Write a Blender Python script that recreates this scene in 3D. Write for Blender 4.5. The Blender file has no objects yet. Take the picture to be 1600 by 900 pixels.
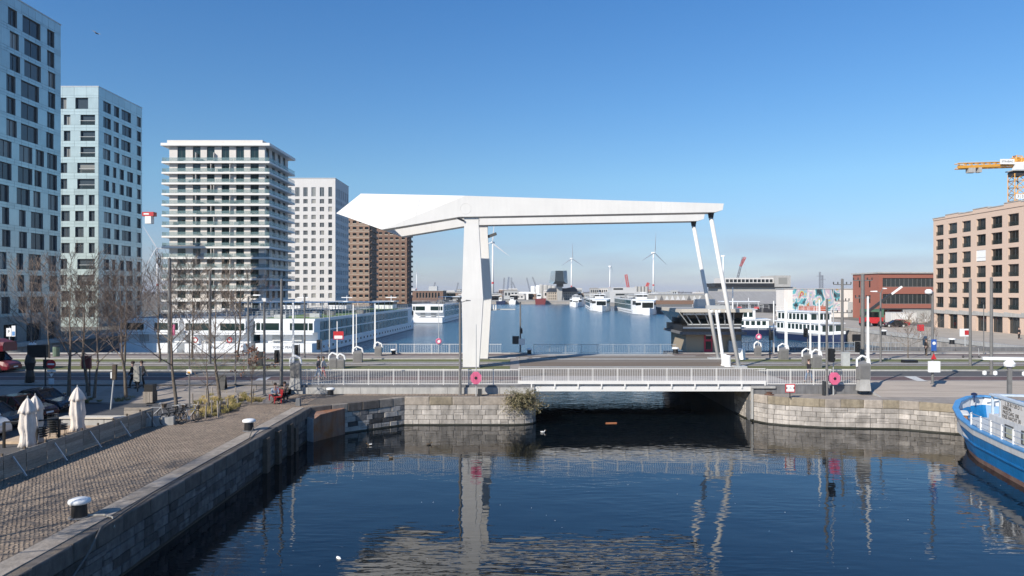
import bpy, math, random
from mathutils import Vector, Matrix
random.seed(7)
R = math.radians
scene = bpy.context.scene
# ------------------------------------------------------------ camera / sky / sun / exposure
F = 1110.0; HC = 10.0; HY = 455.0
cam_d = bpy.data.cameras.new('camera'); cam = bpy.data.objects.new('camera', cam_d)
scene.collection.objects.link(cam); scene.camera = cam
cam.location = (0, 0, HC); cam.rotation_euler = (R(90), 0, 0)
cam_d.sensor_width = 36; cam_d.lens = 36 * F / 1600; cam_d.shift_y = 5 / 1600
cam_d.clip_start = .5; cam_d.clip_end = 20000
SUN_EL = 32.0; SUN_DIR = Vector((-.655, -.756, 0)).normalized()
w = bpy.data.worlds.new('World'); scene.world = w; w.use_nodes = True
nt = w.node_tree; nt.nodes.clear()
sky = nt.nodes.new('ShaderNodeTexSky'); sky.sky_type = 'NISHITA'; sky.sun_disc = False
sky.sun_elevation = R(SUN_EL); sky.sun_rotation = math.atan2(SUN_DIR.x, SUN_DIR.y)
sky.air_density = 1.0; sky.dust_density = .2; sky.ozone_density = 3.0
bg = nt.nodes.new('ShaderNodeBackground'); bg.inputs[1].default_value = .103
out = nt.nodes.new('ShaderNodeOutputWorld')
# thin far cloud bank low over the horizon, all round
tc = nt.nodes.new('ShaderNodeTexCoord'); mp = nt.nodes.new('ShaderNodeMapping'); mp.inputs['Scale'].default_value = (2.2, 2.2, 13)
nz = nt.nodes.new('ShaderNodeTexNoise'); nz.inputs['Scale'].default_value = 2.6; nz.inputs['Detail'].default_value = 6
sx = nt.nodes.new('ShaderNodeSeparateXYZ')
band = nt.nodes.new('ShaderNodeMapRange'); band.inputs[1].default_value = .115; band.inputs[2].default_value = .035; band.clamp = True
den = nt.nodes.new('ShaderNodeMapRange'); den.inputs[1].default_value = .36; den.inputs[2].default_value = .62; den.clamp = True
mul = nt.nodes.new('ShaderNodeMath'); mul.operation = 'MULTIPLY'
mu2 = nt.nodes.new('ShaderNodeMath'); mu2.operation = 'MULTIPLY'; mu2.inputs[1].default_value = .4
mix = nt.nodes.new('ShaderNodeMixRGB'); mix.inputs[2].default_value = (3.0, 3.25, 4.3, 1)
L = nt.links.new
L(tc.outputs['Generated'], mp.inputs[0]); L(mp.outputs[0], nz.inputs[0]); L(tc.outputs['Generated'], sx.inputs[0])
L(sx.outputs[2], band.inputs[0]); L(nz.outputs[0], den.inputs[0]); L(band.outputs[0], mul.inputs[0]); L(den.outputs[0], mul.inputs[1])
L(mul.outputs[0], mu2.inputs[0]); L(mu2.outputs[0], mix.inputs[0]); tint = nt.nodes.new('ShaderNodeValToRGB'); tm = nt.nodes.new('ShaderNodeMixRGB'); tm.blend_type = 'MULTIPLY'; tm.inputs[0].default_value = 1
te = tint.color_ramp.elements; te[0].position = 0; te[0].color = (.52, .57, .80, 1); te[1].position = .40; te[1].color = (.42, .79, 1.09, 1)
for p_, c_ in ((.05, (.55, .62, .80)), (.15, (.61, .80, .90)), (.25, (.52, .80, .99))): q_ = te.new(p_); q_.color = (*c_, 1)
L(sx.outputs[2], tint.inputs[0]); L(sky.outputs[0], tm.inputs[1]); L(tint.outputs[0], tm.inputs[2]); L(tm.outputs[0], mix.inputs[1]); L(mix.outputs[0], bg.inputs[0]); L(bg.outputs[0], out.inputs[0])
sd = bpy.data.lights.new('sun', 'SUN'); sun = bpy.data.objects.new('sun', sd); scene.collection.objects.link(sun)
sd.energy = 4.4; sd.angle = R(.5); sd.color = (1, .93, .82)
to_sun = Vector((SUN_DIR.x * math.cos(R(SUN_EL)), SUN_DIR.y * math.cos(R(SUN_EL)), math.sin(R(SUN_EL))))
sun.rotation_euler = (-to_sun).to_track_quat('-Z', 'Y').to_euler(); sun.location = (-40, -30, 80)
vs = scene.view_settings; vs.view_transform = 'Standard'; vs.look = 'None'; vs.exposure = 0.42; vs.gamma = 1; vs.use_curve_mapping = False
scene.render.engine = 'CYCLES'

# ------------------------------------------------------------ helpers
COL = scene.collection
ZQ = 2.1; ZR = 2.75
def at(px, py, Y): return Vector(((px - 800) / F * Y, Y, HC - (py - HY) / F * Y))
def g(px, py, z=ZR):
    Y = (HC - z) * F / (py - HY); return Vector(((px - 800) / F * Y, Y, z))
def hpx(n, Y): return n * Y / F
MATS = {}
def mat(name, col, rough=.6, var=.12, scale=3., bump=0., metal=0., rnd=0., spec=.5, coat=0., stretch=(1, 1, 1), detail=4, col2=None, streak=0.):
    if name in MATS: return MATS[name]
    m = bpy.data.materials.new(name); m.use_nodes = True; MATS[name] = m
    n = m.node_tree.nodes; l = m.node_tree.links.new; b = n['Principled BSDF']
    b.inputs['Roughness'].default_value = rough; b.inputs['Metallic'].default_value = metal
    b.inputs['Specular IOR Level'].default_value = spec; b.inputs['Coat Weight'].default_value = coat
    ge = n.new('ShaderNodeNewGeometry'); mp = n.new('ShaderNodeMapping'); mp.inputs['Scale'].default_value = stretch
    l(ge.outputs['Position'], mp.inputs[0])
    t = n.new('ShaderNodeTexNoise'); t.inputs['Scale'].default_value = scale; t.inputs['Detail'].default_value = detail; t.inputs['Roughness'].default_value = .62
    l(mp.outputs[0], t.inputs[0])
    r = n.new('ShaderNodeValToRGB'); c2 = col2 or tuple(min(1, c * (1 + var)) for c in col); c1 = tuple(c * (1 - var) for c in col)
    r.color_ramp.elements[0].position = .3; r.color_ramp.elements[1].position = .7
    r.color_ramp.elements[0].color = (*(c1 if not col2 else col), 1); r.color_ramp.elements[1].color = (*c2, 1)
    l(t.outputs[0], r.inputs[0]); last = r.outputs[0]
    if streak:
        mp2 = n.new('ShaderNodeMapping'); mp2.inputs['Scale'].default_value = (3, 3, .25); l(ge.outputs['Position'], mp2.inputs[0])
        t2 = n.new('ShaderNodeTexNoise'); t2.inputs['Scale'].default_value = 1.5; t2.inputs['Detail'].default_value = 5; l(mp2.outputs[0], t2.inputs[0])
        mr = n.new('ShaderNodeMapRange'); mr.inputs[1].default_value = .35; mr.inputs[2].default_value = .75; mr.inputs[3].default_value = 1; mr.inputs[4].default_value = 1 - streak; l(t2.outputs[0], mr.inputs[0])
        mx = n.new('ShaderNodeMixRGB'); mx.blend_type = 'MULTIPLY'; mx.inputs[0].default_value = 1; l(last, mx.inputs[1]); l(mr.outputs[0], mx.inputs[2]); last = mx.outputs[0]
    if rnd:
        oi = n.new('ShaderNodeObjectInfo'); mr = n.new('ShaderNodeMapRange'); mr.inputs[3].default_value = 1 - rnd; mr.inputs[4].default_value = 1 + rnd
        l(oi.outputs['Random'], mr.inputs[0]); mx = n.new('ShaderNodeMixRGB'); mx.blend_type = 'MULTIPLY'; mx.inputs[0].default_value = 1
        l(last, mx.inputs[1]); l(mr.outputs[0], mx.inputs[2]); last = mx.outputs[0]
    l(last, b.inputs['Base Color'])
    if bump:
        t3 = n.new('ShaderNodeTexNoise'); t3.inputs['Scale'].default_value = scale * 4; t3.inputs['Detail'].default_value = 5; l(mp.outputs[0], t3.inputs[0])
        bn = n.new('ShaderNodeBump'); bn.inputs['Strength'].default_value = bump; bn.inputs['Distance'].default_value = .05
        l(t3.outputs[0], bn.inputs['Height']); l(bn.outputs[0], b.inputs['Normal'])
    return m

class MB:
    def __init__(s): s.v = []; s.f = []; s.mi = []; s.cur = 0
    def add(s, vs, fs):
        o = len(s.v); s.v += [tuple(v) for v in vs]
        for f in fs: s.f.append([i + o for i in f]); s.mi.append(s.cur)
        return s
    def box(s, x0, x1, y0, y1, z0, z1):
        return s.add([(x0,y0,z0),(x1,y0,z0),(x1,y1,z0),(x0,y1,z0),(x0,y0,z1),(x1,y0,z1),(x1,y1,z1),(x0,y1,z1)],
                     [(0,3,2,1),(4,5,6,7),(0,1,5,4),(1,2,6,5),(2,3,7,6),(3,0,4,7)])
    def hexa(s, lo, hi):
        return s.add(list(lo) + list(hi), [(0,3,2,1),(4,5,6,7),(0,1,5,4),(1,2,6,5),(2,3,7,6),(3,0,4,7)])
    def cyl(s, a, b, r0, r1=None, n=8, caps=True):
        a = Vector(a); b = Vector(b); r1 = r0 if r1 is None else r1; d = (b - a)
        if d.length < 1e-6: return s
        d.normalize(); u = d.orthogonal().normalized(); v = d.cross(u); vs = []
        for p, r in ((a, r0), (b, r1)):
            for k in range(n):
                t = 2 * math.pi * (k + .5) / n; vs.append(p + u * (r * math.cos(t)) + v * (r * math.sin(t)))
        fs = [(k, (k + 1) % n, n + (k + 1) % n, n + k) for k in range(n)]
        if caps: fs += [tuple(range(n))[::-1], tuple(range(n, 2 * n))]
        return s.add(vs, fs)
    def tube(s, pts, r, n=6):
        for a, b in zip(pts[:-1], pts[1:]): s.cyl(a, b, r, r, n)
        return s
    def lathe(s, prof, n=14, c=(0, 0, 0)):
        vs = []
        for r, z in prof:
            for k in range(n):
                t = 2 * math.pi * k / n; vs.append((c[0] + r * math.cos(t), c[1] + r * math.sin(t), c[2] + z))
        fs = []
        for i in range(len(prof) - 1):
            for k in range(n): fs.append((i*n+k, i*n+(k+1)%n, (i+1)*n+(k+1)%n, (i+1)*n+k))
        fs += [tuple(range(n))[::-1], tuple(range((len(prof)-1)*n, len(prof)*n))]
        return s.add(vs, fs)
    def prism(s, poly, a, b, ax='y'):
        # poly in (p,q); extruded along ax from a to b
        def mk(p, q, t): return (p, t, q) if ax == 'y' else ((t, p, q) if ax == 'x' else (p, q, t))
        n = len(poly); vs = [mk(p, q, a) for p, q in poly] + [mk(p, q, b) for p, q in poly]
        return s.add(vs, [tuple(range(n)), tuple(range(n, 2*n))[::-1]] + [(k, n+k, n+(k+1)%n, (k+1)%n) for k in range(n)])
    def bar(s, a, b, w, h, up=(0, 0, 1)):
        a = Vector(a); b = Vector(b); d = (b - a).normalized(); up = Vector(up)
        if abs(d.dot(up)) > .98: up = Vector((0, 1, 0))
        r = d.cross(up).normalized(); u = r.cross(d); vs = []
        for p in (a, b):
            for i, j in ((-1,-1),(1,-1),(1,1),(-1,1)): vs.append(p + r*(i*w/2) + u*(j*h/2))
        return s.add(vs, [(0,1,2,3),(7,6,5,4),(0,4,5,1),(1,5,6,2),(2,6,7,3),(3,7,4,0)])
    def loft(s, rings, close=True, caps=True):
        n = len(rings[0]); vs = [p for r in rings for p in r]; fs = []
        for i in range(len(rings) - 1):
            for k in range(n if close else n - 1): fs.append((i*n+k, i*n+(k+1)%n, (i+1)*n+(k+1)%n, (i+1)*n+k))
        if caps: fs += [tuple(range(n))[::-1], tuple(range((len(rings)-1)*n, len(rings)*n))]
        return s.add(vs, fs)
    def mesh(s, name, m, smooth=False):
        me = bpy.data.meshes.new(name); me.from_pydata(s.v, [], s.f)
        for x in (m if isinstance(m, (list, tuple)) else [m]): me.materials.append(x)
        if isinstance(m, (list, tuple)): me.polygons.foreach_set('material_index', s.mi)
        if smooth: me.polygons.foreach_set('use_smooth', [True] * len(me.polygons))
        me.update(); return me
    def build(s, name, m, parent=None, smooth=False, w=False):
        return link(name, s.mesh(name, m, smooth), parent, w=w)
def wloc(o):
    p = Vector((0, 0, 0))
    while o: p += o.location; o = o.parent
    return p
def link(name, me, parent=None, loc=None, rz=0, scale=None, w=False):
    o = bpy.data.objects.new(name, me); COL.objects.link(o); o.parent = parent
    if loc is not None: o.location = loc
    if w and parent: o.location = Vector(o.location) - wloc(parent)
    if rz: o.rotation_euler = (0, 0, rz)
    if scale: o.scale = scale
    return o
def tag(o, label, cat, group=None):
    o['label'] = label; o['category'] = cat
    if group: o['group'] = group
    return o
def thing(name, loc, label, cat, group=None, rz=0):
    o = bpy.data.objects.new(name, None); COL.objects.link(o); o.location = loc; o.rotation_euler = (0, 0, rz); o.empty_display_size = .3
    return tag(o, label, cat, group)
def struct(o): o['kind'] = 'structure'; return o
def stuff(o): o['kind'] = 'stuff'; return o
def copy_tree(o, parent=None):
    c = o.copy(); COL.objects.link(c); c.parent = parent
    for ch in [x for x in KIDS.get(o.name, o.children)]: copy_tree(ch, c)
    return c
KIDS = {}
def dup(o, loc, label, rz=None, group=None, scale=None):
    c = copy_tree(o); c.location = loc; c['label'] = label
    if rz is not None: c.rotation_euler = (0, 0, rz)
    if group: c['group'] = group
    if scale: c.scale = (scale,) * 3 if not isinstance(scale, tuple) else scale
    return c
def text(s, size, m, parent, loc, rot, name='lettering', ext=.004):
    cu = bpy.data.curves.new('t', 'FONT'); cu.body = s; cu.size = size; cu.extrude = ext; cu.align_x = 'CENTER'; cu.align_y = 'CENTER'
    o = bpy.data.objects.new('t', cu); COL.objects.link(o)
    me = bpy.data.meshes.new_from_object(o); bpy.data.objects.remove(o); me.materials.clear(); me.materials.append(m)
    t = bpy.data.objects.new(name, me); COL.objects.link(t); t.parent = parent; t.location = loc; t.rotation_euler = rot
    return t

# ------------------------------------------------------------ materials
white = mat('bridge_white_paint', (.70, .685, .66), .6, .04, .35, streak=.05)
wht = mat('white_paint', (.8, .8, .79), .45, .04, 2)
shipw = mat('ship_white_paint', (.8, .81, .82), .3, .03, 1)
gpole = mat('grey_painted_steel', (.16, .155, .15), .5, .12, 3)
dpole = mat('dark_painted_steel', (.035, .037, .04), .5, .15, 4)
lgrey = mat('light_grey_steel', (.45, .46, .46), .4, .1, 3)
galv = mat('galvanised_steel', (.5, .51, .52), .35, .1, 6, metal=.5)
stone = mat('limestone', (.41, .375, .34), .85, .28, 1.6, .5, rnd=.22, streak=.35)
stonedark = mat('shade_darkened_weathered_bluestone', (.115, .11, .108), .85, .35, 2.4, .5, rnd=.55, streak=.35)  # weathered bluestone, base colour darkened further to deepen the left wall's shade
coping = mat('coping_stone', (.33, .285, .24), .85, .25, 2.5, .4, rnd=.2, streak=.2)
copingd = mat('shade_darkened_coping_stone', (.14, .122, .108), .85, .25, 2.5, .4, rnd=.2, streak=.3)  # coping copy with the shaded left wall's darkness put into its colour
copingb = mat('stained_coping_stone', (.28, .235, .17), .85, .25, 2.5, .4, rnd=.2, streak=.25)
mortar = mat('dark_mortar', (.13, .12, .11), .95, .3, 3, .3)
algae = mat('waterline_slime', (.028, .028, .02), .6, .3, 4, .4)
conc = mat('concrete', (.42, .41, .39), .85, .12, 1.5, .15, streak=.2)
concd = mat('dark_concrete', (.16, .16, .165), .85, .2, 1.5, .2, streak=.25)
asph = mat('asphalt', (.075, .075, .078), .9, .2, .7, .3, col2=(.105, .1, .098))
redlane = mat('red_asphalt', (.13, .082, .078), .9, .2, 1.2, .3)
pave = mat('grey_stone_paving', (.30, .262, .228), .9, .2, .8, .3, detail=8)
cobm = mat('cobble_stone', (.185, .14, .107), .85, .3, 1.1, .3, col2=(.31, .245, .19), detail=9)
cobj = mat('cobble_joint_sand', (.14, .115, .092), .95, .25, 4, .3)
grassm = mat('lawn', (.09, .11, .03), .95, .4, 3, .6, col2=(.17, .165, .065))
dirt = mat('track_bed', (.17, .14, .12), .95, .25, 1.5, .4)
landm = mat('land', (.16, .15, .13), .95, .3, .05, 0)
wpaint = mat('road_marking_paint', (.55, .54, .52), .8, .25, 6)
rust = mat('rust', (.34, .12, .035), .8, .45, .9, .3, col2=(.3, .2, .16), streak=.45)
wood = mat('weathered_wood', (.3, .26, .22), .85, .25, 4, .3, rnd=.25, stretch=(1, 1, 6))
woodn = mat('fresh_wood', (.48, .36, .25), .8, .2, 4, .2, rnd=.15)
darkwood = mat('dark_wood', (.1, .075, .055), .85, .3, 4, .3, rnd=.2)
bark = mat('tree_bark', (.14, .115, .09), .95, .35, 5, .5)
twig = mat('twigs', (.19, .145, .115), .9, .3, 3)
redp = mat('red_paint', (.5, .03, .035), .4, .1, 3)
pinkp = mat('faded_pink_plastic', (.62, .13, .24), .5, .1, 4)
blk = mat('black_plastic', (.012, .012, .013), .5, .2, 4)
rub = mat('rubber', (.02, .02, .02), .8, .2, 6)
brick = mat('pink_brick', (.60, .45, .355), .9, .16, 14, .2, detail=8, stretch=(1, 1, 3))
redbrick = mat('red_brick', (.30, .11, .078), .9, .12, 6, .1)
brown1 = mat('brown_brick', (.27, .175, .125), .9, .15, 3)
brown2 = mat('dark_brown_brick', (.195, .118, .083), .9, .15, 3)
cream = mat('cream_band', (.42, .345, .27), .8, .1, 2)
render_w = mat('white_render', (.62, .60, .58), .8, .04, .3, streak=.06)
panel = mat('pale_glass_cladding', (.48, .55, .52), .16, .06, .5, rnd=.1, metal=.28, coat=.7, streak=.08)
orange = mat('crane_yellow', (.62, .3, .04), .5, .1, 2)
def glassmat(name, c0, c1, rough=.06):
    if name in MATS: return MATS[name]
    m = bpy.data.materials.new(name); m.use_nodes = True; MATS[name] = m; n = m.node_tree.nodes; l = m.node_tree.links.new; b = n['Principled BSDF']
    oi = n.new('ShaderNodeObjectInfo'); r = n.new('ShaderNodeValToRGB'); r.color_ramp.elements[0].color = (*c0, 1); r.color_ramp.elements[1].color = (*c1, 1)
    r.color_ramp.elements[0].position = .55; r.color_ramp.elements[1].position = 1
    l(oi.outputs['Random'], r.inputs[0]); l(r.outputs[0], b.inputs['Base Color']); b.inputs['Roughness'].default_value = rough; b.inputs['Specular IOR Level'].default_value = .5
    ge = n.new('ShaderNodeNewGeometry'); t = n.new('ShaderNodeTexNoise'); t.inputs['Scale'].default_value = .35; l(ge.outputs['Position'], t.inputs[0])
    bn = n.new('ShaderNodeBump'); bn.inputs['Strength'].default_value = .12; bn.inputs['Distance'].default_value = .1; l(t.outputs[0], bn.inputs['Height']); l(bn.outputs[0], b.inputs['Normal'])
    return m
glass = glassmat('window_glass', (.045, .056, .066), (.34, .33, .30))
glassd = glassmat('dark_window_glass', (.008, .012, .012), (.04, .045, .045))
glassg = glassmat('green_tinted_glass', (.012, .028, .026), (.03, .05, .05), .05)
shipglass = glassmat('blue_green_cabin_glass', (.05, .12, .14), (.08, .17, .19), .05)
def clear(name, tint, a):
    m = bpy.data.materials.new(name); m.use_nodes = True; MATS[name] = m; b = m.node_tree.nodes['Principled BSDF']
    b.inputs['Base Color'].default_value = (*tint, 1); b.inputs['Roughness'].default_value = .05; b.inputs['Alpha'].default_value = a; return m
balg = clear('balustrade_glass', (.2, .3, .31), .38); balk = clear('dark_balustrade_glass', (.03, .045, .045), .35)
# water
wm = bpy.data.materials.new('dock_water'); wm.use_nodes = True; n = wm.node_tree.nodes; b = n['Principled BSDF']
b.inputs['Base Color'].default_value = (.006, .012, .018, 1); b.inputs['Roughness'].default_value = .015; b.inputs['IOR'].default_value = 1.5
ge = n.new('ShaderNodeNewGeometry'); l = wm.node_tree.links.new
sp = n.new('ShaderNodeSeparateXYZ'); l(ge.outputs['Position'], sp.inputs[0])
def wn(scale, st, det, rough=.5):
    mp = n.new('ShaderNodeMapping'); mp.inputs['Scale'].default_value = st; mp.inputs['Rotation'].default_value = (0, 0, R(12)); l(ge.outputs['Position'], mp.inputs[0])
    t = n.new('ShaderNodeTexNoise'); t.inputs['Scale'].default_value = scale; t.inputs['Detail'].default_value = det; t.inputs['Roughness'].default_value = rough; l(mp.outputs[0], t.inputs[0]); return t.outputs[0]
def mth(op, a, bb):
    q = n.new('ShaderNodeMath'); q.operation = op
    for i, x in enumerate((a, bb)):
        if isinstance(x, (int, float)): q.inputs[i].default_value = x
        else: l(x, q.inputs[i])
    return q.outputs[0]
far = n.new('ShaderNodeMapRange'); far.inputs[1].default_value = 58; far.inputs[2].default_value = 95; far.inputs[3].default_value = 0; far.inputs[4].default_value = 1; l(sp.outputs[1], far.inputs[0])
patch = n.new('ShaderNodeMapRange'); patch.inputs[1].default_value = .38; patch.inputs[2].default_value = .62; patch.inputs[3].default_value = .3; patch.inputs[4].default_value = 1.3; l(wn(.09, (1, 1.6, 1), 2), patch.inputs[0])
rip = mth('ADD', mth('MULTIPLY', wn(2.1, (.42, 1.4, 1), 1.5), .0105), mth('MULTIPLY', wn(7.5, (.6, 1.3, 1), 1), .0007))
swl = mth('MULTIPLY', wn(.45, (.8, 1.2, 1), 2), .022)
near_h = mth('ADD', mth('MULTIPLY', rip, patch.outputs[0]), swl)
far_h = mth('ADD', mth('MULTIPLY', wn(.9, (.6, 1.2, 1), 4, .65), .34), mth('MULTIPLY', wn(3.2, (.7, 1.2, 1), 3), .07))
h = mth('ADD', near_h, mth('MULTIPLY', far_h, far.outputs[0]))
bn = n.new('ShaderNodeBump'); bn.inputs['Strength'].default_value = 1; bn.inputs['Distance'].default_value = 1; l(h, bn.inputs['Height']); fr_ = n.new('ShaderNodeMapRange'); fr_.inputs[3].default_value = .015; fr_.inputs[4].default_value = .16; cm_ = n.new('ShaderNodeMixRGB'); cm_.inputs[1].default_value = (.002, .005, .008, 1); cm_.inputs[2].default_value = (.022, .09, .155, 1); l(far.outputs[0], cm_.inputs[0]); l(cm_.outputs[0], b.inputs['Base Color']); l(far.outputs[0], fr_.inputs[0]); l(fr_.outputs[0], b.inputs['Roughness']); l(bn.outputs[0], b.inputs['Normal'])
# ============================================================ SETTING: water, land, road
def sheet(name, polys, m, z=None):
    mb = MB()
    for p in polys: mb.add([(q[0], q[1], q[2] if len(q) > 2 else z) for q in p], [tuple(range(len(p)))])
    return struct(mb.build(name, m))
def rect(x0, x1, y0, y1): return [(x0, y0), (x1, y0), (x1, y1), (x0, y1)]
DX0, DX1, DY = -70.0, 67.0, 83.0         # far dock left / right edge, near edge
BX0, BX1 = 1.75, 18.4                    # passage under the bridge
sheet('water', [rect(-90, 300, -120, 1300)], wm, 0)
FARY = 545
sheet('ground', [rect(-6000, DX0, 87, FARY), rect(DX1, 6000, 87, FARY), rect(-6000, 6000, FARY, 9000),
                 rect(-6000, -60, -2000, 87), rect(60, 6000, 40, 87)], landm, ZR - .06)
# old cobbled quay on the left, and the street behind it
EDGE = -13.75
sheet('street', [rect(-60, -21.6, -60, 50)], asph, ZQ + .004)
sheet('street_ramp', [[(-60, 50, ZQ + .004), (-17, 50, ZQ + .004), (-17, 56, ZR), (-60, 56, ZR)]], pave)
qp = sheet('quay_pavement', [[(-21.6, -60), (EDGE, -60), (EDGE, 48.3), (-8.05, 53.1), (BX0, 53.1), (BX0, 54.6), (-17, 54.6), (-17, 50), (-21.6, 50)]], cobj, ZQ)
sheet('quay_pavement', [[(BX1 + .3, 54.6), (BX1 + .9, 53.6), (20.6, 52.8), (22.9, 52.0), (28, 51.4), (31, 49.7), (37, 48.2), (60, 42), (60, 53), (27.6, 53), (27.6, 54.6)]], pave, ZQ)
struct(MB().prism([(53, ZQ - .1), (57.2, ZQ - .1), (57.2, ZR - .002), (53, ZQ - .002)], 27.45, 27.6, 'x').build('ramp_cheek', conc))
sheet('dock_pavement', [rect(67.7, 84.5, 87, 240)], mat('pale_dock_paving', (.38, .34, .29), .9, .12, .3, .2), ZR + .02)
sheet('quay_ramp', [[(27.6, 53, ZQ), (60, 53, ZQ), (60, 57.2, ZR), (27.6, 57.2, ZR)]], mat('ramp_setts', (.37, .315, .265), .9, .18, 1.2, .3, stretch=(.15, 2.2, 1), detail=6))
# road level
for (a, c) in ((-60, BX0), (BX1, 67)):
    y0 = 54.9
    sheet('road_base', [rect(a, c, 55.15 if a < 0 else 55.15, DY)] if a < 0 else [rect(a, 27.6, 55.15, 57.2), rect(a, c, 57.2, DY)], pave, ZR - .004)
    sheet('asphalt_road', [rect(a, c, 60.6, 64.4)], asph, ZR + .004)
    sheet('cycle_lane', [rect(a, c, 57.8, 60.3), rect(a, c, 80.3, 81.5)], redlane, ZR + .004)
    gx0, gx1 = (a, -.2) if a < 0 else (22.4, c)
    stuff(sheet('tram_lawn', [rect(gx0, gx1, 65.4, 68.6), rect(gx0, gx1, 72.6, 75.4)], grassm, ZR + .02)); 
    sheet('track_bed', [rect(gx0, gx1, 68.6, 72.6)], dirt, ZR + .012)
    for k, (x0, x1, y0, y1) in enumerate([(a, c, 60.3, 60.42), (a, c, 57.66, 57.78)]):
        sheet('lane_line', [rect(x0, x1, y0, y1)], wpaint, ZR + .009)
    for y in (69.3, 70.75, 71.3, 72.4):
        m = MB().box(gx0, gx1, y, y + .07, ZR + .012, ZR + .05); struct(m.build('tram_rail', galv))
sheet('give_way_marking', [[g(1412, 588)[:2], g(1430, 588)[:2], g(1449, 596)[:2], g(1434, 596)[:2]]], wpaint, ZR + .013)
sheet('give_way_marking', [[g(404, 591)[:2], g(424, 589)[:2], g(416, 594)[:2], g(398, 595)[:2]]], wpaint, ZR + .013)
sheet('zebra_marking', [rect(-40 + .0, -24, 62.2, 62.35)], wpaint, ZR + .009)
# kerbs between road and lawn
for (a, c) in ((-60, -.2), (22.4, 67)):
    for y in (64.4, 75.4, 82.4):
        struct(MB().box(a, c, y, y + .25, ZR - .1, ZR + .12 if y != 82.4 else ZR + .1).build('kerb', conc))
# step walls between quay and road level
def lowwall(x0, x1, y0, y1, z0, z1, label, m, n):
    t = thing('retaining_wall', ((x0+x1)/2, (y0+y1)/2, z0), label, 'wall')
    L_ = (x1 - x0) / n
    for k in range(n): MB().box(x0 + k*L_ + .01, x0 + (k+1)*L_ - .01, y0, y1, z0, z1 + .001*(k % 2)).build('panel', m, t, w=True)
    return t
lowwall(-17, BX0 - .02, 54.6, 55.15, ZQ - .2, ZR - .16, 'pale low step wall under the left part of the white railing', conc, 14)
MB().box(-17, BX0, 54.72, 55.2, ZR - .16, ZR + .0).build('ledge', concd, bpy.data.objects['retaining_wall'], w=True)
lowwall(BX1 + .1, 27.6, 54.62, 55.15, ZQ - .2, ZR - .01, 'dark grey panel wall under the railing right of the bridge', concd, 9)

# ------------------------------------------------------------ quay walls of single stones
def unit_stone(seed, m, bev=.06):
    rr = random.Random(seed); vs = []
    for y, k in ((-.5, bev), (-.42, 0), (.5, 0)):
        for x, z in ((-.5, -.5), (.5, -.5), (.5, .5), (-.5, .5)):
            vs.append((x*(1-k*1.4) + rr.uniform(-.012, .012), y, z*(1-k*2) + rr.uniform(-.015, .015)))
    fs = [(0,1,2,3)]
    for r in range(2):
        for k in range(4): fs.append((r*4+k, (r+1)*4+k, (r+1)*4+(k+1)%4, r*4+(k+1)%4))
    return MB().add(vs, fs).mesh('stone', m)
ST = {m.name: [unit_stone(i, m) for i in range(5)] for m in (stone, stonedark, coping, copingb, copingd)}
def stone_run(t, A, B, courses, m, lens, cm, clens, seed, top_over=.03, depth=.35, zb=-.35, flip=False, edge=None):
    """A->B seen from the water: left to right; outward normal to the viewer's side"""
    rr = random.Random(seed); A = Vector((*A, 0)); B = Vector((*B, 0)); d = (B - A); Ln = d.length; d.normalize()
    nrm = Vector((d.y, -d.x, 0)); rz = math.atan2(d.y, d.x); z = zb
    for ci, hh in enumerate(courses):
        top = ci == len(courses) - 1; u = 0
        if not top: u = -rr.uniform(0, .3)
        while u < Ln - .05:
            ln = rr.uniform(*(clens if top else lens)); e = u + ln
            if Ln - e < .25: e = Ln
            s0 = max(u, 0); e = min(e, Ln); ln = e - s0
            if ln > .06:
                mm = cm if top else m
                if isinstance(mm, (list, tuple)): mm = mm[0] if rr.random() < .55 else mm[1]
                h2 = hh - .016; dep = depth + (0 if top else 0)
                pr = rr.uniform(-.02, .025) + (top_over if top else 0)
                c = A + d * (s0 + ln/2) - nrm * (dep/2 - pr - .05)
                if not top and ln > .5 and rr.random() < .2:
                    link('stone', rr.choice(ST[mm.name]), t, (c.x, c.y, z + hh*.74), rz, (ln - .014, dep, h2*.5), w=True); link('stone', rr.choice(ST[mm.name]), t, (c.x, c.y, z + hh*.24), rz, (ln - .014, dep, h2*.46), w=True); u = e; continue
                o = link('coping_stone' if top else 'stone', rr.choice(ST[mm.name]), t, (c.x, c.y, z + hh/2 + (.002 if top else 0)), rz, (ln - .014, dep, h2 * rr.uniform(.985, 1.01)), w=True)
            u = e if u >= 0 else e
        z += hh
def core(t, pts, y_in, z0, z1, nm='core'):
    mb = MB()
    for (a, b_) in zip(pts[:-1], pts[1:]):
        A = Vector((*a, 0)); B = Vector((*b_, 0)); d = (B - A).normalized(); nrm = Vector((d.y, -d.x, 0))
        q = [A - nrm*.02, B - nrm*.02, B - nrm*y_in, A - nrm*y_in]
        mb.hexa([(p.x, p.y, z0) for p in q], [(p.x, p.y, z1) for p in q])
    mb.build(nm, mortar, t, w=True)
    sl = MB()
    for (a, b_) in zip(pts[:-1], pts[1:]):
        A = Vector((*a, 0)); B = Vector((*b_, 0)); d = (B - A).normalized(); nrm = Vector((d.y, -d.x, 0))
        q = [A + nrm*.085, B + nrm*.085, B - nrm*.01, A - nrm*.01]
        sl.hexa([(p.x, p.y, -.6) for p in q], [(p.x, p.y, .1) for p in q])
    sl.build('slime_line', algae, t, w=True)
CRS = [.40, .36, .34, .38, .36, .62]        # from -.35 to 2.11
w1 = thing('quay_wall', (EDGE, 30, 0), 'long shaded bluestone quay wall running along the left bank', 'wall')
core(w1, [(EDGE, 10), (EDGE, 48.3)], .5, -1, ZQ - .06)
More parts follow.
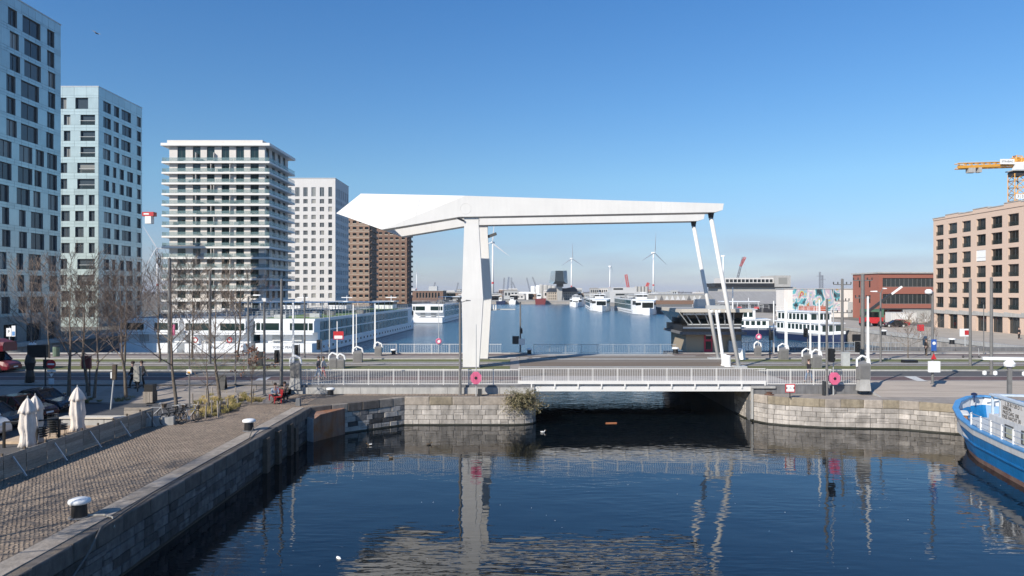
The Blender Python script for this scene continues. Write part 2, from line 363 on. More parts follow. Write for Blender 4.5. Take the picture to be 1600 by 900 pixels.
# left wall: seen from the water side (from +X looking -X) left to right means +Y
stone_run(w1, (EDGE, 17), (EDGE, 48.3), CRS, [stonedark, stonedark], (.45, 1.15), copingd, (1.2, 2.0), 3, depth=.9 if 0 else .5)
for o in w1.children:
    pass
w2 = thing('quay_wall', (-10.8, 49.4, 0), 'short diagonal quay wall beside the rusty steel fender', 'wall')
core(w2, [(EDGE, 48.3), (-8.05, 53.1)], .5, -1, ZQ - .06)
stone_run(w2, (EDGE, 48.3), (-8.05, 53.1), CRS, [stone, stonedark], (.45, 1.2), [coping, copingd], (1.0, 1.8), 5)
w3 = thing('quay_wall', (-3.5, 52.7, 0), 'sunlit limestone quay wall left of the bridge opening', 'wall')
arc3 = [(-8.05, 53.1), (.2, 53.1), (.95, 53.25), (1.5, 53.6), (BX0, 54.2), (BX0, 55.0)]
core(w3, arc3, .45, -1, ZQ - .06)
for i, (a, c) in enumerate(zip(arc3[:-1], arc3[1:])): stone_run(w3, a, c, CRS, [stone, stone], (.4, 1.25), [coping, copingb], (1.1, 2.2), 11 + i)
w4 = thing('quay_wall', (26, 51.6, 0), 'pale limestone quay wall right of the bridge opening', 'wall')
arc4 = [(BX1, 58.6), (BX1 + .02, 56.0), (BX1 + .2, 54.7), (BX1 + .9, 53.6), (20.6, 52.8), (22.9, 52.0), (28, 51.4), (31, 49.7), (37, 48.2)]
core(w4, arc4, .45, -1, ZQ - .06)
for i, (a, c) in enumerate(zip(arc4[:-1], arc4[1:])): stone_run(w4, a, c, CRS, [stone, stone], (.4, 1.3), [coping, copingb], (1.1, 2.2), 31 + i)
# far dock edges (thin visible strips)
for nm, lab, (x0, x1, y0, y1) in (('dock_wall', 'long pale stone dock wall below the pink brick building', (DX1 - .5, DX1, 87, FARY)),
                             ('dock_wall', 'far left dock wall behind the moored river ships', (DX0, DX0 + .5, 87, FARY)),
                             ('dock_wall', 'distant dock wall on the far shore', (DX0, DX1, FARY, FARY + .6))):
    t = thing(nm, ((x0+x1)/2, (y0+y1)/2, 0), lab, 'wall')
    MB().box(x0, x1, y0, y1, -1, ZR - .55).build('wall_face', stone, t, w=True)
    if y1 - y0 > 5:
        k = 0; y = y0
        while y < min(y1, 230):
            MB().box(x0 - .1, x1 + .6, y + .01, y + 2.99, ZR - .55, ZR + .02).build('coping_stone', conc, t, w=True); y += 3
        MB().box(x0 - .1, x1 + .6, y, y1, ZR - .55, ZR + .02).build('coping', conc, t, w=True)
    else: MB().box(x0 - 1, x1 + 1, y0 - .2, y1 + 8, ZR - .55, ZR + .02).build('coping', conc, t, w=True)
nd = thing('dock_wall', (-30, DY, 0), 'near dock edge left of the bridge, before the moored ships', 'wall')
MB().box(DX0, BX0, DY, DY + .6, -1, ZR - .05).build('wall_face', stone, nd, w=True); MB().box(DX0, BX0, DY, DY + .7, ZR - .05, ZR + .03).build('coping', coping, nd, w=True)
nd = thing('dock_wall', (43, DY + 3, 0), 'near dock edge right of the bridge with dark concrete kerb', 'wall')
MB().box(BX1, DX1, DY, DY + 3.6, -1, ZR - .05).build('wall_face', stone, nd, w=True); MB().box(BX1, DX1, DY, DY + 3.6, ZR - .05, ZR + .0).build('coping', pave, nd, w=True)
for k in range(8):
    x = 31.5 + k*4.4
    MB().box(x, x + 4.3, DY + 2.6, DY + 3.3, ZR + .0, ZR + .45).build('kerb_block', concd, nd, w=True)

# cobbles: real stones, too many to pick apart singly
mb = MB(); rr = random.Random(2)
y = 18.0; row = 0
while y < 49.5:
    x = -21.5 + (row % 2) * .09
    xe = EDGE - 1.15 if y < 47.6 else min(-9.6, EDGE - 1.15 + (y - 47.6) * 1.15)
    while x < xe:
        a, b2 = .064 + rr.uniform(-.01, .01), .05; z = ZQ + .012 + rr.uniform(-.012, .012); dx = rr.uniform(-.02, .02); cx, cy = x + dx, y + rr.uniform(-.01, .01)
        mb.add([(cx-a, cy-b2, ZQ-.03), (cx+a, cy-b2, ZQ-.03), (cx+a, cy+b2, ZQ-.03), (cx-a, cy+b2, ZQ-.03),
                (cx-a*.7, cy-b2*.65, z), (cx+a*.7, cy-b2*.65, z), (cx+a*.7, cy+b2*.65, z), (cx-a*.7, cy+b2*.65, z)],
               [(4,5,6,7),(0,1,5,4),(1,2,6,5),(2,3,7,6),(3,0,4,7)])
        x += .152
    y += .115; row += 1
co = stuff(mb.build('cobbles', cobm, qp))
# broad coping slabs behind the edge of the left quay
y = 17.0
while y < 48:
    ln = rr.uniform(1.5, 2.2); y1 = min(y + ln, 48.1)
    MB().box(EDGE - 1.08, EDGE - .34, y + .01, y1 - .01, ZQ - .2, ZQ + .035 + rr.uniform(-.006, .006)).build('coping_slab', coping, qp); y = y1
# setts on the front quay strip
mb = MB()
for (x0, x1, y0, y1) in ((-16.8, -14.4, 50.2, 54.5), (-13, 1.2, 53.9, 54.5)):
    y = y0
    while y < y1:
        x = x0
        while x < x1:
            if x < -14 or y > 53.8 or x < -14 + (y - 48.8) * 1.15:
                z = ZQ + .015 + rr.uniform(-.012, .012)
                mb.add([(x-.1, y-.07, z), (x+.1, y-.07, z), (x+.1, y+.07, z), (x-.1, y+.07, z), (x-.115, y-.085, ZQ-.02), (x+.115, y-.085, ZQ-.02), (x+.115, y+.085, ZQ-.02), (x-.115, y+.085, ZQ-.02)], [(0,1,2,3),(4,5,1,0),(5,6,2,1),(6,7,3,2),(7,4,0,3)])
            x += .25
        y += .19
stuff(mb.build('setts', cobm, qp))

# rusty steel fender in the corner
t = thing('steel_fender', (-12.9, 48.2, 0), 'rusty orange angular steel fender in the corner of the quay', 'fender')
def q4(px, py, z): p = g(px, py, z); return (p.x, p.y, z)
fa = [(-13.72, 47.45), (-13.15, 47.05), (-12.85, 47.65), (-11.7, 49.75), (-12.2, 50.2), (-13.72, 48.6)]
ztop = [1.6, 1.5, 1.72, 1.8, 1.86, 1.8]
mb = MB(); n_ = len(fa)
vs_ = [(x, y, -.8) for x, y in fa] + [(x, y, z) for (x, y), z in zip(fa, ztop)]
mb.add(vs_, [(1, 2, 8, 7), (2, 3, 9, 8), (3, 4, 10, 9), (4, 5, 11, 10), (5, 0, 6, 11), (6, 7, 8, 11), (8, 9, 10, 11)])
mb.build('rusted_plate', rust, t, w=True)
MB().hexa([(fa[0][0], fa[0][1], -.8), (fa[1][0], fa[1][1] - .01, -.8), (fa[1][0], fa[1][1] + .12, -.8), (fa[0][0], fa[0][1] + .12, -.8)],
          [(fa[0][0], fa[0][1], 1.61), (fa[1][0], fa[1][1] - .01, 1.51), (fa[1][0], fa[1][1] + .12, 1.51), (fa[0][0], fa[0][1] + .12, 1.61)]).build('pale_end_plate', mat('pale_blue_steel', (.5, .52, .54), .6, .15, 3, streak=.2), t, w=True)
for yy, zz in ((44.2, 1.5), (43.2, 1.9), (41.0, 1.9), (39.0, 1.9)):
    t = tag(MB().box(EDGE + .05, EDGE + .32, yy, yy + .5, -.8, zz).build('timber_fender', darkwood), '%s dark timber fender post on the shaded quay wall from the rusty fender' % {44.2: 'first', 43.2: 'second', 41.0: 'third', 39.0: 'fourth'}[yy], 'fender', 'timber fenders on the left wall')

# ============================================================ BRIDGE
br = thing('drawbridge', (-4, 72, ZR), 'large white bascule drawbridge with pointed counterweight and twin beams', 'bridge')
def beam(nm, y0, y1, near):
    # profile in X,Z
    A = (-16.75, 17.42); B = (-14.4, 19.3); T = (-4.4, 18.95); E = (19.86, 18.22); E2 = (19.75, 17.62); K = (19.1, 17.42); P = (-3.3, 17.0); P0 = (-4.9, 16.98); D = (-12.2, 15.78)
    o = .75 * (1 if near else 0)
    yn = lambda q: y0 + (1.1 if q in (A, B) else 0)
    pl = [A, B, T, E, E2, K, P, P0, D]
    yf = lambda q: y1 - (.9 if (q in (A, B) and not near) else 0)
    mb = MB(); n = len(pl)
    # a slim chamfer along the top edge
    vs = [(x, y0 + (1.1 if (x, z) in (A, B) and near else 0), z) for x, z in pl] + [(x, y1 - (1.1 if (x, z) in (A, B) and not near else 0), z) for x, z in pl]
    front = [(0, 1, 2, 8), (2, 3, 4, 5, 6, 7, 8)]; back = [tuple(n + i for i in f[::-1]) for f in front]
    mb.add(vs, [f[::-1] for f in front] + [b_[::-1] for b_ in back] + [(k, n + k, n + (k+1) % n, (k+1) % n)[::-1] for k in range(n)])
    o = mb.build('beam', white, br, w=True)
    cx, cz, yy = -4.35, 17.75, (y0 if near else y0)
    ring = MB()
    for k in range(28):
        a0, a1 = 2*math.pi*k/28, 2*math.pi*(k+1)/28
        ring.cyl((cx + .5*math.cos(a0), yy - .002, cz + .5*math.sin(a0)), (cx + .5*math.cos(a1), yy - .002, cz + .5*math.sin(a1)), .018, n=4)
    ring.build('pivot_ring', white, o, w=True)
    for x in (-9, -.5, 4, 9, 14): 
        zt = 18.95 + (18.22 - 18.95) * (x + 4.4) / 24.3 if x > -4.4 else 19.15
        zb = 17.0 + .42 * (x + 3.3) / 22.4 if x > -3.3 else 16.98 - 1.2 * (-4.9 - x) / 7.3
        MB().box(x, x + .02, y0 - .003, y0 + .01, zb + .1, zt - .1).build('weld_seam', mat('seam_grey', (.62, .61, .585), .6), o, w=True)
    MB().cyl((18.9, (y0+y1)/2, 17.45), (18.9, (y0+y1)/2, 16.95), .3, .22, 10).build('rod_bearing', dpole, o, w=True)
    return o
beam('beam', 66.6, 68.4, True); beam('beam', 75.0, 76.8, False).location.x += .5
A = (-16.74, 17.42); B = (-14.4, 19.28); D = (-12.22, 15.8)
MB().box(-15.4, -14.5, 67.75, 75.65, 17.3, 18.5).build('cross_tie', white, br, w=True)
def leg(yc, d=.72):
    rings = []
    for z, x0, x1, dd in ((ZR, -4.62, -3.12, .62), (9.3, -4.72, -2.72, .78), (16.2, -4.5, -3.14, .62), (17.05, -4.5, -3.14, .62)):
        rings.append([(x0, yc-dd, z), (x1, yc-dd, z), (x1, yc+dd, z), (x0, yc+dd, z)])
    o = MB().loft(rings).build('leg', white, br, w=True)
    MB().box(-4.75, -3.0, yc - .75, yc + .75, ZR, ZR + .12).build('base_plate', concd, o, w=True)
    MB().box(-2.95, -2.2, yc - .5, yc + .5, 7.95, 8.05).build('service_platform', lgrey, o, w=True) if yc > 70 else None
    if yc > 70:
        MB().box(-2.9, -.2, yc - .1, yc + .1, 8.0, 8.12).build('lamp_arm', lgrey, o, w=True)
        for k in range(3): MB().cyl((-2.75 + .25*k, yc - .45, 8.05), (-2.75 + .25*k, yc - .5, 8.55), .09, .05, 6).build('lamp', wht, o, w=True)
        MB().bar((-3.1, yc - .3, 15.8), (-2.2, yc - .6, 16.1), .12, .3).build('floodlight', dpole, o, w=True)
    else:
        MB().bar((-4.5, yc - .7, 16.6), (-5.1, yc - .9, 16.85), .2, .16).build('floodlight', dpole, o, w=True)
    return o
leg(67.5); leg(75.9).location.x += .55
for yc in (67.5, 75.9):
    o = MB().cyl((18.9, yc, 17.0), (21.55, yc, ZR + .1), .2, .2, 14).build('lifting_rod', white, br, smooth=True, w=True); o.location.x += .5*(yc > 70)
    MB().box(21.0, 22.2, yc - .5, yc + .5, ZR, ZR + .16).build('rod_shoe', lgrey, o, w=True)
# moving leaf
lf = MB().box(BX0 - 1.2, 22.3, 55.15, 82.3, 2.38, ZR - .02).build('deck', conc, br, w=True)
dk = mat('bridge_deck_surface', (.2, .17, .14), .9, .15, .8, .2, stretch=(.2, 2, 1))
MB().box(BX0 - 1.0, 22.2, 68.7, 72.4, ZR - .02, ZR + .01).build('tram_surface', mat('brown_deck_surface', (.175, .135, .1), .9, .15, .8, .2, stretch=(.2, 2, 1)), lf, w=True)
MB().box(BX0 - 1.0, 22.2, 60.6, 68.7, ZR - .02, ZR + .014).build('road_surface', dk, lf, w=True)
MB().box(BX0 - 1.0, 22.2, 72.4, 80, ZR - .02, ZR + .014).build('road_surface', dk, lf, w=True)
MB().box(BX0 - 1.0, 22.2, 55.2, 60.6, ZR - .02, ZR + .018).build('footway', mat('pale_footway', (.36, .33, .31), .9, .12, 1, .2), lf, w=True)
MB().box(4, 20.5, 79.2, 79.45, ZR, ZR + .02).build('white_line', wpaint, lf, w=True)
for x in (-.5, .9, 2.2): MB().box(x, x + .9, 77.2, 77.6, ZR, ZR + .02).build('white_mark', wpaint, lf, w=True)
for yc in (67.6, 75.6): MB().box(BX0 - 1.1, 22.3, yc - .1, yc + .1, ZR, ZR + .06).build('kerb_rail', lgrey, lf, w=True)
MB().box(BX0 - .5, BX1 + 1.7, 54.78, 55.14, 2.28, ZR - .12).build('edge_girder', white, br, w=True)
for k in range(11): 
    x = BX0 - .3 + k * 1.8
    MB().box(x, x + .1, 54.7, 54.78, 2.5, ZR + .1).build('bracket', white, br, w=True)
MB().box(BX0 - 1.3, BX1 + 1.2, 54.82, 54.9, ZR + .08, ZR + .34).build('kick_plate', white, br, w=True)
for y in (58, 63, 68, 73, 78): MB().box(BX0, BX1, y - .2, y + .2, 1.9, 2.4).build('cross_girder', concd, br, w=True)
MB().box(BX1 - .02, BX1 + .12, 54.5, 54.72, .2, ZR - .22).build('guide_post', conc, br, w=True)
MB().box(BX1 - .05, BX1 + 1.8, 54.45, 54.62, ZR - .2, ZR - .05).build('seat_beam', conc, br, w=True)
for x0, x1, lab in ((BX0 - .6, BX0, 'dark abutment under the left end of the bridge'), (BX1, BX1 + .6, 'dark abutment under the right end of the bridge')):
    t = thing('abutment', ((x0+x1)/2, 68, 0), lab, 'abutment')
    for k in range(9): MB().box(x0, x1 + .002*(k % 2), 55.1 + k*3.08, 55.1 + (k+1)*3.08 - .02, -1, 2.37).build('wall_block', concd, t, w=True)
for px, py in ((1131.6, 571), (1137.5, 573.5), (1155.6, 561), (1160.6, 562)):
    p = g(px, py); tag(MB().lathe([(.34, 0), (.34, .08), (.27, .1), (.27, 1.05), (.22, 1.12)], 12).build('bollard_post', wht), 'white cylindrical guard post at the foot of the rods, %s of four' % {1131.6: 'leftmost', 1137.5: 'second', 1155.6: 'third', 1160.6: 'rightmost'}[px], 'post', 'white guard posts').location = p
p = g(1131, 570)
t = thing('signal_gantry', p, 'slanted white mast carrying a bracket of lamps between the two bridge rods', 'mast')
MB().cyl((0, 0, 0), (-.75, 0, 5.4), .17, .14, 10).build('mast', wht, t); MB().box(-1.75, .7, -.2, .2, 5.5, 5.85).build('bracket', lgrey, t)
for k in range(3): MB().lathe([(.05, 0), (.16, .06), (.18, .25), (.1, .32)], 8, (-1.2 + .75*k, 0, 5.1)).build('lamp', wht, t)
# railings
BAL = {}
def railing(x0, x1, y, z, h, label, m=white, step=.13, panel_l=1.9, thin=.018):
    t = thing('railing', ((x0+x1)/2, y, z), label, 'railing', 'white bridge railings')
    key = (round(h, 2), thin, m.name)
    if key not in BAL: BAL[key] = MB().box(-thin/2, thin/2, -.012, .012, .1, h - .05).mesh('baluster', m)
    n = max(1, round((x1 - x0) / panel_l)); pl = (x1 - x0) / n
    for k in range(n):
        a = x0 + k*pl; mb = MB().box(a, a + .05, y - .03, y + .03, z, z + h + .02).box(a + .052, a + pl - .002, y - .03, y + .03, z + h - .045, z + h).box(a + .052, a + pl - .002, y - .025, y + .025, z + .06, z + .11)
        pn = mb.build('railing_panel', m, t, w=True); q = int(pl / step)
        for j in range(q): link('baluster', BAL[key], pn, (a + .05 + (j + .5) * (pl - .05) / q, y, z))
    return t
railing(-16.9, BX0 - 1.3, 54.95, ZR, 1.22, 'white baluster railing along the footway left of the bridge span')
railing(BX0 - 1.25, BX1 + 1.2, 54.95, ZR + .1, 1.18, 'white baluster railing on the near edge of the bridge span')
railing(BX1 + 1.3, 26.9, 54.95, ZR, 1.22, 'white baluster railing on the grey wall right of the bridge')
railing(-15.4, -1.2, 82.2, ZR + .02, 1.12, 'white baluster railing on the far side left of the bridge span', step=.2)
rg = mat('grey_blue_railing', (.3, .33, .36), .5)
railing(2.5, 19, 82.2, ZR + .02, 1.1, 'thin grey railing on the far edge of the bridge span', rg, step=.2, thin=.02)
railing(26.5, 47, 85.3, ZR + .02, 1.1, 'thin grey railing along the dock right of the control house', rg, step=.6, thin=.03)
# ============================================================ BUILDINGS
def facade(mb, O, face, W, z0, z1, rects, rev=.25):
    """wall with openings. O = corner xyz at u=0; face 'S' (normal -Y,u=+X) 'E' (normal +X,u=+Y) 'W' (normal -X,u=-Y)"""
    U, N = {'S': ((1,0),(0,-1)), 'E': ((0,1),(1,0)), 'W': ((0,-1),(-1,0))}[face]
    us = sorted({0, W, *[r[0] for r in rects], *[r[1] for r in rects]}); zs = sorted({z0, z1, *[r[2] for r in rects], *[r[3] for r in rects]})
    def P(u, z, d=0): return (O[0] + U[0]*u - N[0]*d, O[1] + U[1]*u - N[1]*d, z)
    zi = {z: i for i, z in enumerate(zs)}; ui = {u: i for i, u in enumerate(us)}
    hole = set()
    for r in rects:
        for a in range(ui[r[0]], ui[r[1]]):
            for b_ in range(zi[r[2]], zi[r[3]]): hole.add((a, b_))
    for j in range(len(zs) - 1):
        a = 0
        while a < len(us) - 1:
            if (a, j) in hole: a += 1; continue
            e = a
            while e < len(us) - 1 and (e, j) not in hole: e += 1
            mb.add([P(us[a], zs[j]), P(us[e], zs[j]), P(us[e], zs[j+1]), P(us[a], zs[j+1])], [(0,1,2,3)]); a = e
    for u0, u1, a, b_ in rects:
        mb.add([P(u0,a), P(u1,a), P(u1,b_), P(u0,b_), P(u0,a,rev), P(u1,a,rev), P(u1,b_,rev), P(u0,b_,rev)], [(0,4,5,1),(1,5,6,2),(2,6,7,3),(3,7,4,0)])
    return P
WC = {}
def wmesh(w_, h_, fm, gm, mull, trans=0, ft=.07):
    k = (round(w_, 2), round(h_, 2), fm.name, gm.name, mull, trans)
    if k not in WC:
        f = MB(); f.box(0, ft, 0, .08, 0, h_).box(w_ - ft, w_, 0, .08, 0, h_).box(ft, w_ - ft, 0, .08, 0, ft).box(ft, w_ - ft, 0, .08, h_ - ft, h_)
        for i in range(1, mull): f.box(w_*i/mull - ft/2, w_*i/mull + ft/2, .005, .075, ft, h_ - ft)
        if trans: f.box(ft, w_ - ft, .01, .07, trans, trans + ft)
        gl = MB().add([(ft*.5, .05, ft*.5), (w_ - ft*.5, .05, ft*.5), (w_ - ft*.5, .05, h_ - ft*.5), (ft*.5, .05, h_ - ft*.5)], [(0,1,2,3)])
        WC[k] = (f.mesh('window', fm), gl.mesh('pane', gm))
    return WC[k]
ROT = {'S': 0, 'E': math.pi/2, 'W': -math.pi/2}
def windows(t, P, face, rects, rev, fm, gm, mull=lambda w: 1, trans=0, pane=True, nm='window'):
    for u0, u1, a, b_ in rects:
        w_, h_ = u1 - u0, b_ - a
        f, gl = wmesh(w_, h_, fm, gm, mull(w_), trans)
        p = Vector(P(u0, a, rev - .08)); o = link(nm, f, t, p - t.location, ROT[face])
        link('pane', gl, o)
def body(t, x0, x1, y0, y1, z0, z1, m, skip=(), nm='wall'):
    """plain remaining walls + roof; skip = faces built by facade()"""
    mb = MB(); v = [(x0,y0,z0),(x1,y0,z0),(x1,y1,z0),(x0,y1,z0),(x0,y0,z1),(x1,y0,z1),(x1,y1,z1),(x0,y1,z1)]
    fs = {'S': (0,1,5,4), 'E': (1,2,6,5), 'N': (2,3,7,6), 'W': (3,0,4,7), 'T': (4,5,6,7)}
    mb.add(v, [f for k, f in fs.items() if k not in skip]); return mb
UB = None
def clad(t, P, face, W, rects, floors, mod, m, gap=.035, proud=.03, lim=300):
    """separate cladding panels: bands between window rows and piers between windows"""
    global UB
    U, N = {'S': ((1,0),(0,-1)), 'E': ((0,1),(1,0)), 'W': ((0,-1),(-1,0))}[face]
    me = MB().box(-.5, .5, -.5, .5, -.5, .5).mesh('cladding_panel', m); cells = []
    for z0, z1 in floors:
        rs = sorted([r for r in rects if r[2] >= z0 - .01 and r[3] <= z1 + .01])
        lo, hi = (min(r[2] for r in rs), max(r[3] for r in rs)) if rs else (z0, z0)
        def split(u0, u1, a, b_):
            n_ = max(1, round((u1 - u0) / mod)); 
            for i in range(n_): cells.append((u0 + (u1-u0)*i/n_, u0 + (u1-u0)*(i+1)/n_, a, b_))
        if hi < z1 - .1: split(0, W, hi, z1)
        if lo > z0 + .1: split(0, W, z0, lo)
        u = 0
        for r in rs:
            if r[0] - u > .15: split(u, r[0], lo, hi)
            if r[2] > lo + .1: split(r[0], r[1], lo, r[2])
            if r[3] < hi - .1: split(r[0], r[1], r[3], hi)
            u = r[1]
        if rs and W - u > .15: split(u, W, lo, hi)
    cells.sort(key=lambda c: -(c[1]-c[0])*(c[3]-c[2])); rest = MB()
    for i, (u0, u1, a, b_) in enumerate(cells):
        c = Vector(P((u0+u1)/2, (a+b_)/2, -proud/2 - .001)); sc = (u1-u0-gap, proud, b_-a-gap)
        if sc[0] < .05 or sc[2] < .05: continue
        if i < lim: link('cladding_panel', me, t, c - t.location, ROT[face], sc)
        else:
            dx, dy = abs(U[0])*sc[0]/2 + abs(N[0])*proud/2, abs(U[1])*sc[0]/2 + abs(N[1])*proud/2
            rest.box(c.x-dx, c.x+dx, c.y-dy, c.y+dy, c.z-sc[2]/2, c.z+sc[2]/2)
    if rest.v: stuff(rest.build('small_cladding_panels', m, t, w=True))
wfr = mat('dark_window_frame', (.06, .065, .07), .4, .1); wfl = mat('light_window_frame', (.55, .56, .55), .4, .1)
jnt = mat('cladding_joint', (.2, .23, .24), .6, .1)

# ---- tower at the left edge of the frame
X1 = -66.7
t1 = thing('glass_tower', (-80, 92, ZR), 'tall pale glass clad tower cut off by the left edge of the photo', 'building')
cols = [[(101.9, 103.5), (96.8, 100.2), (94, 95.7), (90, 93)], [(101.9, 104.1), (99.2, 100.7), (95.9, 98.5), (92.2, 94.4), (88, 90.4)], [(102.4, 104.1), (98.2, 100.7), (95.8, 97.1), (92.6, 93.9), (88.6, 91)]]
rects = []; fl = []; Y0 = 91.0
for i in range(14):
    zc = 46.5 - 2.95*i; z0, z1 = zc - 1.475, zc + 1.475; fl.append((z0, z1))
    for (a, c) in [q_ for q_ in cols[0 if i < 6 else 1 if i < 9 else 2] if q_[0] > 91.3]:
        s = 0 if i else .1
        j_ = (0, .35, .35, -.3, -.3, -.3, .25, 0, -.25, .3, .3, -.2, 0, .2)[i] if c < 101 else (0, 0, .2, .2, 0, -.2)[i % 6]
        a, c = a + j_, c + j_ + (.25 if (i * 7 + int(a)) % 3 == 0 and c < 101 else 0)
        rects.append((a - Y0, c - Y0, zc - 1.12, zc + 1.1 + s))
fl.append((46.5 + 1.475, 49.3))
gf = [(104.3 - Y0, 105 - Y0 - .02, 2.85, 6.3)]
gr = [(102.2 - Y0, 103.8 - Y0, 2.85, 5.6), (97.6 - Y0, 100.6 - Y0, 2.85, 5.6), (93.2 - Y0, 95.6 - Y0, 2.85, 5.6)]
mb = body(t1, -92, X1, Y0, 105, ZR - .1, 49.3, jnt, ('E',)); P = facade(mb, (X1, Y0, 0), 'E', 14, ZR - .1, 49.3, rects + gr, .3); mb.build('wall', jnt, t1, w=True)
clad(t1, P, 'E', 14, rects, fl, 1.35, panel)
clad(t1, P, 'E', 14, gr, [(ZR, 6.6)], 1.6, mat('dark_plinth', (.2, .21, .2), .5, .15), lim=60)
windows(t1, P, 'E', rects, .3, wfr, glass, lambda w: 2 if w > 1.4 else 1)
windows(t1, P, 'E', gr, .3, wfr, glassd, lambda w: 2, nm='door')
MB().box(-92.1, X1 + .08, Y0 - .1, 105.1, 49.3, 49.45).build('roof_edge', wfl, t1, w=True)
def resize(t, loc, s): t.location = loc; t.scale = (s, s, s)
resize(t1, (-84.8, 97.5, 2.3), 1.06)

# ---- second glass tower
X2, Y2 = -77.4, 133.0
t2 = thing('glass_tower', (-90, 140, ZR), 'pale glass clad tower with loggias, second from the left', 'building')
px = lambda a: (a - 800) * Y2 / F
XL = -95.5
ft = {0: [(95, 104), (118, 137.7)], 'a': [(100, 110), (126, 148.6)], 'c': [(95, 105), (121, 148)], 'd': [(96, 109), (117.7, 130.7), (139, 148)]}
seq = [0, 'a', 'a', 'a', 'c', 'c', 'd', 'd', 'd', 'd', 'c', 'c', 'd', 'd']
sd_ = [(134.5, 137), (138, 139.8), (140.8, 144.2), (146.5, 148.1)]; sd2 = [(134.6, 136.4), (137.6, 138.7), (140.1, 141.6), (142.6, 144.8), (146.6, 148.0)]
rf, rs_, fl = [], [], []
for i, k in enumerate(seq):
    zc = 45.1 - 3.0*i; fl.append((zc - 1.5, zc + 1.5))
    for (a, c) in ft[k]: rf.append((px(a) - XL, px(c) - XL, zc - .95, zc + .95 + (.2 if i == 0 else 0)))
    for (a, c) in ([(-94.2, -91.5), (-88.9, -86.2)]): rf.append((a - XL, c - XL, zc - .95, zc + .95 + (.2 if i == 0 else 0)))
    for (a, c) in (sd2 if i in (4, 5, 10, 11, 12, 13) else sd_): j_ = (0, .2, -.15, .1, 0)[(i + int(a)) % 5] if a < 146 else 0; rs_.append((a + j_ - Y2, c + j_ - Y2, zc - 1.0, zc + 1.0))
fl.append((46.6, 48.3)); fl.append((ZR, 45.1 - 39 - 1.5 if 0 else 4.6))
mb = body(t2, XL, X2, Y2, 148.6, ZR - .1, 48.3, jnt, ('E', 'S'))
Pf = facade(mb, (XL, Y2, 0), 'S', X2 - XL, ZR - .1, 48.3, rf, .45); Ps = facade(mb, (X2, Y2, 0), 'E', 15.6, ZR - .1, 48.3, rs_, .35); mb.build('wall', jnt, t2, w=True)
fl2 = [f for f in fl if f[1] > f[0] + .2]
clad(t2, Pf, 'S', X2 - XL, [r for r in rf], fl2, 2.3, panel, lim=190); clad(t2, Ps, 'E', 15.6, rs_, fl2, 2.2, panel, lim=150)
windows(t2, Pf, 'S', rf, .4, wfr, glass, lambda w: 2 if w < 2 else 1, nm='window'); windows(t2, Ps, 'E', rs_, .3, wfr, glass, lambda w: 2 if w > 2 else 1)
for i in (1, 2, 3, 4, 5, 10, 11):
    z = 45.1 - 3*i - .95; MB().box(px(124), px(148.6), Y2 - .06, Y2 - .02, z + .75, z + .82).build('loggia_rail', wfl, t2, w=True); MB().box(px(124), px(148.6), Y2 + .1, Y2 + .12, z, z + .75).build('loggia_glass', balk, t2, w=True)
MB().box(XL - .1, X2 + .08, Y2 - .1, 148.7, 48.3, 48.42).build('roof_edge', wfl, t2, w=True)
resize(t2, (-99, 154, 2.0), 1.1)

# ---- balcony tower
t3 = thing('balcony_tower', (-83.5, 212, ZR), 'white apartment tower wrapped in continuous balconies with glass balustrades', 'building')
bx0, bx1, by0, by1 = -97.0, -70.0, 201.1, 222.0
wl = mat('warm_white_wall', (.62, .58, .54), .8, .06, .6); sl_w = mat('white_balcony_edge', (.72, .71, .68), .6, .05, .6)
cx = [(277, 289.7), (301, 313), (323, 335), (346, 358), (368.6, 381), (391, 404)]
rf, re = [], []
for i in range(-1, 14):
    zb = 46.6 - 3.0*i - 3.0 if i >= 0 else 46.6
    for a, c in cx: rf.append(((a-800)*201/F - bx0, (c-800)*201/F - bx0, zb + .02 + .4, zb + (2.75 if i >= 0 else 4.6)))
    for a in (1.2, 6.2, 11.2, 15.8): re.append((a, a + 2.6, zb + .42, zb + (2.75 if i >= 0 else 4.6)))
mb = body(t3, bx0, bx1, by0, by1, ZR - .1, 51.4, wl, ('S', 'E'))
Pf = facade(mb, (bx0, by0, 0), 'S', bx1 - bx0, ZR - .1, 51.4, rf, .3); Ps = facade(mb, (bx1, by0, 0), 'E', by1 - by0, ZR - .1, 51.4, re, .3); mb.build('wall', wl, t3, w=True)
windows(t3, Pf, 'S', rf, .28, wfr, glassg, lambda w: 2); windows(t3, Ps, 'E', re, .28, wfr, glassg, lambda w: 2)
MB().box(-98.9, -68.2, 199.9, 223.7, 51.0, 51.75).build('roof_slab', sl_w, t3, w=True)
MB().box(-97.6, -70.6, 201, 222, 51.75, 52.75).build('parapet', wl, t3, w=True); MB().box(-91, -76, 205, 215, 52.75, 53.4).build('roof_plant', lgrey, t3, w=True)
pm = MB().box(-.5, .5, -.012, .012, 0, 1.05).mesh('balustrade_panel', balg)
rr = random.Random(4)
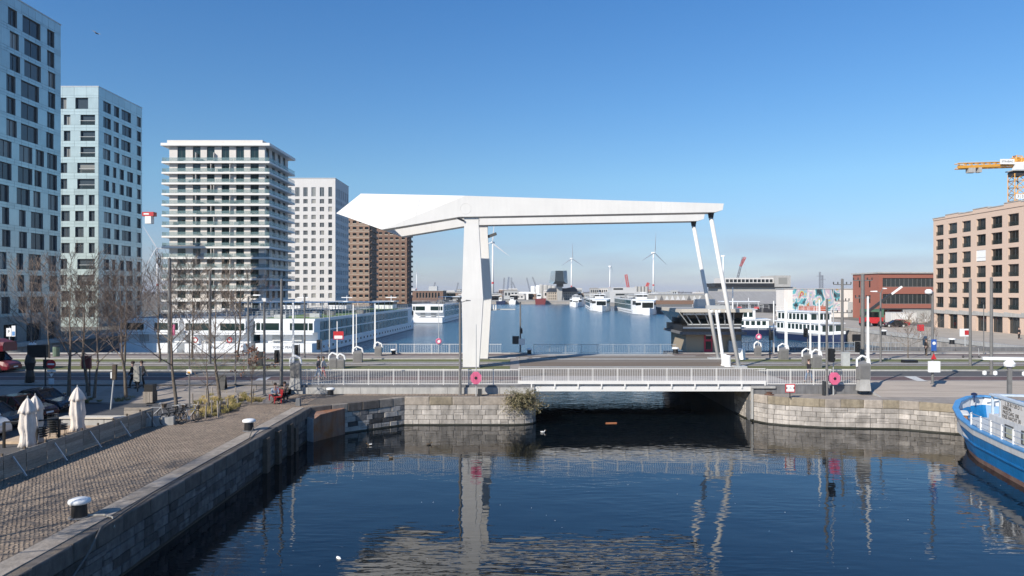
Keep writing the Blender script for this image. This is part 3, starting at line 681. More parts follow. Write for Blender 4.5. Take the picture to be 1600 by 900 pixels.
for i in range(15):
    z = 46.6 - 3.0*i
    MB().box(-98.7, -68.3, 200, 223.6, z - .5, z + .0).build('balcony_slab', sl_w, t3, w=True)
    for k in range(6):
        if i < 13: link('balustrade_panel', pm, t3, (-98.6 + (k + .5)*5.03, 200.08, z + .02), 0, (4.97, 1, 1), w=True)
    for k in range(4):
        if i < 13: link('balustrade_panel', pm, t3, (-68.38, 200.1 + (k + .5)*5.85, z + .02), math.pi/2, (5.8, 1, 1), w=True)
    link('balustrade_panel', pm, t3, (-98.6, 201.3, z + .02), math.pi/2, (2.3, 1, 1), w=True)
    for X in (-85.0 if i % 2 else -89.3, -79.6 if i % 3 else -84.2): MB().box(X, X + .12, 200.2, 201.05, z, z + 2.5).build('privacy_screen', wl, t3, w=True)
    for k in range(rr.randint(1, 4)):
        X = rr.uniform(-96, -71); MB().box(X, X + rr.uniform(.5, 1.4), 200.35, 200.95, z, z + rr.uniform(.5, .95)).build('balcony_furniture', rr.choice([dpole, wood, wht, bark]), t3, w=True)

# ---- white gridded tower
X4, Y4 = -67.4, 271.0
t4 = thing('white_tower', (-80, 282, ZR), 'white rendered tower with a regular grid of small windows', 'building')
XL = -92.0; rf, rs_ = [], []
for i in range(-1, 14):
    zc = 44.3 - 3.0*i if i >= 0 else 47.9
    hh = .85 if i >= 0 else 1.75
    for X in (-88.2, -85.0, -81.9, -78.8, -75.7, -72.5): rf.append((X - .82 - XL, X + .82 - XL, zc - hh, zc + hh))
    rf.append((-69.35 - .72 - XL, -69.35 + .72 - XL, zc - hh - .1, zc + hh + .1))
    for Y in (273, 276.2, 279.6, 283, 286.4, 289.8): rs_.append((Y - Y4, Y + 1.5 - Y4, zc - hh, zc + hh))
mb = body(t4, XL, X4, Y4, 293, ZR - .1, 53, render_w, ('E', 'S'))
Pf = facade(mb, (XL, Y4, 0), 'S', X4 - XL, ZR - .1, 53, rf, .35); Ps = facade(mb, (X4, Y4, 0), 'E', 22, ZR - .1, 53, rs_, .35); mb.build('wall', render_w, t4, w=True)
windows(t4, Pf, 'S', rf, .33, wfl, glass, lambda w: 3 if w > 1.5 else 1); windows(t4, Ps, 'E', rs_, .33, wfl, glass, lambda w: 2)
MB().box(XL - .1, X4 + .1, Y4 - .1, 293.1, 53, 53.25).build('roof_edge', lgrey, t4, w=True)

# ---- two brown brick towers
def brown(x0, x1, y0, y1, top, cols, rows, zt, m, lab, npr):
    t = thing('brick_tower', ((x0+x1)/2, (y0+y1)/2, ZR), lab, 'building'); rf, rs_ = [], []
    for i in range(rows):
        zc = zt - 3*i
        for X in cols: rf.append((X - .9 - x0, X + .9 - x0, zc - .8, zc + .8))
        for k in range(npr): rs_.append((1.5 + k*4.2, 3.3 + k*4.2, zc - .8, zc + .8))
    mb = body(t, x0, x1, y0, y1, ZR - .1, top, m, ('E', 'S'))
    Pf = facade(mb, (x0, y0, 0), 'S', x1 - x0, ZR - .1, top, rf, .5); Ps = facade(mb, (x1, y0, 0), 'E', y1 - y0, ZR - .1, top, rs_, .4); mb.build('wall', m, t, w=True)
    windows(t, Pf, 'S', rf, .48, wfr, glassd, lambda w: 2); windows(t, Ps, 'E', rs_, .38, wfr, glassd)
    for i in range(rows):
        z = zt - 3*i - .8
        for X in cols: MB().box(X - 1.0, X + 1.0, y0 - .12, y0 - .02, z - .1, z + .35).build('window_guard', cream, t, w=True)
        for Y in (y0 + .5, (y0+y1)/2 + .6): MB().box(x1, x1 + 1.0, Y, Y + (y1-y0)/2 - 1.2, z - .3, z - .05).box(x1 + .9, x1 + 1.0, Y, Y + (y1-y0)/2 - 1.2, z - .05, z + .75).build('balcony', m, t, w=True)
        MB().box(x0, x1 + .06, y0 - .1, y0 - .001, z - .75, z - .45).build('brick_band', cream if m is brown1 else brown1, t, w=True)
    return t
brown(-86, -69.7, 347, 366, 47.2, [(p_ - 800)*347/F for p_ in (522, 533, 544, 554, 564, 573)], 14, 43.6, brown1, 'light brown brick tower behind the counterweight tip', 4)
brown(-80, -60.6, 410, 428, 47.0, [(p_ - 800)*410/F for p_ in (594.7, 603.5, 612, 620.5, 630)], 14, 43.3, brown2, 'dark brown brick tower furthest right of the tower row', 4)

# ---- the off-frame block that shades the street on the left
t = thing('apartment_block', (-60, 15, ZR), 'plain brick block on the street corner beyond the left edge', 'building')
mb = body(t, -74, -47.8, -60, 40, 2.0, 22.1, brick, ('E',)); rf = [(4 + k*4.4, 6.4 + k*4.4, 4 + 3*j, 5.9 + 3*j) for k in range(20) for j in range(6)]
P = facade(mb, (-47.8, -60, 0), 'E', 100, 2.0, 22.1, rf, .3); mb.build('wall', brick, t, w=True)
windows(t, P, 'E', [r for r in rf if r[0] > 70], .28, wfr, glass, lambda w: 2)
stf = MB()
for u0, u1, a, b_ in rf:
    if u0 <= 70: stf.add([P(u0, a, .25), P(u1, a, .25), P(u1, b_, .25), P(u0, b_, .25)], [(0,1,2,3)])
stf.build('glazing', glass, t, w=True)

# ---- pink brick block on the right dock
XB = 85.0
t6 = thing('pink_brick_building', (95, 125, ZR), 'pink brick apartment block with deep square windows and arcade on the right', 'building')
bays = []; Y = 143.3
for k in range(10): bays.append((Y - 4.15, Y)); Y -= 4.15
rf = []; ar = []; arx = []
for k, (a, c) in enumerate(bays):
    tz = 24.2 + .0
    for r in range(6):
        zc = 22.1 - 2.85*r
        w_ = 1.28 + .01*k + (.12 if k in (1, 4) else 0)
        if r == 2 and k == 9: continue
        rf.append((143.3 - (a + c)/2 - w_, 143.3 - (a + c)/2 + w_, zc - 1.02, zc + 1.06))
    ar.append((143.3 - c + .75, 143.3 - a - .55, ZR + .02, 5.6))
Yend = bays[-1][0]; W_ = 143.3 - Yend
mb = body(t6, XB, 105, Yend, 143.3, ZR - .1, 24.2, brick, ('W', 'T')); P = facade(mb, (XB, 143.3, 0), 'W', W_, ZR - .1, 24.2, rf + ar, .5)
mb.add([(XB, Yend, 24.0), (105, Yend, 24.0), (105, 143.3, 24.0), (XB, 143.3, 24.0)], [(0,1,2,3)]); mb.build('wall', brick, t6, w=True)
windows(t6, P, 'W', rf, .45, wfr, glassd, lambda w: 2); windows(t6, P, 'W', ar, .48, wfr, glassd, lambda w: 3, nm='shop_window')
rail = MB().box(-.5, .5, -.01, .01, 0, .8).mesh('window_balustrade', balk)
for u0, u1, a, b_ in rf:
    p = P((u0+u1)/2, a, .12); link('window_balustrade', rail, t6, Vector(p) - t6.location, math.pi/2, (u1-u0-.02, 1, 1))
for k, (a, c) in enumerate(bays):
    dz = .25 * (k % 2) + .06*k
    MB().box(XB - .12, XB + .6, a + .01, c - .01, 24.2, 24.55 + dz).build('parapet', brick, t6, w=True)
    MB().box(XB - .2, XB + .66, a + .005, c - .005, 24.552 + dz, 24.7 + dz).build('parapet_cap', conc, t6, w=True)
    MB().hexa([(XB-.16, c, 5.6), (XB-.16, a, 5.6), (XB-.01, a, 5.6), (XB-.01, c, 5.6)], [(XB-.16, c, 6.4), (XB-.16, a, 6.15), (XB-.01, a, 6.15), (XB-.01, c, 6.4)]).build('arcade_lintel', conc, t6, w=True)
p0 = P(rf[13][0], rf[13][2], .2)
bl = MB()
for k in range(5): bl.box(XB + .05, XB + .12, 0, 0, 0, 0) if 0 else None
u0, u1, a, b_ = [r for r in rf][3*6 + 2]
pp = Vector(P(u0, a, .1)); MB().box(pp.x - .03, pp.x + .03, pp.y - (u1-u0), pp.y, a + .75, b_).box(pp.x - .05, pp.x + .05, pp.y - (u1-u0), pp.y, a + .1, a + .7).build('lowered_white_blind', wht, t6, w=True)

# ---- red brick building behind
t7 = thing('red_brick_building', (102, 190, ZR), 'long red brick building with two bands of windows and flat roof', 'building')
rf = [(1.0, 23.6, 11.1, 13.4), (1.0, 23.6, 6.7, 9.3)]
rw = [(u, u + 1.2, z_, z_ + 2.1) for u in (3, 8.5) for z_ in (6.8, 11)]
mb = body(t7, 95, 120, 184, 198, ZR - .1, 14.6, redbrick, ('S', 'W')); P = facade(mb, (95, 184, 0), 'S', 25, ZR - .1, 14.6, rf, .3); Pw = facade(mb, (95, 198, 0), 'W', 14, ZR - .1, 14.6, rw, .3); mb.build('wall', redbrick, t7, w=True); windows(t7, Pw, 'W', rw, .28, wfr, glassd)
windows(t7, P, 'S', rf, .28, mat('grey_window_frame', (.2, .19, .18), .5), glassd, lambda w: 20)
MB().box(94.7, 120.3, 183.6, 198.4, 14.6, 14.95).build('roof', conc, t7, w=True); MB().box(95, 120, 181.4, 183.95, 5.3, 5.6).build('canopy', dpole, t7, w=True)
for k in range(7): MB().box(96 + k*3.6, 96.25 + k*3.6, 181.5, 181.75, ZR, 5.3).build('canopy_post', dpole, t7, w=True)
# white wall with the mural
t8 = thing('mural_building', (86.5, 203, ZR), 'low white building with a colourful abstract mural on its wall', 'building')
MB().box(76.6, 98, 200, 206, ZR - .1, 10.6).build('wall', mat('off_white_wall', (.74, .7, .66), .85, .04, .4, streak=.1), t8, w=True)
mu = bpy.data.materials.new('abstract_mural'); mu.use_nodes = True; n = mu.node_tree.nodes; l = mu.node_tree.links.new
ge = n.new('ShaderNodeNewGeometry'); mp = n.new('ShaderNodeMapping'); mp.inputs['Scale'].default_value = (.22, 1, .12); l(ge.outputs['Position'], mp.inputs[0])
v = n.new('ShaderNodeTexNoise'); v.inputs['Scale'].default_value = 1.3; v.inputs['Detail'].default_value = 3; v.inputs['Distortion'].default_value = 1.6; l(mp.outputs[0], v.inputs[0]); r = n.new('ShaderNodeValToRGB'); l(v.outputs[0], r.inputs[0]); e = r.color_ramp.elements; r.color_ramp.interpolation = 'CONSTANT'
e[0].color = (.03, .05, .06, 1); e[0].position = 0; e[1].color = (.12, .4, .45, 1); e[1].position = .4
for p_, c in ((.34, (.06, .16, .2)), (.45, (.62, .6, .58)), (.5, (.5, .4, .47)), (.54, (.25, .42, .5)), (.58, (.55, .46, .12)), (.61, (.42, .08, .1)), (.66, (.6, .55, .55))): q = e.new(p_); q.color = (*c, 1)
l(r.outputs[0], n['Principled BSDF'].inputs['Base Color'])
MB().box(79, 92.3, 199.93, 199.99, 4.5, 10.55).build('mural', mu, t8, w=True)
MB().box(94.5, 97, 199.9, 199.98, ZR, 7).build('gate', lgrey, t8, w=True); MB().box(76.4, 98.2, 199.8, 206.2, 10.6, 10.8).build('roof_edge', lgrey, t8, w=True)
# gabled shed, black-roofed terminal, saw-tooth shed, grey hall, far rows
def gable(name, x0, x1, y0, y1, ze, zr, label, wm_, rm, ax='x'):
    t = thing(name, ((x0+x1)/2, (y0+y1)/2, ZR), label, 'building')
    MB().box(x0, x1, y0, y1, ZR - .1, ze).build('wall', wm_, t, w=True)
    ym = (y0 + y1)/2; xm = (x0+x1)/2
    if ax == 'x': MB().prism([(y0 - .5, ze), (y1 + .5, ze), (ym, zr)], x0 - .5, x1 + .5, 'x').build('roof', rm, t, w=True)
    else: MB().prism([(x0 - .5, ze), (xm, zr), (x1 + .5, ze)], y0 - .5, y1 + .5, 'y').build('roof', rm, t, w=True)
    return t
groof = mat('grey_shed_roof', (.3, .29, .28), .8, .1, .5, stretch=(3, .3, 1))
t = gable('gabled_shed', 72, 101, 246, 276, 5.6, 9.9, 'wide gabled shed with pale roof left of the mural', concd, groof)
for k in range(6): MB().box(73.5 + k*4.5, 77.2 + k*4.5, 245.8, 245.99, ZR, 5.2).build('shed_door', mat('dark_shed_door', (.03, .03, .035), .7), t, w=True)
t = thing('terminal_building', (172, 510, ZR), 'long white terminal storey above a black band beyond the sheds', 'building')
MB().box(145, 200, 500, 525, ZR - .1, 13).build('base', conc, t, w=True); MB().box(142, 186, 498, 526, 13, 15.6).build('black_band', blk, t, w=True); MB().box(149, 184, 500, 524, 15.6, 19.4).build('upper_storey', render_w, t, w=True)
for k in range(12): MB().box(150.5 + k*2.8, 152.6 + k*2.8, 499.9, 499.99, 16.3, 18.4).build('window', glassd, t, w=True)
MB().box(184, 195, 497, 526, 13, 21).build('end_block', conc, t, w=True); MB().box(186.5, 192.5, 496.9, 496.99, 15, 19.5).build('window', glass, t, w=True)
t = thing('sawtooth_shed', (103, 410, ZR), 'long shed with a row of triangular roof lights on the right quay', 'building')
MB().box(76, 132, 400, 440, ZR - .1, 4.8).build('brick_wall', brown2, t, w=True); MB().box(76, 132, 400.5, 439.5, 4.8, 8.2).build('upper_wall', conc, t, w=True)
trim = mat('white_light_panel', (.6, .6, .6), .5)
for k in range(16): X = 80 + k*3.1; MB().prism([(X, 5.0), (X + 2.3, 5.0), (X + 1.15, 7.7)], 400.3, 400.49, 'y').build('roof_light', trim if k % 5 != 1 else concd, t, w=True)
MB().box(75.5, 132.5, 400, 440, 8.2, 8.5).build('roof_edge', trim, t, w=True)
t = thing('grey_hall', (78, 490, ZR), 'grey stepped hall with ribbon windows behind the white cruise ships', 'building')
gw = mat('pale_grey_cladding', (.5, .5, .5), .6, .06)
MB().box(66, 91, 480, 510, ZR - .1, 9.6).build('wall', gw, t, w=True); MB().box(68, 84, 480.3, 505, 9.6, 12.6).build('upper_wall', gw, t, w=True); MB().box(70, 85, 479.9, 479.99, 7.2, 8.4).build('ribbon_window', glassd, t, w=True); MB().box(68.6, 75, 480.2, 480.29, 11, 12).build('ribbon_window', glassd, t, w=True)
t = thing('silo_block', (103, 560, ZR), 'cluster of grey concrete silos near the distant red crane', 'silo')
for k in range(4): MB().lathe([(1.4, 0), (1.4, 11)], 12, (98 + k*2.7, 560, ZR)).build('silo', conc, t, w=True)
# brick halls at the left
t = gable('brick_hall', -93, -71.5, 505, 545, 7.3, 12.0, 'brick hall with a white gabled roof right of the towers', redbrick, mat('white_roof', (.6, .58, .55), .7), 'x')
t = thing('brick_warehouse', (-62, 515, ZR), 'flat roofed brick warehouse with a row of tall windows by the pylon', 'building')
rf = [(3 + k*2.2, 4.3 + k*2.2, 5.2, 9) for k in range(8)]
mb = body(t, -71, -49, 505, 530, ZR - .1, 10.2, brown2, ('S',)); P = facade(mb, (-71, 505, 0), 'S', 22, ZR - .1, 10.2, rf, .3); mb.build('wall', brown2, t, w=True); windows(t, P, 'S', rf, .28, wfl, glassd)
MB().box(-71.3, -48.7, 504.7, 530.3, 10.2, 10.5).build('roof_edge', lgrey, t, w=True); MB().box(-60, -54, 512, 520, 10.5, 13.6).build('roof_plant', lgrey, t, w=True)
t = gable('brick_hall', -145, -112, 380, 400, 7.5, 10.5, 'low brown building in the gap between the two left towers', brown1, mat('brown_roof', (.25, .16, .12), .8), 'x')
MB().box(-150, -118, 372, 379, ZR, 6).build('annex', conc, t, w=True)

# ---- port house with raised glass volume
dst = 562.0; q = lambda a: (a - 800) * dst / F
t9 = thing('port_house', (q(880), 566, ZR), 'old port building with a faceted dark glass volume raised above it', 'building')
oldw = mat('old_yellow_stone', (.42, .36, .3), .85, .1, .3); slate = mat('slate_roof', (.03, .04, .06), .5, .2, .5)
x0, x1 = q(856), q(904)
rf = [(1.0 + k*1.72, 1.75 + k*1.72, ZR + .5 + 2.2*j, ZR + 1.8 + 2.2*j) for k in range(13) for j in range(3)]
mb = body(t9, x0, x1, 568, 586, ZR - .1, 9.5, oldw, ('S',)); P = facade(mb, (x0, 568, 0), 'S', x1 - x0, ZR - .1, 9.5, rf, .3); mb.build('wall', oldw, t9, w=True); windows(t9, P, 'S', rf, .28, wfl, glassd)
MB().prism([(x0 - .4, 9.5), (x1 + .4, 9.5), (x1 - 2, 12.4), (x0 + 2, 12.4)], 567.6, 586.4, 'y').build('slate_roof', slate, t9, w=True)
MB().prism([(q(884), 9.6), (q(904.5), 9.6), (q(902.5), 11.6), (q(898), 13.6), (q(893), 13.2), (q(883), 12.2)], 567.2, 567.55, 'y').build('dormer', slate, t9, w=True)
MB().loft([[(q(870.8), 558, ZR), (q(877.5), 558, ZR), (q(877.5), 563, ZR), (q(870.8), 563, ZR)], [(q(869.8), 557, 13.4), (q(878), 557, 13.4), (q(878), 564, 13.4), (q(869.8), 564, 13.4)]]).build('concrete_leg', conc, t9, w=True)
MB().loft([[(q(877.6), 559, ZR), (q(881), 559, ZR), (q(881), 563, ZR), (q(877.6), 563, ZR)], [(q(877.6), 559, 7.6), (q(879.5), 559, 7.6), (q(879.5), 563, 7.6), (q(877.6), 563, 7.6)]]).build('stair_leg', conc, t9, w=True)
MB().box(q(870), q(879.5), 556.5, 568, 13.5, 17).build('neck', concd, t9, w=True)
vg = glassmat('faceted_dark_glass', (.05, .065, .075), (.12, .14, .15)); vg2 = mat('faceted_light_glass', (.34, .38, .4), .15, .2, .4)
yf, yb = 548, 620
lo = [(q(863.6)*.985, yf + 3, 15.6), (q(886.5)*.985, yf + 3, 15.6), (q(886.5), yb, 17), (q(863.6), yb, 17)]; mid = [(q(867)*.975, yf, 17.6), (q(881)*.975, yf, 17.6), (q(887), yb, 20), (q(865), yb, 20)]; hi = [(q(868)*.975, yf, 25.8), (q(880)*.975, yf, 25.8), (q(884.5), yb, 27.4), (q(867), yb, 27.4)]
MB().loft([lo, mid, hi]).build('glass_volume', vg, t9, w=True)
fm = MB()
def tri3(a, b_, c):
    a, b_, c = Vector(a), Vector(b_), Vector(c); nrm = (b_-a).cross(c-a).normalized(); ctr = (a+b_+c)/3
    fm.add([a, b_, c, ctr + nrm*.25], [(0,1,3),(1,2,3),(2,0,3)])
for i in range(6):
    for j in range(7):
        def S_(u, v_): return (mid[0][0] + (mid[1][0]-mid[0][0])*u + ((hi[0][0]-mid[0][0])*(1-u) + (hi[1][0]-mid[1][0])*u)*v_, yf - .05, 17.6 + 8.2*v_)
        a, b_, c, d = S_(i/6, j/7), S_((i+1)/6, j/7), S_((i+1)/6, (j+1)/7), S_(i/6, (j+1)/7); tri3(a, b_, c); tri3(a, c, d)
fm.build('facets', vg, t9, w=True)
MB().add([(mid[1][0] + .05, yf - .05, 17.6), (q(886.6)*.985, yf + 3, 15.7), (q(885)*.99, yf + 4, 26), (hi[1][0] + .05, yf - .05, 25.9)], [(0,1,2,3)]).build('light_side_facet', vg2, t9, w=True)
# ============================================================ SHIPS AND BOATS
def river_ship(name, label, origin, ang, Ln, B, H, deckm, stern_text=None, detail=True, bow_near=False, sidewin=True):
    """local: stern at y=0 (nearest), bow at +y; x centred; z=0 water"""
    t = thing(name, origin, label, 'ship', 'white river cruise ships', ang)
    hb = B / 2; f = -1 if bow_near else 1
    def sec(y, wd, z0, z1, fl=.0): return [(-wd, y, z0), (wd, y, z0), (wd + fl, y, z1), (-wd - fl, y, z1)]
    hull = MB().loft([sec(0, hb*.93, -.5, 1.75), sec(3, hb, -.5, 1.7), sec(Ln*.86, hb, -.5, 1.8), sec(Ln*.93, hb*.72, -.5, 2.3), sec(Ln*.975, hb*.38, -.5, 2.7), sec(Ln, .25, -.2, 3.0)])
    hull.build('hull', shipw, t)
    MB().loft([sec(-.02, hb*.935, -.5, .16), sec(3, hb + .02, -.5, .16), sec(Ln*.86, hb + .02, -.5, .16), sec(Ln*.93, hb*.73, -.5, .2), sec(Ln*.98, hb*.34, -.5, .2)]).build('dark_waterline', mat('ship_boot_grey', (.12, .14, .17), .5), t)
    s0, s1 = 2.2, Ln*.84
    sup = MB().box(-hb + .12, hb - .12, s0, s1, 1.72, H); sup.build('superstructure', shipw, t)
    MB().box(-hb - .02, hb + .02, s0 - 1.9, s1 + .4, H, H + .32).build('sun_deck', shipw, t)
    MB().box(-hb + .4, hb - .4, s0, s1 - 4, H + .32, H + .36).build('deck_covering', deckm, t)
    zc = (1.9 + H) / 2
    # stern bay windows
    st = MB().box(-hb + .12, hb - .12, .3, s0, zc - .15, H - .0).build('stern_lounge', shipw, t)
    for a, c in ((-hb + .35, -hb + .95), (-hb + 1.15, -.9), (.9, hb - 1.15), (hb - .95, hb - .35)):
        MB().box(a, c, .24, .3, zc + .25, H - .35).build('window', glassg, st)
    MB().box(-hb + .2, hb - .2, -.02, .1, zc - .45, zc - .2).build('stern_rail', shipw, t)
    for k in range(2): MB().box(-2.6 + k*3.4, -1.2 + k*3.4, 1.9, 2.15, 1.9, zc - .3).build('stern_door', lgrey, t)
    if sidewin:
        for sgn in (1, -1):
            if sgn == -1 and not detail: continue
            x = sgn * (hb - .12)
            for row, (z0, z1) in enumerate(((1.95, zc - .12), (zc + .12, H - .2))):
                n_ = int((s1 - s0 - 3) / 3.0)
                for k in range(n_):
                    y = s0 + 1 + k*3.0
                    o = MB().box(min(x, x + sgn*.05), max(x, x + sgn*.05), y, y + 2.85, z0, z1).build('cabin_window', shipglass, t)
                    if sgn == 1: MB().box(x + .051, x + .07, y + 1.9, y + 2.35, z0 + .15, z1 - .15).build('dark_pane', glassd, o)
            for k in range(int((s1 - s0) / 2.4)):
                y = s0 + 2 + k*2.4; xx = sgn*hb
                if y < Ln*.82: MB().box(min(xx, xx + sgn*.03), max(xx, xx + sgn*.03), y, y + .8, .75, 1.15).build('porthole', glassd, t)
    # bow: raised panorama lounge
    MB().loft([sec(s1, hb - .15, 1.8, H + .1), sec(Ln*.9, hb*.8, 2.1, H), sec(Ln*.955, hb*.5, 2.5, H - .5)]).build('bow_lounge', shipw, t)
    for sgn in (-1, 1):
        q = [Vector((sgn*(hb - .13), s1 + .8, zc + .1)), Vector((sgn*(hb*.8 + .05), Ln*.895, zc + .1)), Vector((sgn*(hb*.8 + .05), Ln*.895, H - .4)), Vector((sgn*(hb - .13), s1 + .8, H - .4))]
        MB().hexa(q, [p + Vector((sgn*.05, 0, 0)) for p in q]).build('lounge_window', glass, t)
    fq = sec(Ln*.956, hb*.5 - .3, 3.0, H - 1.0); MB().hexa(fq, [(x*.97, y + .12, z) for x, y, z in fq]).build('bow_window', glassd, t)
    for sgn in (-1, 1):
        a, c = Vector((sgn*hb*.83, Ln*.902, zc - .1)), Vector((sgn*hb*.53, Ln*.953, zc + .15)); u_ = Vector((0, 0, 1.15)); o_ = Vector((sgn*.06, .05, 0)); MB().hexa([a, c, c + o_, a + o_], [a + u_, c + u_*.85, c + u_*.85 + o_, a + u_ + o_]).build('bow_window', glassd, t)
    # wheelhouse, awning, mast and railings on the sun deck
    wh = MB().loft([sec(Ln*.72, 2.3, H + .36, H + 1.4), sec(Ln*.77, 2.3, H + .36, H + 1.4)]).build('wheelhouse', shipw, t)
    MB().box(-2.35, 2.35, Ln*.718, Ln*.772, H + 1.4, H + 2.1).build('wheelhouse_glass', glassd, wh); MB().box(-2.7, 2.7, Ln*.715, Ln*.78, H + 2.1, H + 2.3).build('wheelhouse_roof', shipw, wh)
    aw = MB().box(-hb + 1, hb - 1, Ln*.45, Ln*.62, H + 2.2, H + 2.35).build('awning', shipw, t)
    for y in (.455, .5, .56, .615):
        for x in (-hb + 1.1, hb - 1.1): MB().box(x - .05, x + .05, Ln*y, Ln*y + .1, H + .36, H + 2.2).build('awning_post', shipw, aw)
    MB().cyl((0, Ln*.81, H), (0, Ln*.81, H + 3.6), .12, .08, 6).box(-1.4, 1.4, Ln*.81 - .08, Ln*.81 + .08, H + 3.0, H + 3.2).build('radar_mast', shipw, t)
    rl = MB()
    for x in (-hb + .1, hb - .1):
        for z in (.7, 1.1, 1.4): rl.box(x - .02, x + .02, s0 - 1.5, s1, H + z, H + z + .035)
        for k in range(int((s1 - s0) / 2)): rl.box(x - .025, x + .025, s0 - 1.5 + k*2, s0 - 1.45 + k*2, H + .3, H + 1.42)
    for z in (.7, 1.1, 1.4): rl.box(-hb + .1, hb - .1, s0 - 1.5, s0 - 1.46, H + z, H + z + .035)
    for k in range(6): rl.box(-hb + .1 + k*(B - .2)/6, -hb + .15 + k*(B - .2)/6, s0 - 1.5, s0 - 1.45, H + .3, H + 1.42)
    rl.build('deck_railing', galv, t)
    rr = random.Random(label)
    for k in range(9 if detail else 3):
        x, y = rr.uniform(-hb + 1, hb - 1), rr.uniform(s0, Ln*.4); MB().box(x, x + rr.uniform(.6, 2), y, y + rr.uniform(.6, 1.8), H + .36, H + rr.uniform(.8, 1.5)).build('deck_furniture', rr.choice([dpole, gpole, lgrey, concd]), t)
    if stern_text:
        text(stern_text, .55, mat('ship_lettering', (.1, .11, .14), .5), t, (0, -.03 if 1 else 0, 1.15), (R(90), 0, 0))
    return t
green_deck = mat('green_sun_deck', (.13, .2, .06), .9, .2, 2); grey_deck = mat('grey_sun_deck', (.25, .26, .27), .8, .15, 2)
SA = R(-3.9)
sA = river_ship('river_cruise_ship', 'white river cruise ship nearest the bridge with green sun deck', (-36.0, 112, 0), SA, 88, 9.8, 5.3, green_deck, 'SCENIC PEARL')
sB = river_ship('river_cruise_ship', 'white river cruise ship moored second from the bridge, stern behind the trees', (-46.8, 111.5, 0), SA, 86, 10.2, 5.3, grey_deck, 'VIKING', detail=False)
sC = river_ship('river_cruise_ship', 'white river cruise ship moored innermost against the left quay', (-57.9, 113, 0), SA, 84, 10.2, 5.3, grey_deck, None, detail=False)
sD = river_ship('river_cruise_ship', 'white river cruise ship further down the left dock, beside the pylon', (-26.4, 222, 0), SA, 95, 10, 5.6, grey_deck)
sE = river_ship('river_cruise_ship', 'large white river ship with rounded bow on the right dock', (60.2, 384, 0), math.pi + R(-2), 88, 10.4, 6.2, grey_deck)
sF = river_ship('river_cruise_ship', 'white river ship left of and behind the rounded bow ship', (50.5, 440, 0), math.pi + R(-4), 90, 10.4, 6.0, grey_deck)
sG = river_ship('river_cruise_ship', 'small distant white ship with dark hull at the end of the right dock', (47.0, 500, 0), math.pi + R(-8), 48, 8, 4.6, grey_deck, detail=False)
# red cloth and lifebuoys on ship B
tag(MB().box(-52.9, -52.55, 110.6, 110.9, 3.1, 4.8).build('red_banner', pinkp), 'narrow pink red banner hanging at the stern of the innermost ships', 'banner')
def torus(R_, r, n=18, m_=8):
    mb = MB(); vs, fs = [], []
    for i in range(n):
        a = 2*math.pi*i/n
        for j in range(m_):
            b_ = 2*math.pi*j/m_; vs.append(((R_ + r*math.cos(b_))*math.cos(a), r*math.sin(b_), (R_ + r*math.cos(b_))*math.sin(a)))
    for i in range(n):
        for j in range(m_): fs.append((i*m_+j, ((i+1) % n)*m_+j, ((i+1) % n)*m_+(j+1) % m_, i*m_+(j+1) % m_))
    return mb.add(vs, fs)
buoy_me = torus(.36, .1).mesh('lifebuoy', redp, True)
for X, lab in ((-49.6, 'red lifebuoy at the stern left of the ship gap'), (-44.2, 'red lifebuoy at the stern right of the second ship')):
    tag(link('lifebuoy', buoy_me, None, (X, 111.2, 2.35)), lab, 'lifebuoy', 'red lifebuoys on the ships')

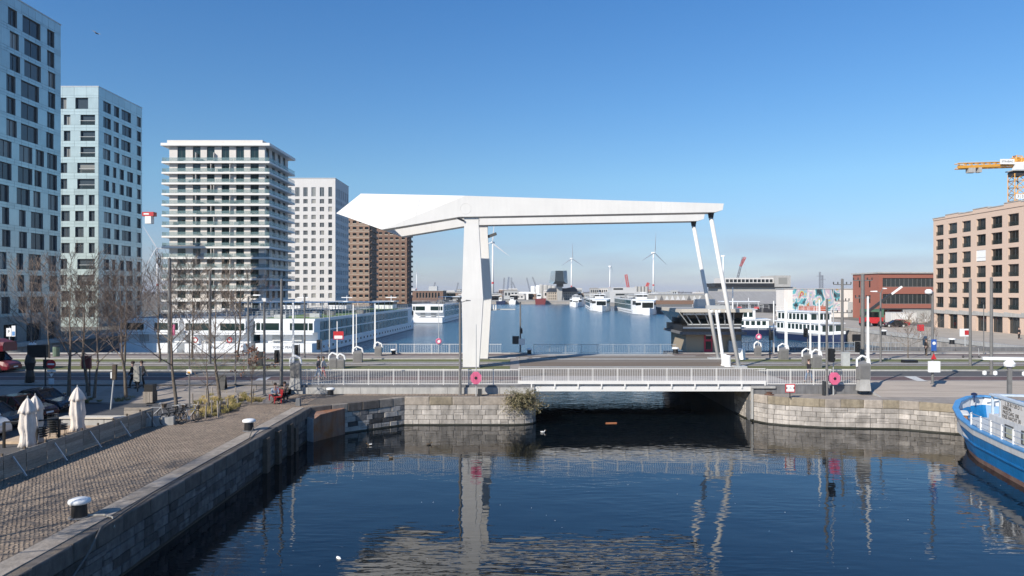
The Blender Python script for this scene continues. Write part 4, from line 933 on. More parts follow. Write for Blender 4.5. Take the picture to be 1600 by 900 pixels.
# small passenger ships on the right
navy = mat('navy_hull_paint', (.015, .025, .07), .35, .1)
def day_boat(name, label, origin, ang, Ln, B, H1, H2, cab1, cab2, rooftop=True):
    """bow at +x, side facing -y; z=0 water"""
    t = thing(name, origin, label, 'ship', 'passenger boats on the right dock', ang); hb = B/2
    def sec(x, wd, z0, z1): return [(x, -wd*.85, z0), (x, wd*.85, z0), (x, wd, z1), (x, -wd, z1)]
    MB().loft([sec(-Ln*.5, hb*.75, -.4, 1.25), sec(-Ln*.42, hb, -.4, 1.2), sec(Ln*.2, hb, -.4, 1.3), sec(Ln*.38, hb*.6, -.4, 1.6), sec(Ln*.5, .15, .1, 1.9)]).build('hull', navy, t)
    MB().loft([sec(-Ln*.505, hb*.76, 1.25, 1.7), sec(-Ln*.42, hb*1.02, 1.2, 1.65), sec(Ln*.2, hb*1.02, 1.3, 1.8), sec(Ln*.38, hb*.62, 1.6, 2.2), sec(Ln*.505, .16, 1.9, 2.5)]).build('white_bulwark', shipw, t)
    for (x0, x1), z0, z1, nm in ((cab1, 1.65, H1, 'lower_cabin'), (cab2, H1 + .15, H2, 'upper_cabin')):
        c = MB().box(x0*Ln, x1*Ln, -hb*.86, hb*.86, z0, z1).build(nm, shipw, t); MB().box(x0*Ln - .3, x1*Ln + .4, -hb*.95, hb*.95, z1, z1 + .15).build('deck_slab', shipw, c)
        n_ = int((x1 - x0)*Ln / 1.15)
        for k in range(n_):
            x = x0*Ln + .3 + k*((x1 - x0)*Ln - .5)/n_
            for sy in (-1, 1): MB().box(x, x + .8, sy*hb*.86 - .04, sy*hb*.86 + .04, z0 + .45 + (.25 if z0 < 2 else 0), z1 - .3).build('window', glassg, c)
        for k in range(3):
            MB().box(x1*Ln, x1*Ln + .04, -hb*.7 + k*hb*.5, -hb*.7 + k*hb*.5 + hb*.4, z0 + .5, z1 - .3).box(x0*Ln - .04, x0*Ln, -hb*.7 + k*hb*.5, -hb*.7 + k*hb*.5 + hb*.4, z0 + .5, z1 - .3).build('end_window', glassg, c)
    rl = MB()
    for s in (-1, 1):
        for k in range(9): x = cab1[0]*Ln + k*(cab1[1] - cab1[0])*Ln/8; rl.box(x, x + .04, s*hb*.93, s*hb*.93 + .03, H2 + .1 if rooftop else H1, (H2 + 1.0) if rooftop else H1 + 1)
        for z in (.5, 1.0): rl.box(cab1[0]*Ln, cab1[1]*Ln, s*hb*.93, s*hb*.93 + .03, (H2 if rooftop else H1) + z, (H2 if rooftop else H1) + z + .03)
    rl.build('deck_railing', shipw, t)
    MB().cyl((cab2[1]*Ln - 1, 0, H2), (cab2[1]*Ln - 1, 0, H2 + 2.6), .07, .05, 6).build('mast', shipw, t)
    return t
p1 = day_boat('passenger_boat', 'white two deck passenger boat with navy hull beside the control house', (52.8, 163, 0), R(-8), 24, 6.4, 3.6, 5.9, (-.45, .22), (-.42, .1))
for x in (-1.5, 2.2): MB().box(x, x + 1, -2.7, -2.2, 6.05, 6.5).build('red_raft_case', redp, p1)
for x in (-4, -1.5, 1, 3): MB().box(x, x + .08, -2.6, -2.5, 6.05, 7.6).build('awning_post', shipw, p1)
MB().box(-5, 3.4, -2.8, 2.8, 7.6, 7.72).build('awning', shipw, p1)
p2 = day_boat('passenger_boat', 'white passenger boat with navy hull moored before the mural', (60.6, 143, 0), R(-75), 18, 6.0, 3.7, 5.8, (-.46, .3), (-.44, .12))

# ------------------------------------------------------------ blue cargo boat at the right edge
bluep = mat('blue_hull_paint', (.006, .165, .42), .45, .12, 1.2, .15, streak=.25); bwhite = mat('worn_white_paint', (.62, .63, .64), .5, .08, 2, streak=.15); antif = mat('rusty_red_bottom', (.22, .16, .13), .85, .4, 1.5, .3, col2=(.13, .045, .035))
deckg = mat('pale_blue_deck', (.48, .52, .55), .6, .1, 2, streak=.1); blueg = mat('blue_gunwale', (.08, .26, .52), .45, .12, 3)
bo = thing('cargo_boat', (31.8, 48.0, 0), 'blue and white steel cargo boat with rusty waterline at the right edge', 'boat', rz=R(168))
# local: bow at y=0, hull runs to +y (towards the camera after rotation); x mirrored
st = [(0.0, .12, .02, 2.95), (.5, 1.15, .35, 2.9), (1.4, 2.1, 1.0, 2.72), (2.8, 2.8, 1.9, 2.46), (4.6, 3.15, 2.55, 2.15), (7, 3.3, 3.0, 1.92), (11, 3.35, 3.1, 1.9), (17, 3.35, 3.1, 1.98), (30, 3.35, 3.1, 2.05)]
def hs(i, za, zb):
    y, wt, wb, h_ = st[i]; o = []
    def W(z): k = max(0, min(1, z / h_)); return wb + (wt - wb) * k**.75
    def yy(z): return y + (1 - z / h_) * (1.0 if i == 0 else .75 if i == 1 else .45 if i == 2 else .1)
    return [(-W(za), yy(za), za), (-W((za+zb)/2), yy((za+zb)/2), (za+zb)/2), (-W(zb), yy(zb), zb)], [(W(zb), yy(zb), zb), (W((za+zb)/2), yy((za+zb)/2), (za+zb)/2), (W(za), yy(za), za)]
def hullband(nm, za, zb, m, out_=0):
    mb = MB(); L_, R_ = [], []
    for i in range(len(st)):
        a, c = hs(i, za(st[i][3]), zb(st[i][3])); L_.append([(x - out_, y, z) for x, y, z in a]); R_.append([(x + out_, y, z) for x, y, z in c])
    mb.loft(L_, close=False, caps=False); mb.loft(R_, close=False, caps=False)
    mb.add([*L_[0], *R_[0]], [(0, 1, 2, 3, 4, 5)]); return mb.build(nm, m, bo, smooth=False)
hullband('red_bottom', lambda h: -.5, lambda h: .26, antif); hullband('blue_hull', lambda h: .26, lambda h: h*.80, bluep); hullband('white_strake', lambda h: h*.80, lambda h: h*.97, bwhite, .03)
# gunwale rim and rubbing strake
rim = MB()
for sgn in (-1, 1):
    for i in range(len(st) - 1):
        y0, w0, _, h0 = st[i]; y1, w1_, _, h1 = st[i+1]; rim.bar((sgn*(w0 - .12), y0 + (.12 if i == 0 else 0), h0), (sgn*(w1_ - .12), y1, h1), .34, .1)
rim.build('gunwale', blueg, bo)
stk = MB()
for sgn in (-1, 1):
    for i in range(1, len(st) - 1):
        y0, w0, b0, h0 = st[i]; y1, w1_, b1, h1 = st[i+1]
        W = lambda wt, wb, k: wb + (wt - wb)*k**.75
        stk.bar((sgn*(W(w0, b0, .5) + .03), y0 + .5*(.75 if i == 1 else .45 if i == 2 else .1), h0*.5), (sgn*(W(w1_, b1, .5) + .03), y1 + .5*(.45 if i == 1 else .1), h1*.5), .07, .09)
stk.build('rubbing_strake', bluep, bo)
dk_ = MB()
for i in range(1, len(st) - 1):
    y0, w0, _, h0 = st[i]; y1, w1_, _, h1 = st[i+1]; zd = lambda i_: 1.6 if st[i_][0] < 4.6 else 1.5
    dk_.add([(-w0 + .1, y0 + .3, zd(i)), (w0 - .1, y0 + .3, zd(i)), (w1_ - .1, y1 + .3, zd(i+1)), (-w1_ + .1, y1 + .3, zd(i+1))], [(0,1,2,3)])
dk_.build('deck', deckg, bo)
inn = MB()
for sgn in (-1, 1):
    for i in range(0, 5):
        y0, w0, _, h0 = st[i]; y1, w1_, _, h1 = st[i+1]; inn.add([(sgn*max(w0 - .16, .02), y0 + .2, 1.0), (sgn*(w1_ - .16), y1 + .2, 1.0), (sgn*(w1_ - .16), y1, h1), (sgn*max(w0 - .16, .02), y0 + .12, h0)], [(0,1,2,3)])
inn.build('inner_bulwark', bwhite, bo)
# deckhouse: side facing the camera-left is local +x
hx0, hx1, hy0, hy1 = -2.1, 2.2, 6.4, 24
dh = MB().box(hx0, hx1, hy0, hy1, 1.4, 2.75).build('deckhouse', bwhite, bo)
for k in range(5):
    y = 8.5 + k*1.9; w_ = MB().box(hx1 - .01, hx1 + .05, y, y + .95, 1.75, 2.5).build('window_frame', wfr, dh); MB().box(hx1 + .051, hx1 + .06, y + .22, y + .9, 1.82, 2.42).build('pane', mat('cream_curtained_pane', (.42, .43, .34), .15, .1), w_)
MB().box(-.3, .3, 6.3, 6.4, 1.2, 2.4).build('hatch_door', lgrey, dh); MB().cyl((1.3, 6.36, 2.0), (1.3, 6.3, 2.0), .17, .17, 10).build('porthole', blk, dh)
sb = MB().box(hx1 - .12, hx1 - .05, 7.8, 13.5, 2.76, 3.8).build('notice_board', mat('cream_board', (.66, .63, .6), .6, .05), dh)
for k, s in enumerate(('L 35 B 7.20 D 1.', '5000246', 'PASS DAG 100', 'PASS NACHT 30')):
    w_ = len(s) * .2; text(s, .30, blk, sb, (hx1 - .04, 7.9 + len(s)*.084 + .1, 3.63 - .25*k), (R(90), 0, R(90)))
fr = MB()
for y in (6.5, 7.5): fr.box(hx1 - .2, hx1 - .08, y, y + .12, 1.2 if y < 7 else 2.56, 3.82)
for y in (6.5, 7.5): fr.box(hx0 + .3, hx0 + .42, y, y + .12, 1.2 if y < 7 else 2.76, 3.82)
fr.box(hx0 + .2, hx0 + .5, 6.4, 14, 3.83, 3.93).box(hx1 - .35, hx1 + .0, 6.4, 14, 3.83, 3.93).box(hx0 + .5, hx1 - .35, 6.4, 6.8, 3.832, 3.928); fr.build('canopy_frame', mat('pale_blue_canopy', (.5, .58, .66), .5, .1), bo)
for k, (x, y) in enumerate(((1.4, 6.9), (.8, 7.6), (.2, 7.0), (1.6, 7.5), (-.9, 7.4))): MB().lathe([(.05, 0), (.28, .1), (.33, .35), (.2, .6), (.05, .66)], 9, (x, y, 2.76)).build('deck_gear', [lgrey, bluep, lgrey, wht, dpole][k], bo)
wi = MB().cyl((-.9, 4.6, 1.95), (.9, 4.6, 1.95), .28, .28, 12).box(-1.0, -.92, 4.3, 4.9, 1.4, 2.3).box(.92, 1.0, 4.3, 4.9, 1.4, 2.3).cyl((-1.3, 4.6, 1.95), (-1, 4.6, 1.95), .18, .24, 10).cyl((1, 4.6, 1.95), (1.3, 4.6, 1.95), .24, .18, 10); wi.build('anchor_winch', lgrey, bo)
for k in range(3): o = MB().lathe([(.16, 0), (.16, .62), (.14, .64)], 10, (2.05 + .16*k, 2.4 + .55*k, 1.5)).build('mooring_bitt', rust, bo); MB().lathe([(.24, .64), (.26, .71), (.18, .76)], 10, (2.05 + .16*k, 2.4 + .55*k, 1.5)).build('bitt_cap', bwhite, o)
MB().cyl((.9, 1.0, 2.6), (.9, 1.0, 3.1), .035, .035, 6).lathe([(.05, 3.05), (.18, 3.08), (.19, 3.2), (.06, 3.26)], 10, (.9, 1.0, 0)).build('bow_lamp', navy, bo)
rp = MB().box(3.08, 3.15, 0, .09, 1.5, 2.75).mesh('railing_post', wht)
for k in range(12): link('railing_post', rp, bo, (0, 6.3 + k*1.3, 0))
rl = MB()
for z in (2.55, 2.85, 3.17): rl.tube([(2.5, 4.9, z - .6), (3.12, 6.3, z - .45), (3.12, 22, z - .45)], .025, 5)
rl.build('railing_bars', galv, bo)
ms = MB().box(-.61, -.39, 6.89, 7.11, 1.6, 5.35).build('mast', gpole, bo)
MB().lathe([(.12, 5.35), (.3, 5.42), (.34, 5.6), (.2, 5.78)], 12, (-.5, 7, 0)).build('radar_base', wht, ms); MB().box(-2.3, 1.0, 6.9, 7.1, 5.8, 5.98).build('radar_bar', wht, ms); MB().box(-2.2, 1.3, 6.98, 7.06, 5.12, 5.18).build('crossarm', gpole, ms)
for x in (.9, .3, -1.3): MB().lathe([(.05, -.3), (.12, -.24), (.12, -.05), (.05, 0)], 8, (x, 7.02, 5.12)).build('lamp', wht, ms)

ms.location = (.5, -3.2, -.1)
# ------------------------------------------------------------ control house
ch = thing('control_house', (30, 88, ZR), 'bridge control house with sloping dark windows and a red door', 'building')
Y0 = 85.0; cq = lambda a: (a - 800) * Y0 / F
tan = mat('ribbed_tan_wall', (.36, .3, .22), .8, .08, 2, .3, stretch=(12, 12, .1)); x0, x1 = cq(1072), cq(1158); zq = lambda b_: HC - (b_ - HY)*Y0/F
MB().box(x0, x1, Y0, 93, ZR, zq(522)).build('ground_floor', tan, ch, w=True)
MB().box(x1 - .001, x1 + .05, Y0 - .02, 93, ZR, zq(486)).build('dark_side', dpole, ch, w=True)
MB().box(cq(1062), x1 + .3, Y0 - 1.2, 94, zq(522), zq(518)).build('balcony_floor', concd, ch, w=True)
MB().box(x0 - .5, x1, Y0 - .2, 93.5, zq(518), zq(508)).build('dark_band', blk, ch, w=True); MB().box(cq(1064), x1 + .3, Y0 - 1.1, Y0 - 1.0, zq(513), zq(510)).build('balcony_rail', lgrey, ch, w=True)
zb_, zt_ = zq(508), zq(487.5)
lo = [(x0 + .2, Y0, zb_), (x1, Y0, zb_), (x1, 93, zb_), (x0 + .2, 93, zb_)]; hi = [(x0 - 1.2, Y0 - .9, zt_), (x1, Y0 - .9, zt_), (x1, 94, zt_), (x0 - 1.2, 94, zt_)]
wv = MB().loft([lo, hi]).build('control_room', glassd, ch, w=True)
def onw(u, v_):  # point on sloping front
    a = Vector(lo[0]).lerp(Vector(lo[1]), u); c = Vector(hi[0]).lerp(Vector(hi[1]), u); return a.lerp(c, v_) + Vector((0, -.04, 0))
for u in (.02, .1, .25, .4, .55, .7, .85): MB().bar(onw(u, 0), onw(u, 1), .12, .1, up=(0, 1, 0)).build('window_mullion', lgrey, ch, w=True)
MB().bar(onw(.06, .88), onw(.62, .88), .1, .28, up=(0, 0, 1)).build('white_blind_box', wht, ch, w=True)
for v_ in (.03,): MB().bar(onw(0, v_), onw(1, v_), .12, .2).build('sill', lgrey, ch, w=True)
MB().box(cq(1060), x1 + .8, Y0 - 1.6, 94.5, zt_, zt_ + .4).build('roof', mat('beige_roof_edge', (.5, .46, .4), .7, .05), ch, w=True)
MB().box(cq(1097), cq(1125), Y0 + 2, Y0 + 4, zt_ + .4, zt_ + 1.5).build('roof_plant', lgrey, ch, w=True); MB().cyl((cq(1145), Y0, zt_), (cq(1145), Y0, zt_ + 3), .08, .06, 6).build('antenna', wht, ch, w=True)
dr = MB().box(cq(1100), cq(1113), Y0 - .08, Y0 - .01, ZR, zq(524)).build('door', mat('pink_red_door', (.55, .03, .07), .45), ch, w=True)
MB().box(cq(1102.3), cq(1110.8), Y0 - .1, Y0 - .081, ZR + .3, ZR + 1.25).box(cq(1102.3), cq(1110.8), Y0 - .1, Y0 - .081, ZR + 1.5, ZR + 2.2).build('door_pane', glassd, dr, w=True)
MB().box(cq(1102), cq(1111), Y0 - .35, Y0 - .1, zq(524) - .05, zq(524) + .1).build('door_lamp', wht, dr, w=True)
p = MB().box(cq(1136), cq(1155), Y0 - .7, Y0 - .2, ZR, ZR + 1.35).build('meter_cabinets', mat('blue_grey_cabinet', (.3, .36, .4), .5), ch, w=True)
MB().box(cq(1143), cq(1151), Y0 - .3, Y0 - .2, ZR + 2, ZR + 2.4).build('wall_lamp', lgrey, ch, w=True)
# ============================================================ STREET FURNITURE
def bollard(px, py, z, label, s=1.0, dark=blk):
    p = g(px, py, z); t = thing('mooring_bollard', p, label, 'bollard', 'mooring bollards')
    MB().lathe([(.30, 0), (.27, .06), (.255, .5)], 18).build('post', dark, t, smooth=False); MB().lathe([(.255, .5), (.36, .52), (.385, .58), (.36, .655), (.24, .7), (.02, .715)], 18).build('cap', wht, t, smooth=True); MB().lathe([(.37, 0), (.35, .035)], 14).build('flange', concd, t)
    t.scale = (s, s, s); return t
bollard(124, 808, ZQ + .03, 'black bollard with white cap nearest the camera on the cobbled quay', .95)
bollard(389, 673, ZQ + .03, 'black bollard with white cap midway along the cobbled quay', .95)
bollard(516.5, 618, ZQ + .03, 'bollard with white cap on the quay before the white railing', .85)
bollard(1055.5, 553, ZR, 'small bollard with white cap left of the control house', 1.1); bollard(615, 554, ZR, 'low white capped bollard behind the far railing', .9); bollard(827, 553, ZR, 'dark bollard on the far quay right of the pylon', .9)
bollard(1487.5, 538, ZR, 'bollard on the pale dock edge right of the small tree', 1.2); bollard(1381, 524, ZR, 'bollard with white top on the far right dock edge', 1.3)
t = thing('ring_bollard', g(1202, 617, ZQ), 'low rusty mooring pad on the right quay corner', 'bollard'); MB().lathe([(.36, 0), (.36, .05), (.2, .09), (.18, .16), (.27, .2), (.12, .23)], 14).build('pad', mat('old_rust', (.12, .06, .04), .9, .3, 4), t)
# mooring line along the quay edge
b0 = g(389, 673, ZQ); pts = [(b0.x + .3, b0.y - .1, ZQ + .25)]
for k in range(1, 9): pts.append((EDGE - .25 + .02*math.sin(k), b0.y - 1 - k*1.45, ZQ + .07))
pts += [(EDGE + .1, 23.6, ZQ + .06), (EDGE + .3, 22.6, 1.7), (EDGE + .55, 20.6, 1.0), (EDGE + .8, 18, .25), (EDGE + .9, 16, -.2)]
tag(MB().tube(pts, .028, 6).build('mooring_line', mat('grey_rope', (.14, .13, .12), .9)), 'grey mooring line running along the left quay edge into the water', 'rope')
b0 = g(124, 808, ZQ); tag(MB().tube([(b0.x + .3, b0.y, ZQ + .06), (b0.x + .8, b0.y + .1, ZQ + .05), (EDGE - .1, b0.y - .2, ZQ + .06), (EDGE + .12, b0.y - .5, 1.9)], .035, 6).build('rope_end', mat('pale_rope', (.4, .37, .32), .9)), 'pale frayed rope end beside the nearest bollard', 'rope')

# wooden terrace fence
fx = -21.3
wf = thing('wooden_fence', (fx, 35, ZQ), 'low weathered wooden board fence around the terrace', 'fence')
y = 27.0; k = 0
plank = MB().box(-.02, .02, -.5, .5, -.5, .5).mesh('board', wood)
rr = random.Random(8)
while y < 41:
    for j in range(5): link('board', plank, wf, (fx + rr.uniform(-.012, .012), y + .68, ZQ + .12 + j*.195), 0, (1, 1.34 + rr.uniform(-.02, .02), .19), w=True)
    MB().box(fx - .1, fx - .03, y - .04, y + .04, ZQ, ZQ + 1.1).build('post', darkwood, wf, w=True)
    if k % 2 == 0: MB().bar((fx + .04, y + .5, ZQ + .85), (fx + .62, y + .5, ZQ + .02), .06, .05, up=(0, 1, 0)).build('brace', galv, wf, w=True)
    y += 1.38; k += 1
for j in range(5): link('board', plank, wf, (fx - .9 + .01*j, y - .02, ZQ + .12 + j*.195), math.pi/2, (1, 1.7, .185), w=True)
dk_t = thing('terrace_deck', (-24, 39, ZQ), 'wooden terrace deck behind the board fence', 'deck')
for k in range(11): MB().box(-26.4, -21.5, 36.6 + k*.4, 36.98 + k*.4, ZQ + .02, ZQ + .16 + .004*(k % 2)).build('plank', woodn, dk_t, w=True)
bw = thing('planter_bench', (-23.8, 41.6, ZQ), 'low white terrace bench wall behind the fence', 'bench')
for k in range(4): MB().box(-26.2 + k*1.25, -24.99 + k*1.25, 41.3, 41.8, ZQ + .0, ZQ + .5).build('block', conc, bw, w=True)
for k in range(2): MB().box(-26.3, -21.4, 41.2 + k*.35, 41.5 + k*.35, ZQ + .5, ZQ + .58).build('slat', mat('bleached_wood', (.6, .55, .48), .8, .1), bw, w=True)
tr = thing('terrace_railing', (-24.5, 36.5, ZQ), 'short black steel railing at the terrace deck corner', 'railing')
for x, y in ((-25.6, 35.8), (-24.2, 36.2), (-23.4, 36.7)): MB().box(x - .05, x + .05, y - .05, y + .05, ZQ, ZQ + 1.3).build('post', blk, tr, w=True)
MB().tube([(-25.6, 35.8, ZQ + 1.3), (-24.2, 36.2, ZQ + 1.3), (-23.4, 36.7, ZQ + 1.3)], .04).build('rail', blk, tr, w=True)
# folded parasols
cloth = mat('cream_parasol_cloth', (.66, .60, .55), .9, .1, 3, .2)
def parasol(px, py, label, top_y, rz=0, z=ZQ):
    p = g(px, py, z); H = (py - top_y) * p.y / F; t = thing('folded_parasol', p, label, 'parasol', 'folded terrace parasols', rz)
    MB().cyl((0, 0, 0), (0, 0, H), .035, .03, 8).build('pole', lgrey, t); MB().lathe([(.3, 0), (.3, .06), (.08, .1)], 10).build('base', concd, t)
    rings = []; rr = random.Random(label)
    prof = [(.25, .04), (.22, .1), (.30, .22), (.26, .30), (.19, .36), (.26, .42), (.3, .55), (.26, .7)]
    for f, rad in [(.06, .36), (.16, .30), (.28, .27), (.42, .33), (.55, .31), (.68, .29), (.74, .27)]:
        rings.append([(rad*(1 + .22*math.cos(8*a + f*4) + rr.uniform(-.06, .06))*math.cos(a), rad*(1 + .22*math.cos(8*a + f*4) + rr.uniform(-.06, .06))*math.sin(a), f*H) for a in [2*math.pi*k/32 for k in range(32)]])
    MB().loft(rings).build('folded_cloth', cloth, t, smooth=True); rings = []
    for f, rad in [(.70, .37), (.76, .33), (.84, .25), (.91, .16), (.97, .05)]:
        rings.append([(rad*(1 + .16*math.cos(8*a))*math.cos(a), rad*(1 + .16*math.cos(8*a))*math.sin(a), f*H) for a in [2*math.pi*k/32 for k in range(32)]])
    MB().loft(rings).build('top_flap', cloth, t, smooth=True); MB().cyl((0, 0, H*.96), (0, 0, H*1.02), .03, .02, 6).build('finial', lgrey, t)
parasol(43, 702, 'folded cream parasol standing foremost of the pair by the fence', 620); parasol(55, 696, 'folded cream parasol standing right behind its twin by the fence', 616, .3); parasol(121, 677, 'single folded cream parasol on the terrace deck', 603, .7)
# stacked terrace chairs
def chair_stack(px, py, n, label):
    t = thing('stacked_chairs', g(px, py, ZQ), label, 'chairs', 'stacks of terrace chairs', random.uniform(0, 3))
    for k in range(n):
        z = .42 + k*.12; o = MB().lathe([(.24, z), (.27, z + .02), (.27, z + .05), (.2, z + .06)], 12).build('seat', dpole, t); MB().tube([(.25*math.cos(a), .25*math.sin(a), z + .22) for a in [math.pi*j/8 for j in range(9)]], .018, 5).build('backrest', dpole, o)
    for a in (.8, 2.3, 3.9, 5.5): MB().cyl((.26*math.cos(a), .26*math.sin(a), 0), (.2*math.cos(a), .2*math.sin(a), .45), .015, n=5).build('leg', dpole, t)
chair_stack(65, 695, 5, 'short stack of dark terrace chairs beside the parasol pair'); chair_stack(83, 688, 7, 'taller stack of dark terrace chairs in the middle'); chair_stack(97, 683, 3, 'low stack of dark terrace chairs beside the black railing')
# concrete block and bicycles
p = g(248, 664, ZQ); o = tag(MB().box(-.85, .85, -.3, .3, 0, .48).build('concrete_block', conc), 'pale concrete block beside the parked bicycles', 'block'); o.location = p; o.rotation_euler.z = R(15)
wheel_me = torus(.33, .025, 20, 5); 
for k in range(10): a = math.pi*k/10; wheel_me.cyl((.32*math.cos(a), 0, .32*math.sin(a)), (-.32*math.cos(a), 0, -.32*math.sin(a)), .005, n=3)
wheel_me = wheel_me.mesh('wheel', rub)
def bike(px, py, label, rz, fm, z=ZQ):
    p = g(px, py, z); t = thing('bicycle', p, label, 'bicycle', 'bicycles parked by the planting bed', rz)
    link('wheel', wheel_me, t, (-.52, 0, .35)); link('wheel', wheel_me, t, (.52, 0, .35))
    f = MB().tube([(-.52, 0, .35), (-.08, 0, .3), (.42, 0, .78), (-.18, 0, .8), (-.52, 0, .35)], .022, 5).tube([(-.08, 0, .3), (-.22, 0, .92)], .022, 5).tube([(.52, 0, .35), (.40, 0, .95)], .022, 5); f.build('frame', fm, t)
    MB().tube([(.30, .28, 1.0), (.42, .12, 1.03), (.42, -.12, 1.03), (.30, -.28, 1.0)], .018, 5).build('handlebar', lgrey, t)
    MB().hexa([(-.38, -.1, .92), (-.06, -.03, .92), (-.06, .03, .92), (-.38, .1, .92)], [(-.38, -.09, .98), (-.06, -.02, .97), (-.06, .02, .97), (-.38, .09, .98)]).build('saddle', blk, t)
    MB().box(-.85, -.3, -.08, .08, .68, .71).build('rack', dpole, t); MB().lathe([(.12, 0), (.16, .2), (.17, .24)], 8, (.58, 0, .75)).build('basket', darkwood, t) if random.random() < .5 else None
    MB().cyl((-.08, -.08, .3), (-.08, .08, .3), .09, n=10).build('crank', lgrey, t)
silver = mat('silver_bike_paint', (.5, .5, .5), .4); 
bike(240, 657, 'bicycle leaning left of the concrete block with a basket', .4, silver); bike(268, 662, 'dark bicycle nearest the right end of the concrete block', 1.2, dpole); bike(278, 660, 'second bicycle right of the concrete block', 1.35, blk); bike(296, 661, 'silver bicycle standing rightmost by the bed', 1.1, silver)
t = thing('bike_stand', g(227, 668, ZQ), 'black hooped bike stand at the corner of the fence', 'bike stand'); MB().tube([(-.35, 0, 0), (-.35, 0, .85), (.35, .1, .95), (.35, .1, 0)], .035).build('hoop', dpole, t)

# planting beds with dry grasses, stakes
def bed(poly, label, name='planting_bed', seed=1, n=900, hgt=.38):
    t = thing(name, (sum(p[0] for p in poly)/len(poly), sum(p[1] for p in poly)/len(poly), ZQ), label, 'planting bed')
    mb = MB(); mb.add([(p[0], p[1], p[2] + .03) for p in poly], [tuple(range(len(poly)))]); mb.build('soil', mat('bed_soil', (.07, .055, .04), .95, .3, 3, .4), t, w=True)
    rr = random.Random(seed); gb = MB(); xs = [p[0] for p in poly]; ys = [p[1] for p in poly]
    def inside(x, y):
        c = False; j = len(poly) - 1
        for i in range(len(poly)):
            if (poly[i][1] > y) != (poly[j][1] > y) and x < (poly[j][0]-poly[i][0])*(y-poly[i][1])/(poly[j][1]-poly[i][1]) + poly[i][0]: c = not c
            j = i
        return c
    z = sum(p[2] for p in poly)/len(poly); cl = [(rr.uniform(min(xs), max(xs)), rr.uniform(min(ys), max(ys))) for _ in range(n // 14)]
    for cx_, cy_ in cl:
        if not inside(cx_, cy_): continue
        hh = hgt*rr.uniform(.5, 1.25); gb.cur = 0 if rr.random() < .6 else 1
        for _ in range(26):
            a = rr.uniform(0, 6.28); r0 = rr.uniform(0, .12); l_ = rr.uniform(.1, .34); x, y = cx_ + r0*math.cos(a), cy_ + r0*math.sin(a); wv_ = .012
            gb.add([(x - wv_, y, z), (x + wv_, y, z), (x + l_*.5*math.cos(a) + wv_, y + l_*.5*math.sin(a), z + hh*.8), (x + l_*.5*math.cos(a) - wv_, y + l_*.5*math.sin(a), z + hh*.8), (x + l_*math.cos(a), y + l_*math.sin(a), z + hh*rr.uniform(.7, 1.1))], [(0,1,2,3),(3,2,4)])
    stuff(gb.build('dry_grass', [mat('straw_grass', (.38, .29, .12), .9, .2, 5), mat('olive_grass', (.2, .17, .06), .9, .3, 5)], t, w=True)); return t
def gg(px, py, z=ZQ): return tuple(g(px, py, z))
bed([gg(305, 657), gg(372, 643), gg(376, 632), gg(330, 634), gg(300, 640)], 'near planting bed of dry yellow grasses by the bicycles', seed=1)
bed([gg(300, 632), gg(345, 632), gg(408, 629), gg(425, 617), gg(385, 613), gg(320, 623)], 'far planting bed of dry yellow grasses behind the red bench', seed=2, n=1300)
bed([gg(128, 632), gg(205, 628), gg(258, 621), gg(250, 612), (-27, 53.5, 2.4), gg(128, 622)], 'dark low planting strip along the shaded street', seed=3, n=900, hgt=.25)
rr = random.Random(5)
for k, (px_, py_) in enumerate([(309, 652), (321, 655), (341, 652), (343, 646), (356, 644), (301, 633), (322, 628), (332, 622), (368, 620), (371, 632), (399, 618), (395, 628), (331, 648), (424, 612)]):
    o = tag(MB().cyl((0, 0, 0), (rr.uniform(-.06, .06), rr.uniform(-.05, .05), rr.uniform(.75, 1.05)), .05, .045, 7).build('wooden_stake', wood), 'short wooden stake %s' % ['at the left tip of the near grass bed', 'on the front edge of the near grass bed', 'at the right front corner of the near bed', 'behind the right front corner of the near bed', 'at the right tip of the near grass bed', 'at the left tip of the far grass bed', 'on the back edge of the far bed, left', 'on the back edge of the far bed, middle', 'on the back edge of the far bed, right', 'on the front edge of the far grass bed', 'behind the rusty leaved sapling', 'at the foot of the rusty leaved sapling', 'in the middle of the near grass bed', 'between the far bed and the red bench'][k], 'stake', 'stakes in the grass beds'); o.location = gg(px_, py_)
# red bench
p = g(430, 628, 2.15); rb = thing('red_bench', p, 'red painted bench on the quay with two people sitting on it', 'bench', rz=R(-58))
for k in range(3): MB().box(-.85, .85, -.25 + k*.17, -.1 + k*.17, .42, .46).build('seat_slat', redp, rb)
for k in range(3): MB().box(-.85, .85, .27 + k*.02, .31 + k*.02, .55 + k*.13, .65 + k*.13).build('back_slat', redp, rb)
for x in (-.75, .75):
    MB().box(x - .03, x + .03, -.25, -.19, 0, .42).box(x - .03, x + .03, .2, .26, 0, .42).build('leg', redp, rb); MB().bar((x, .25, .42), (x, .34, .95), .05, .05).build('back_post', redp, rb)

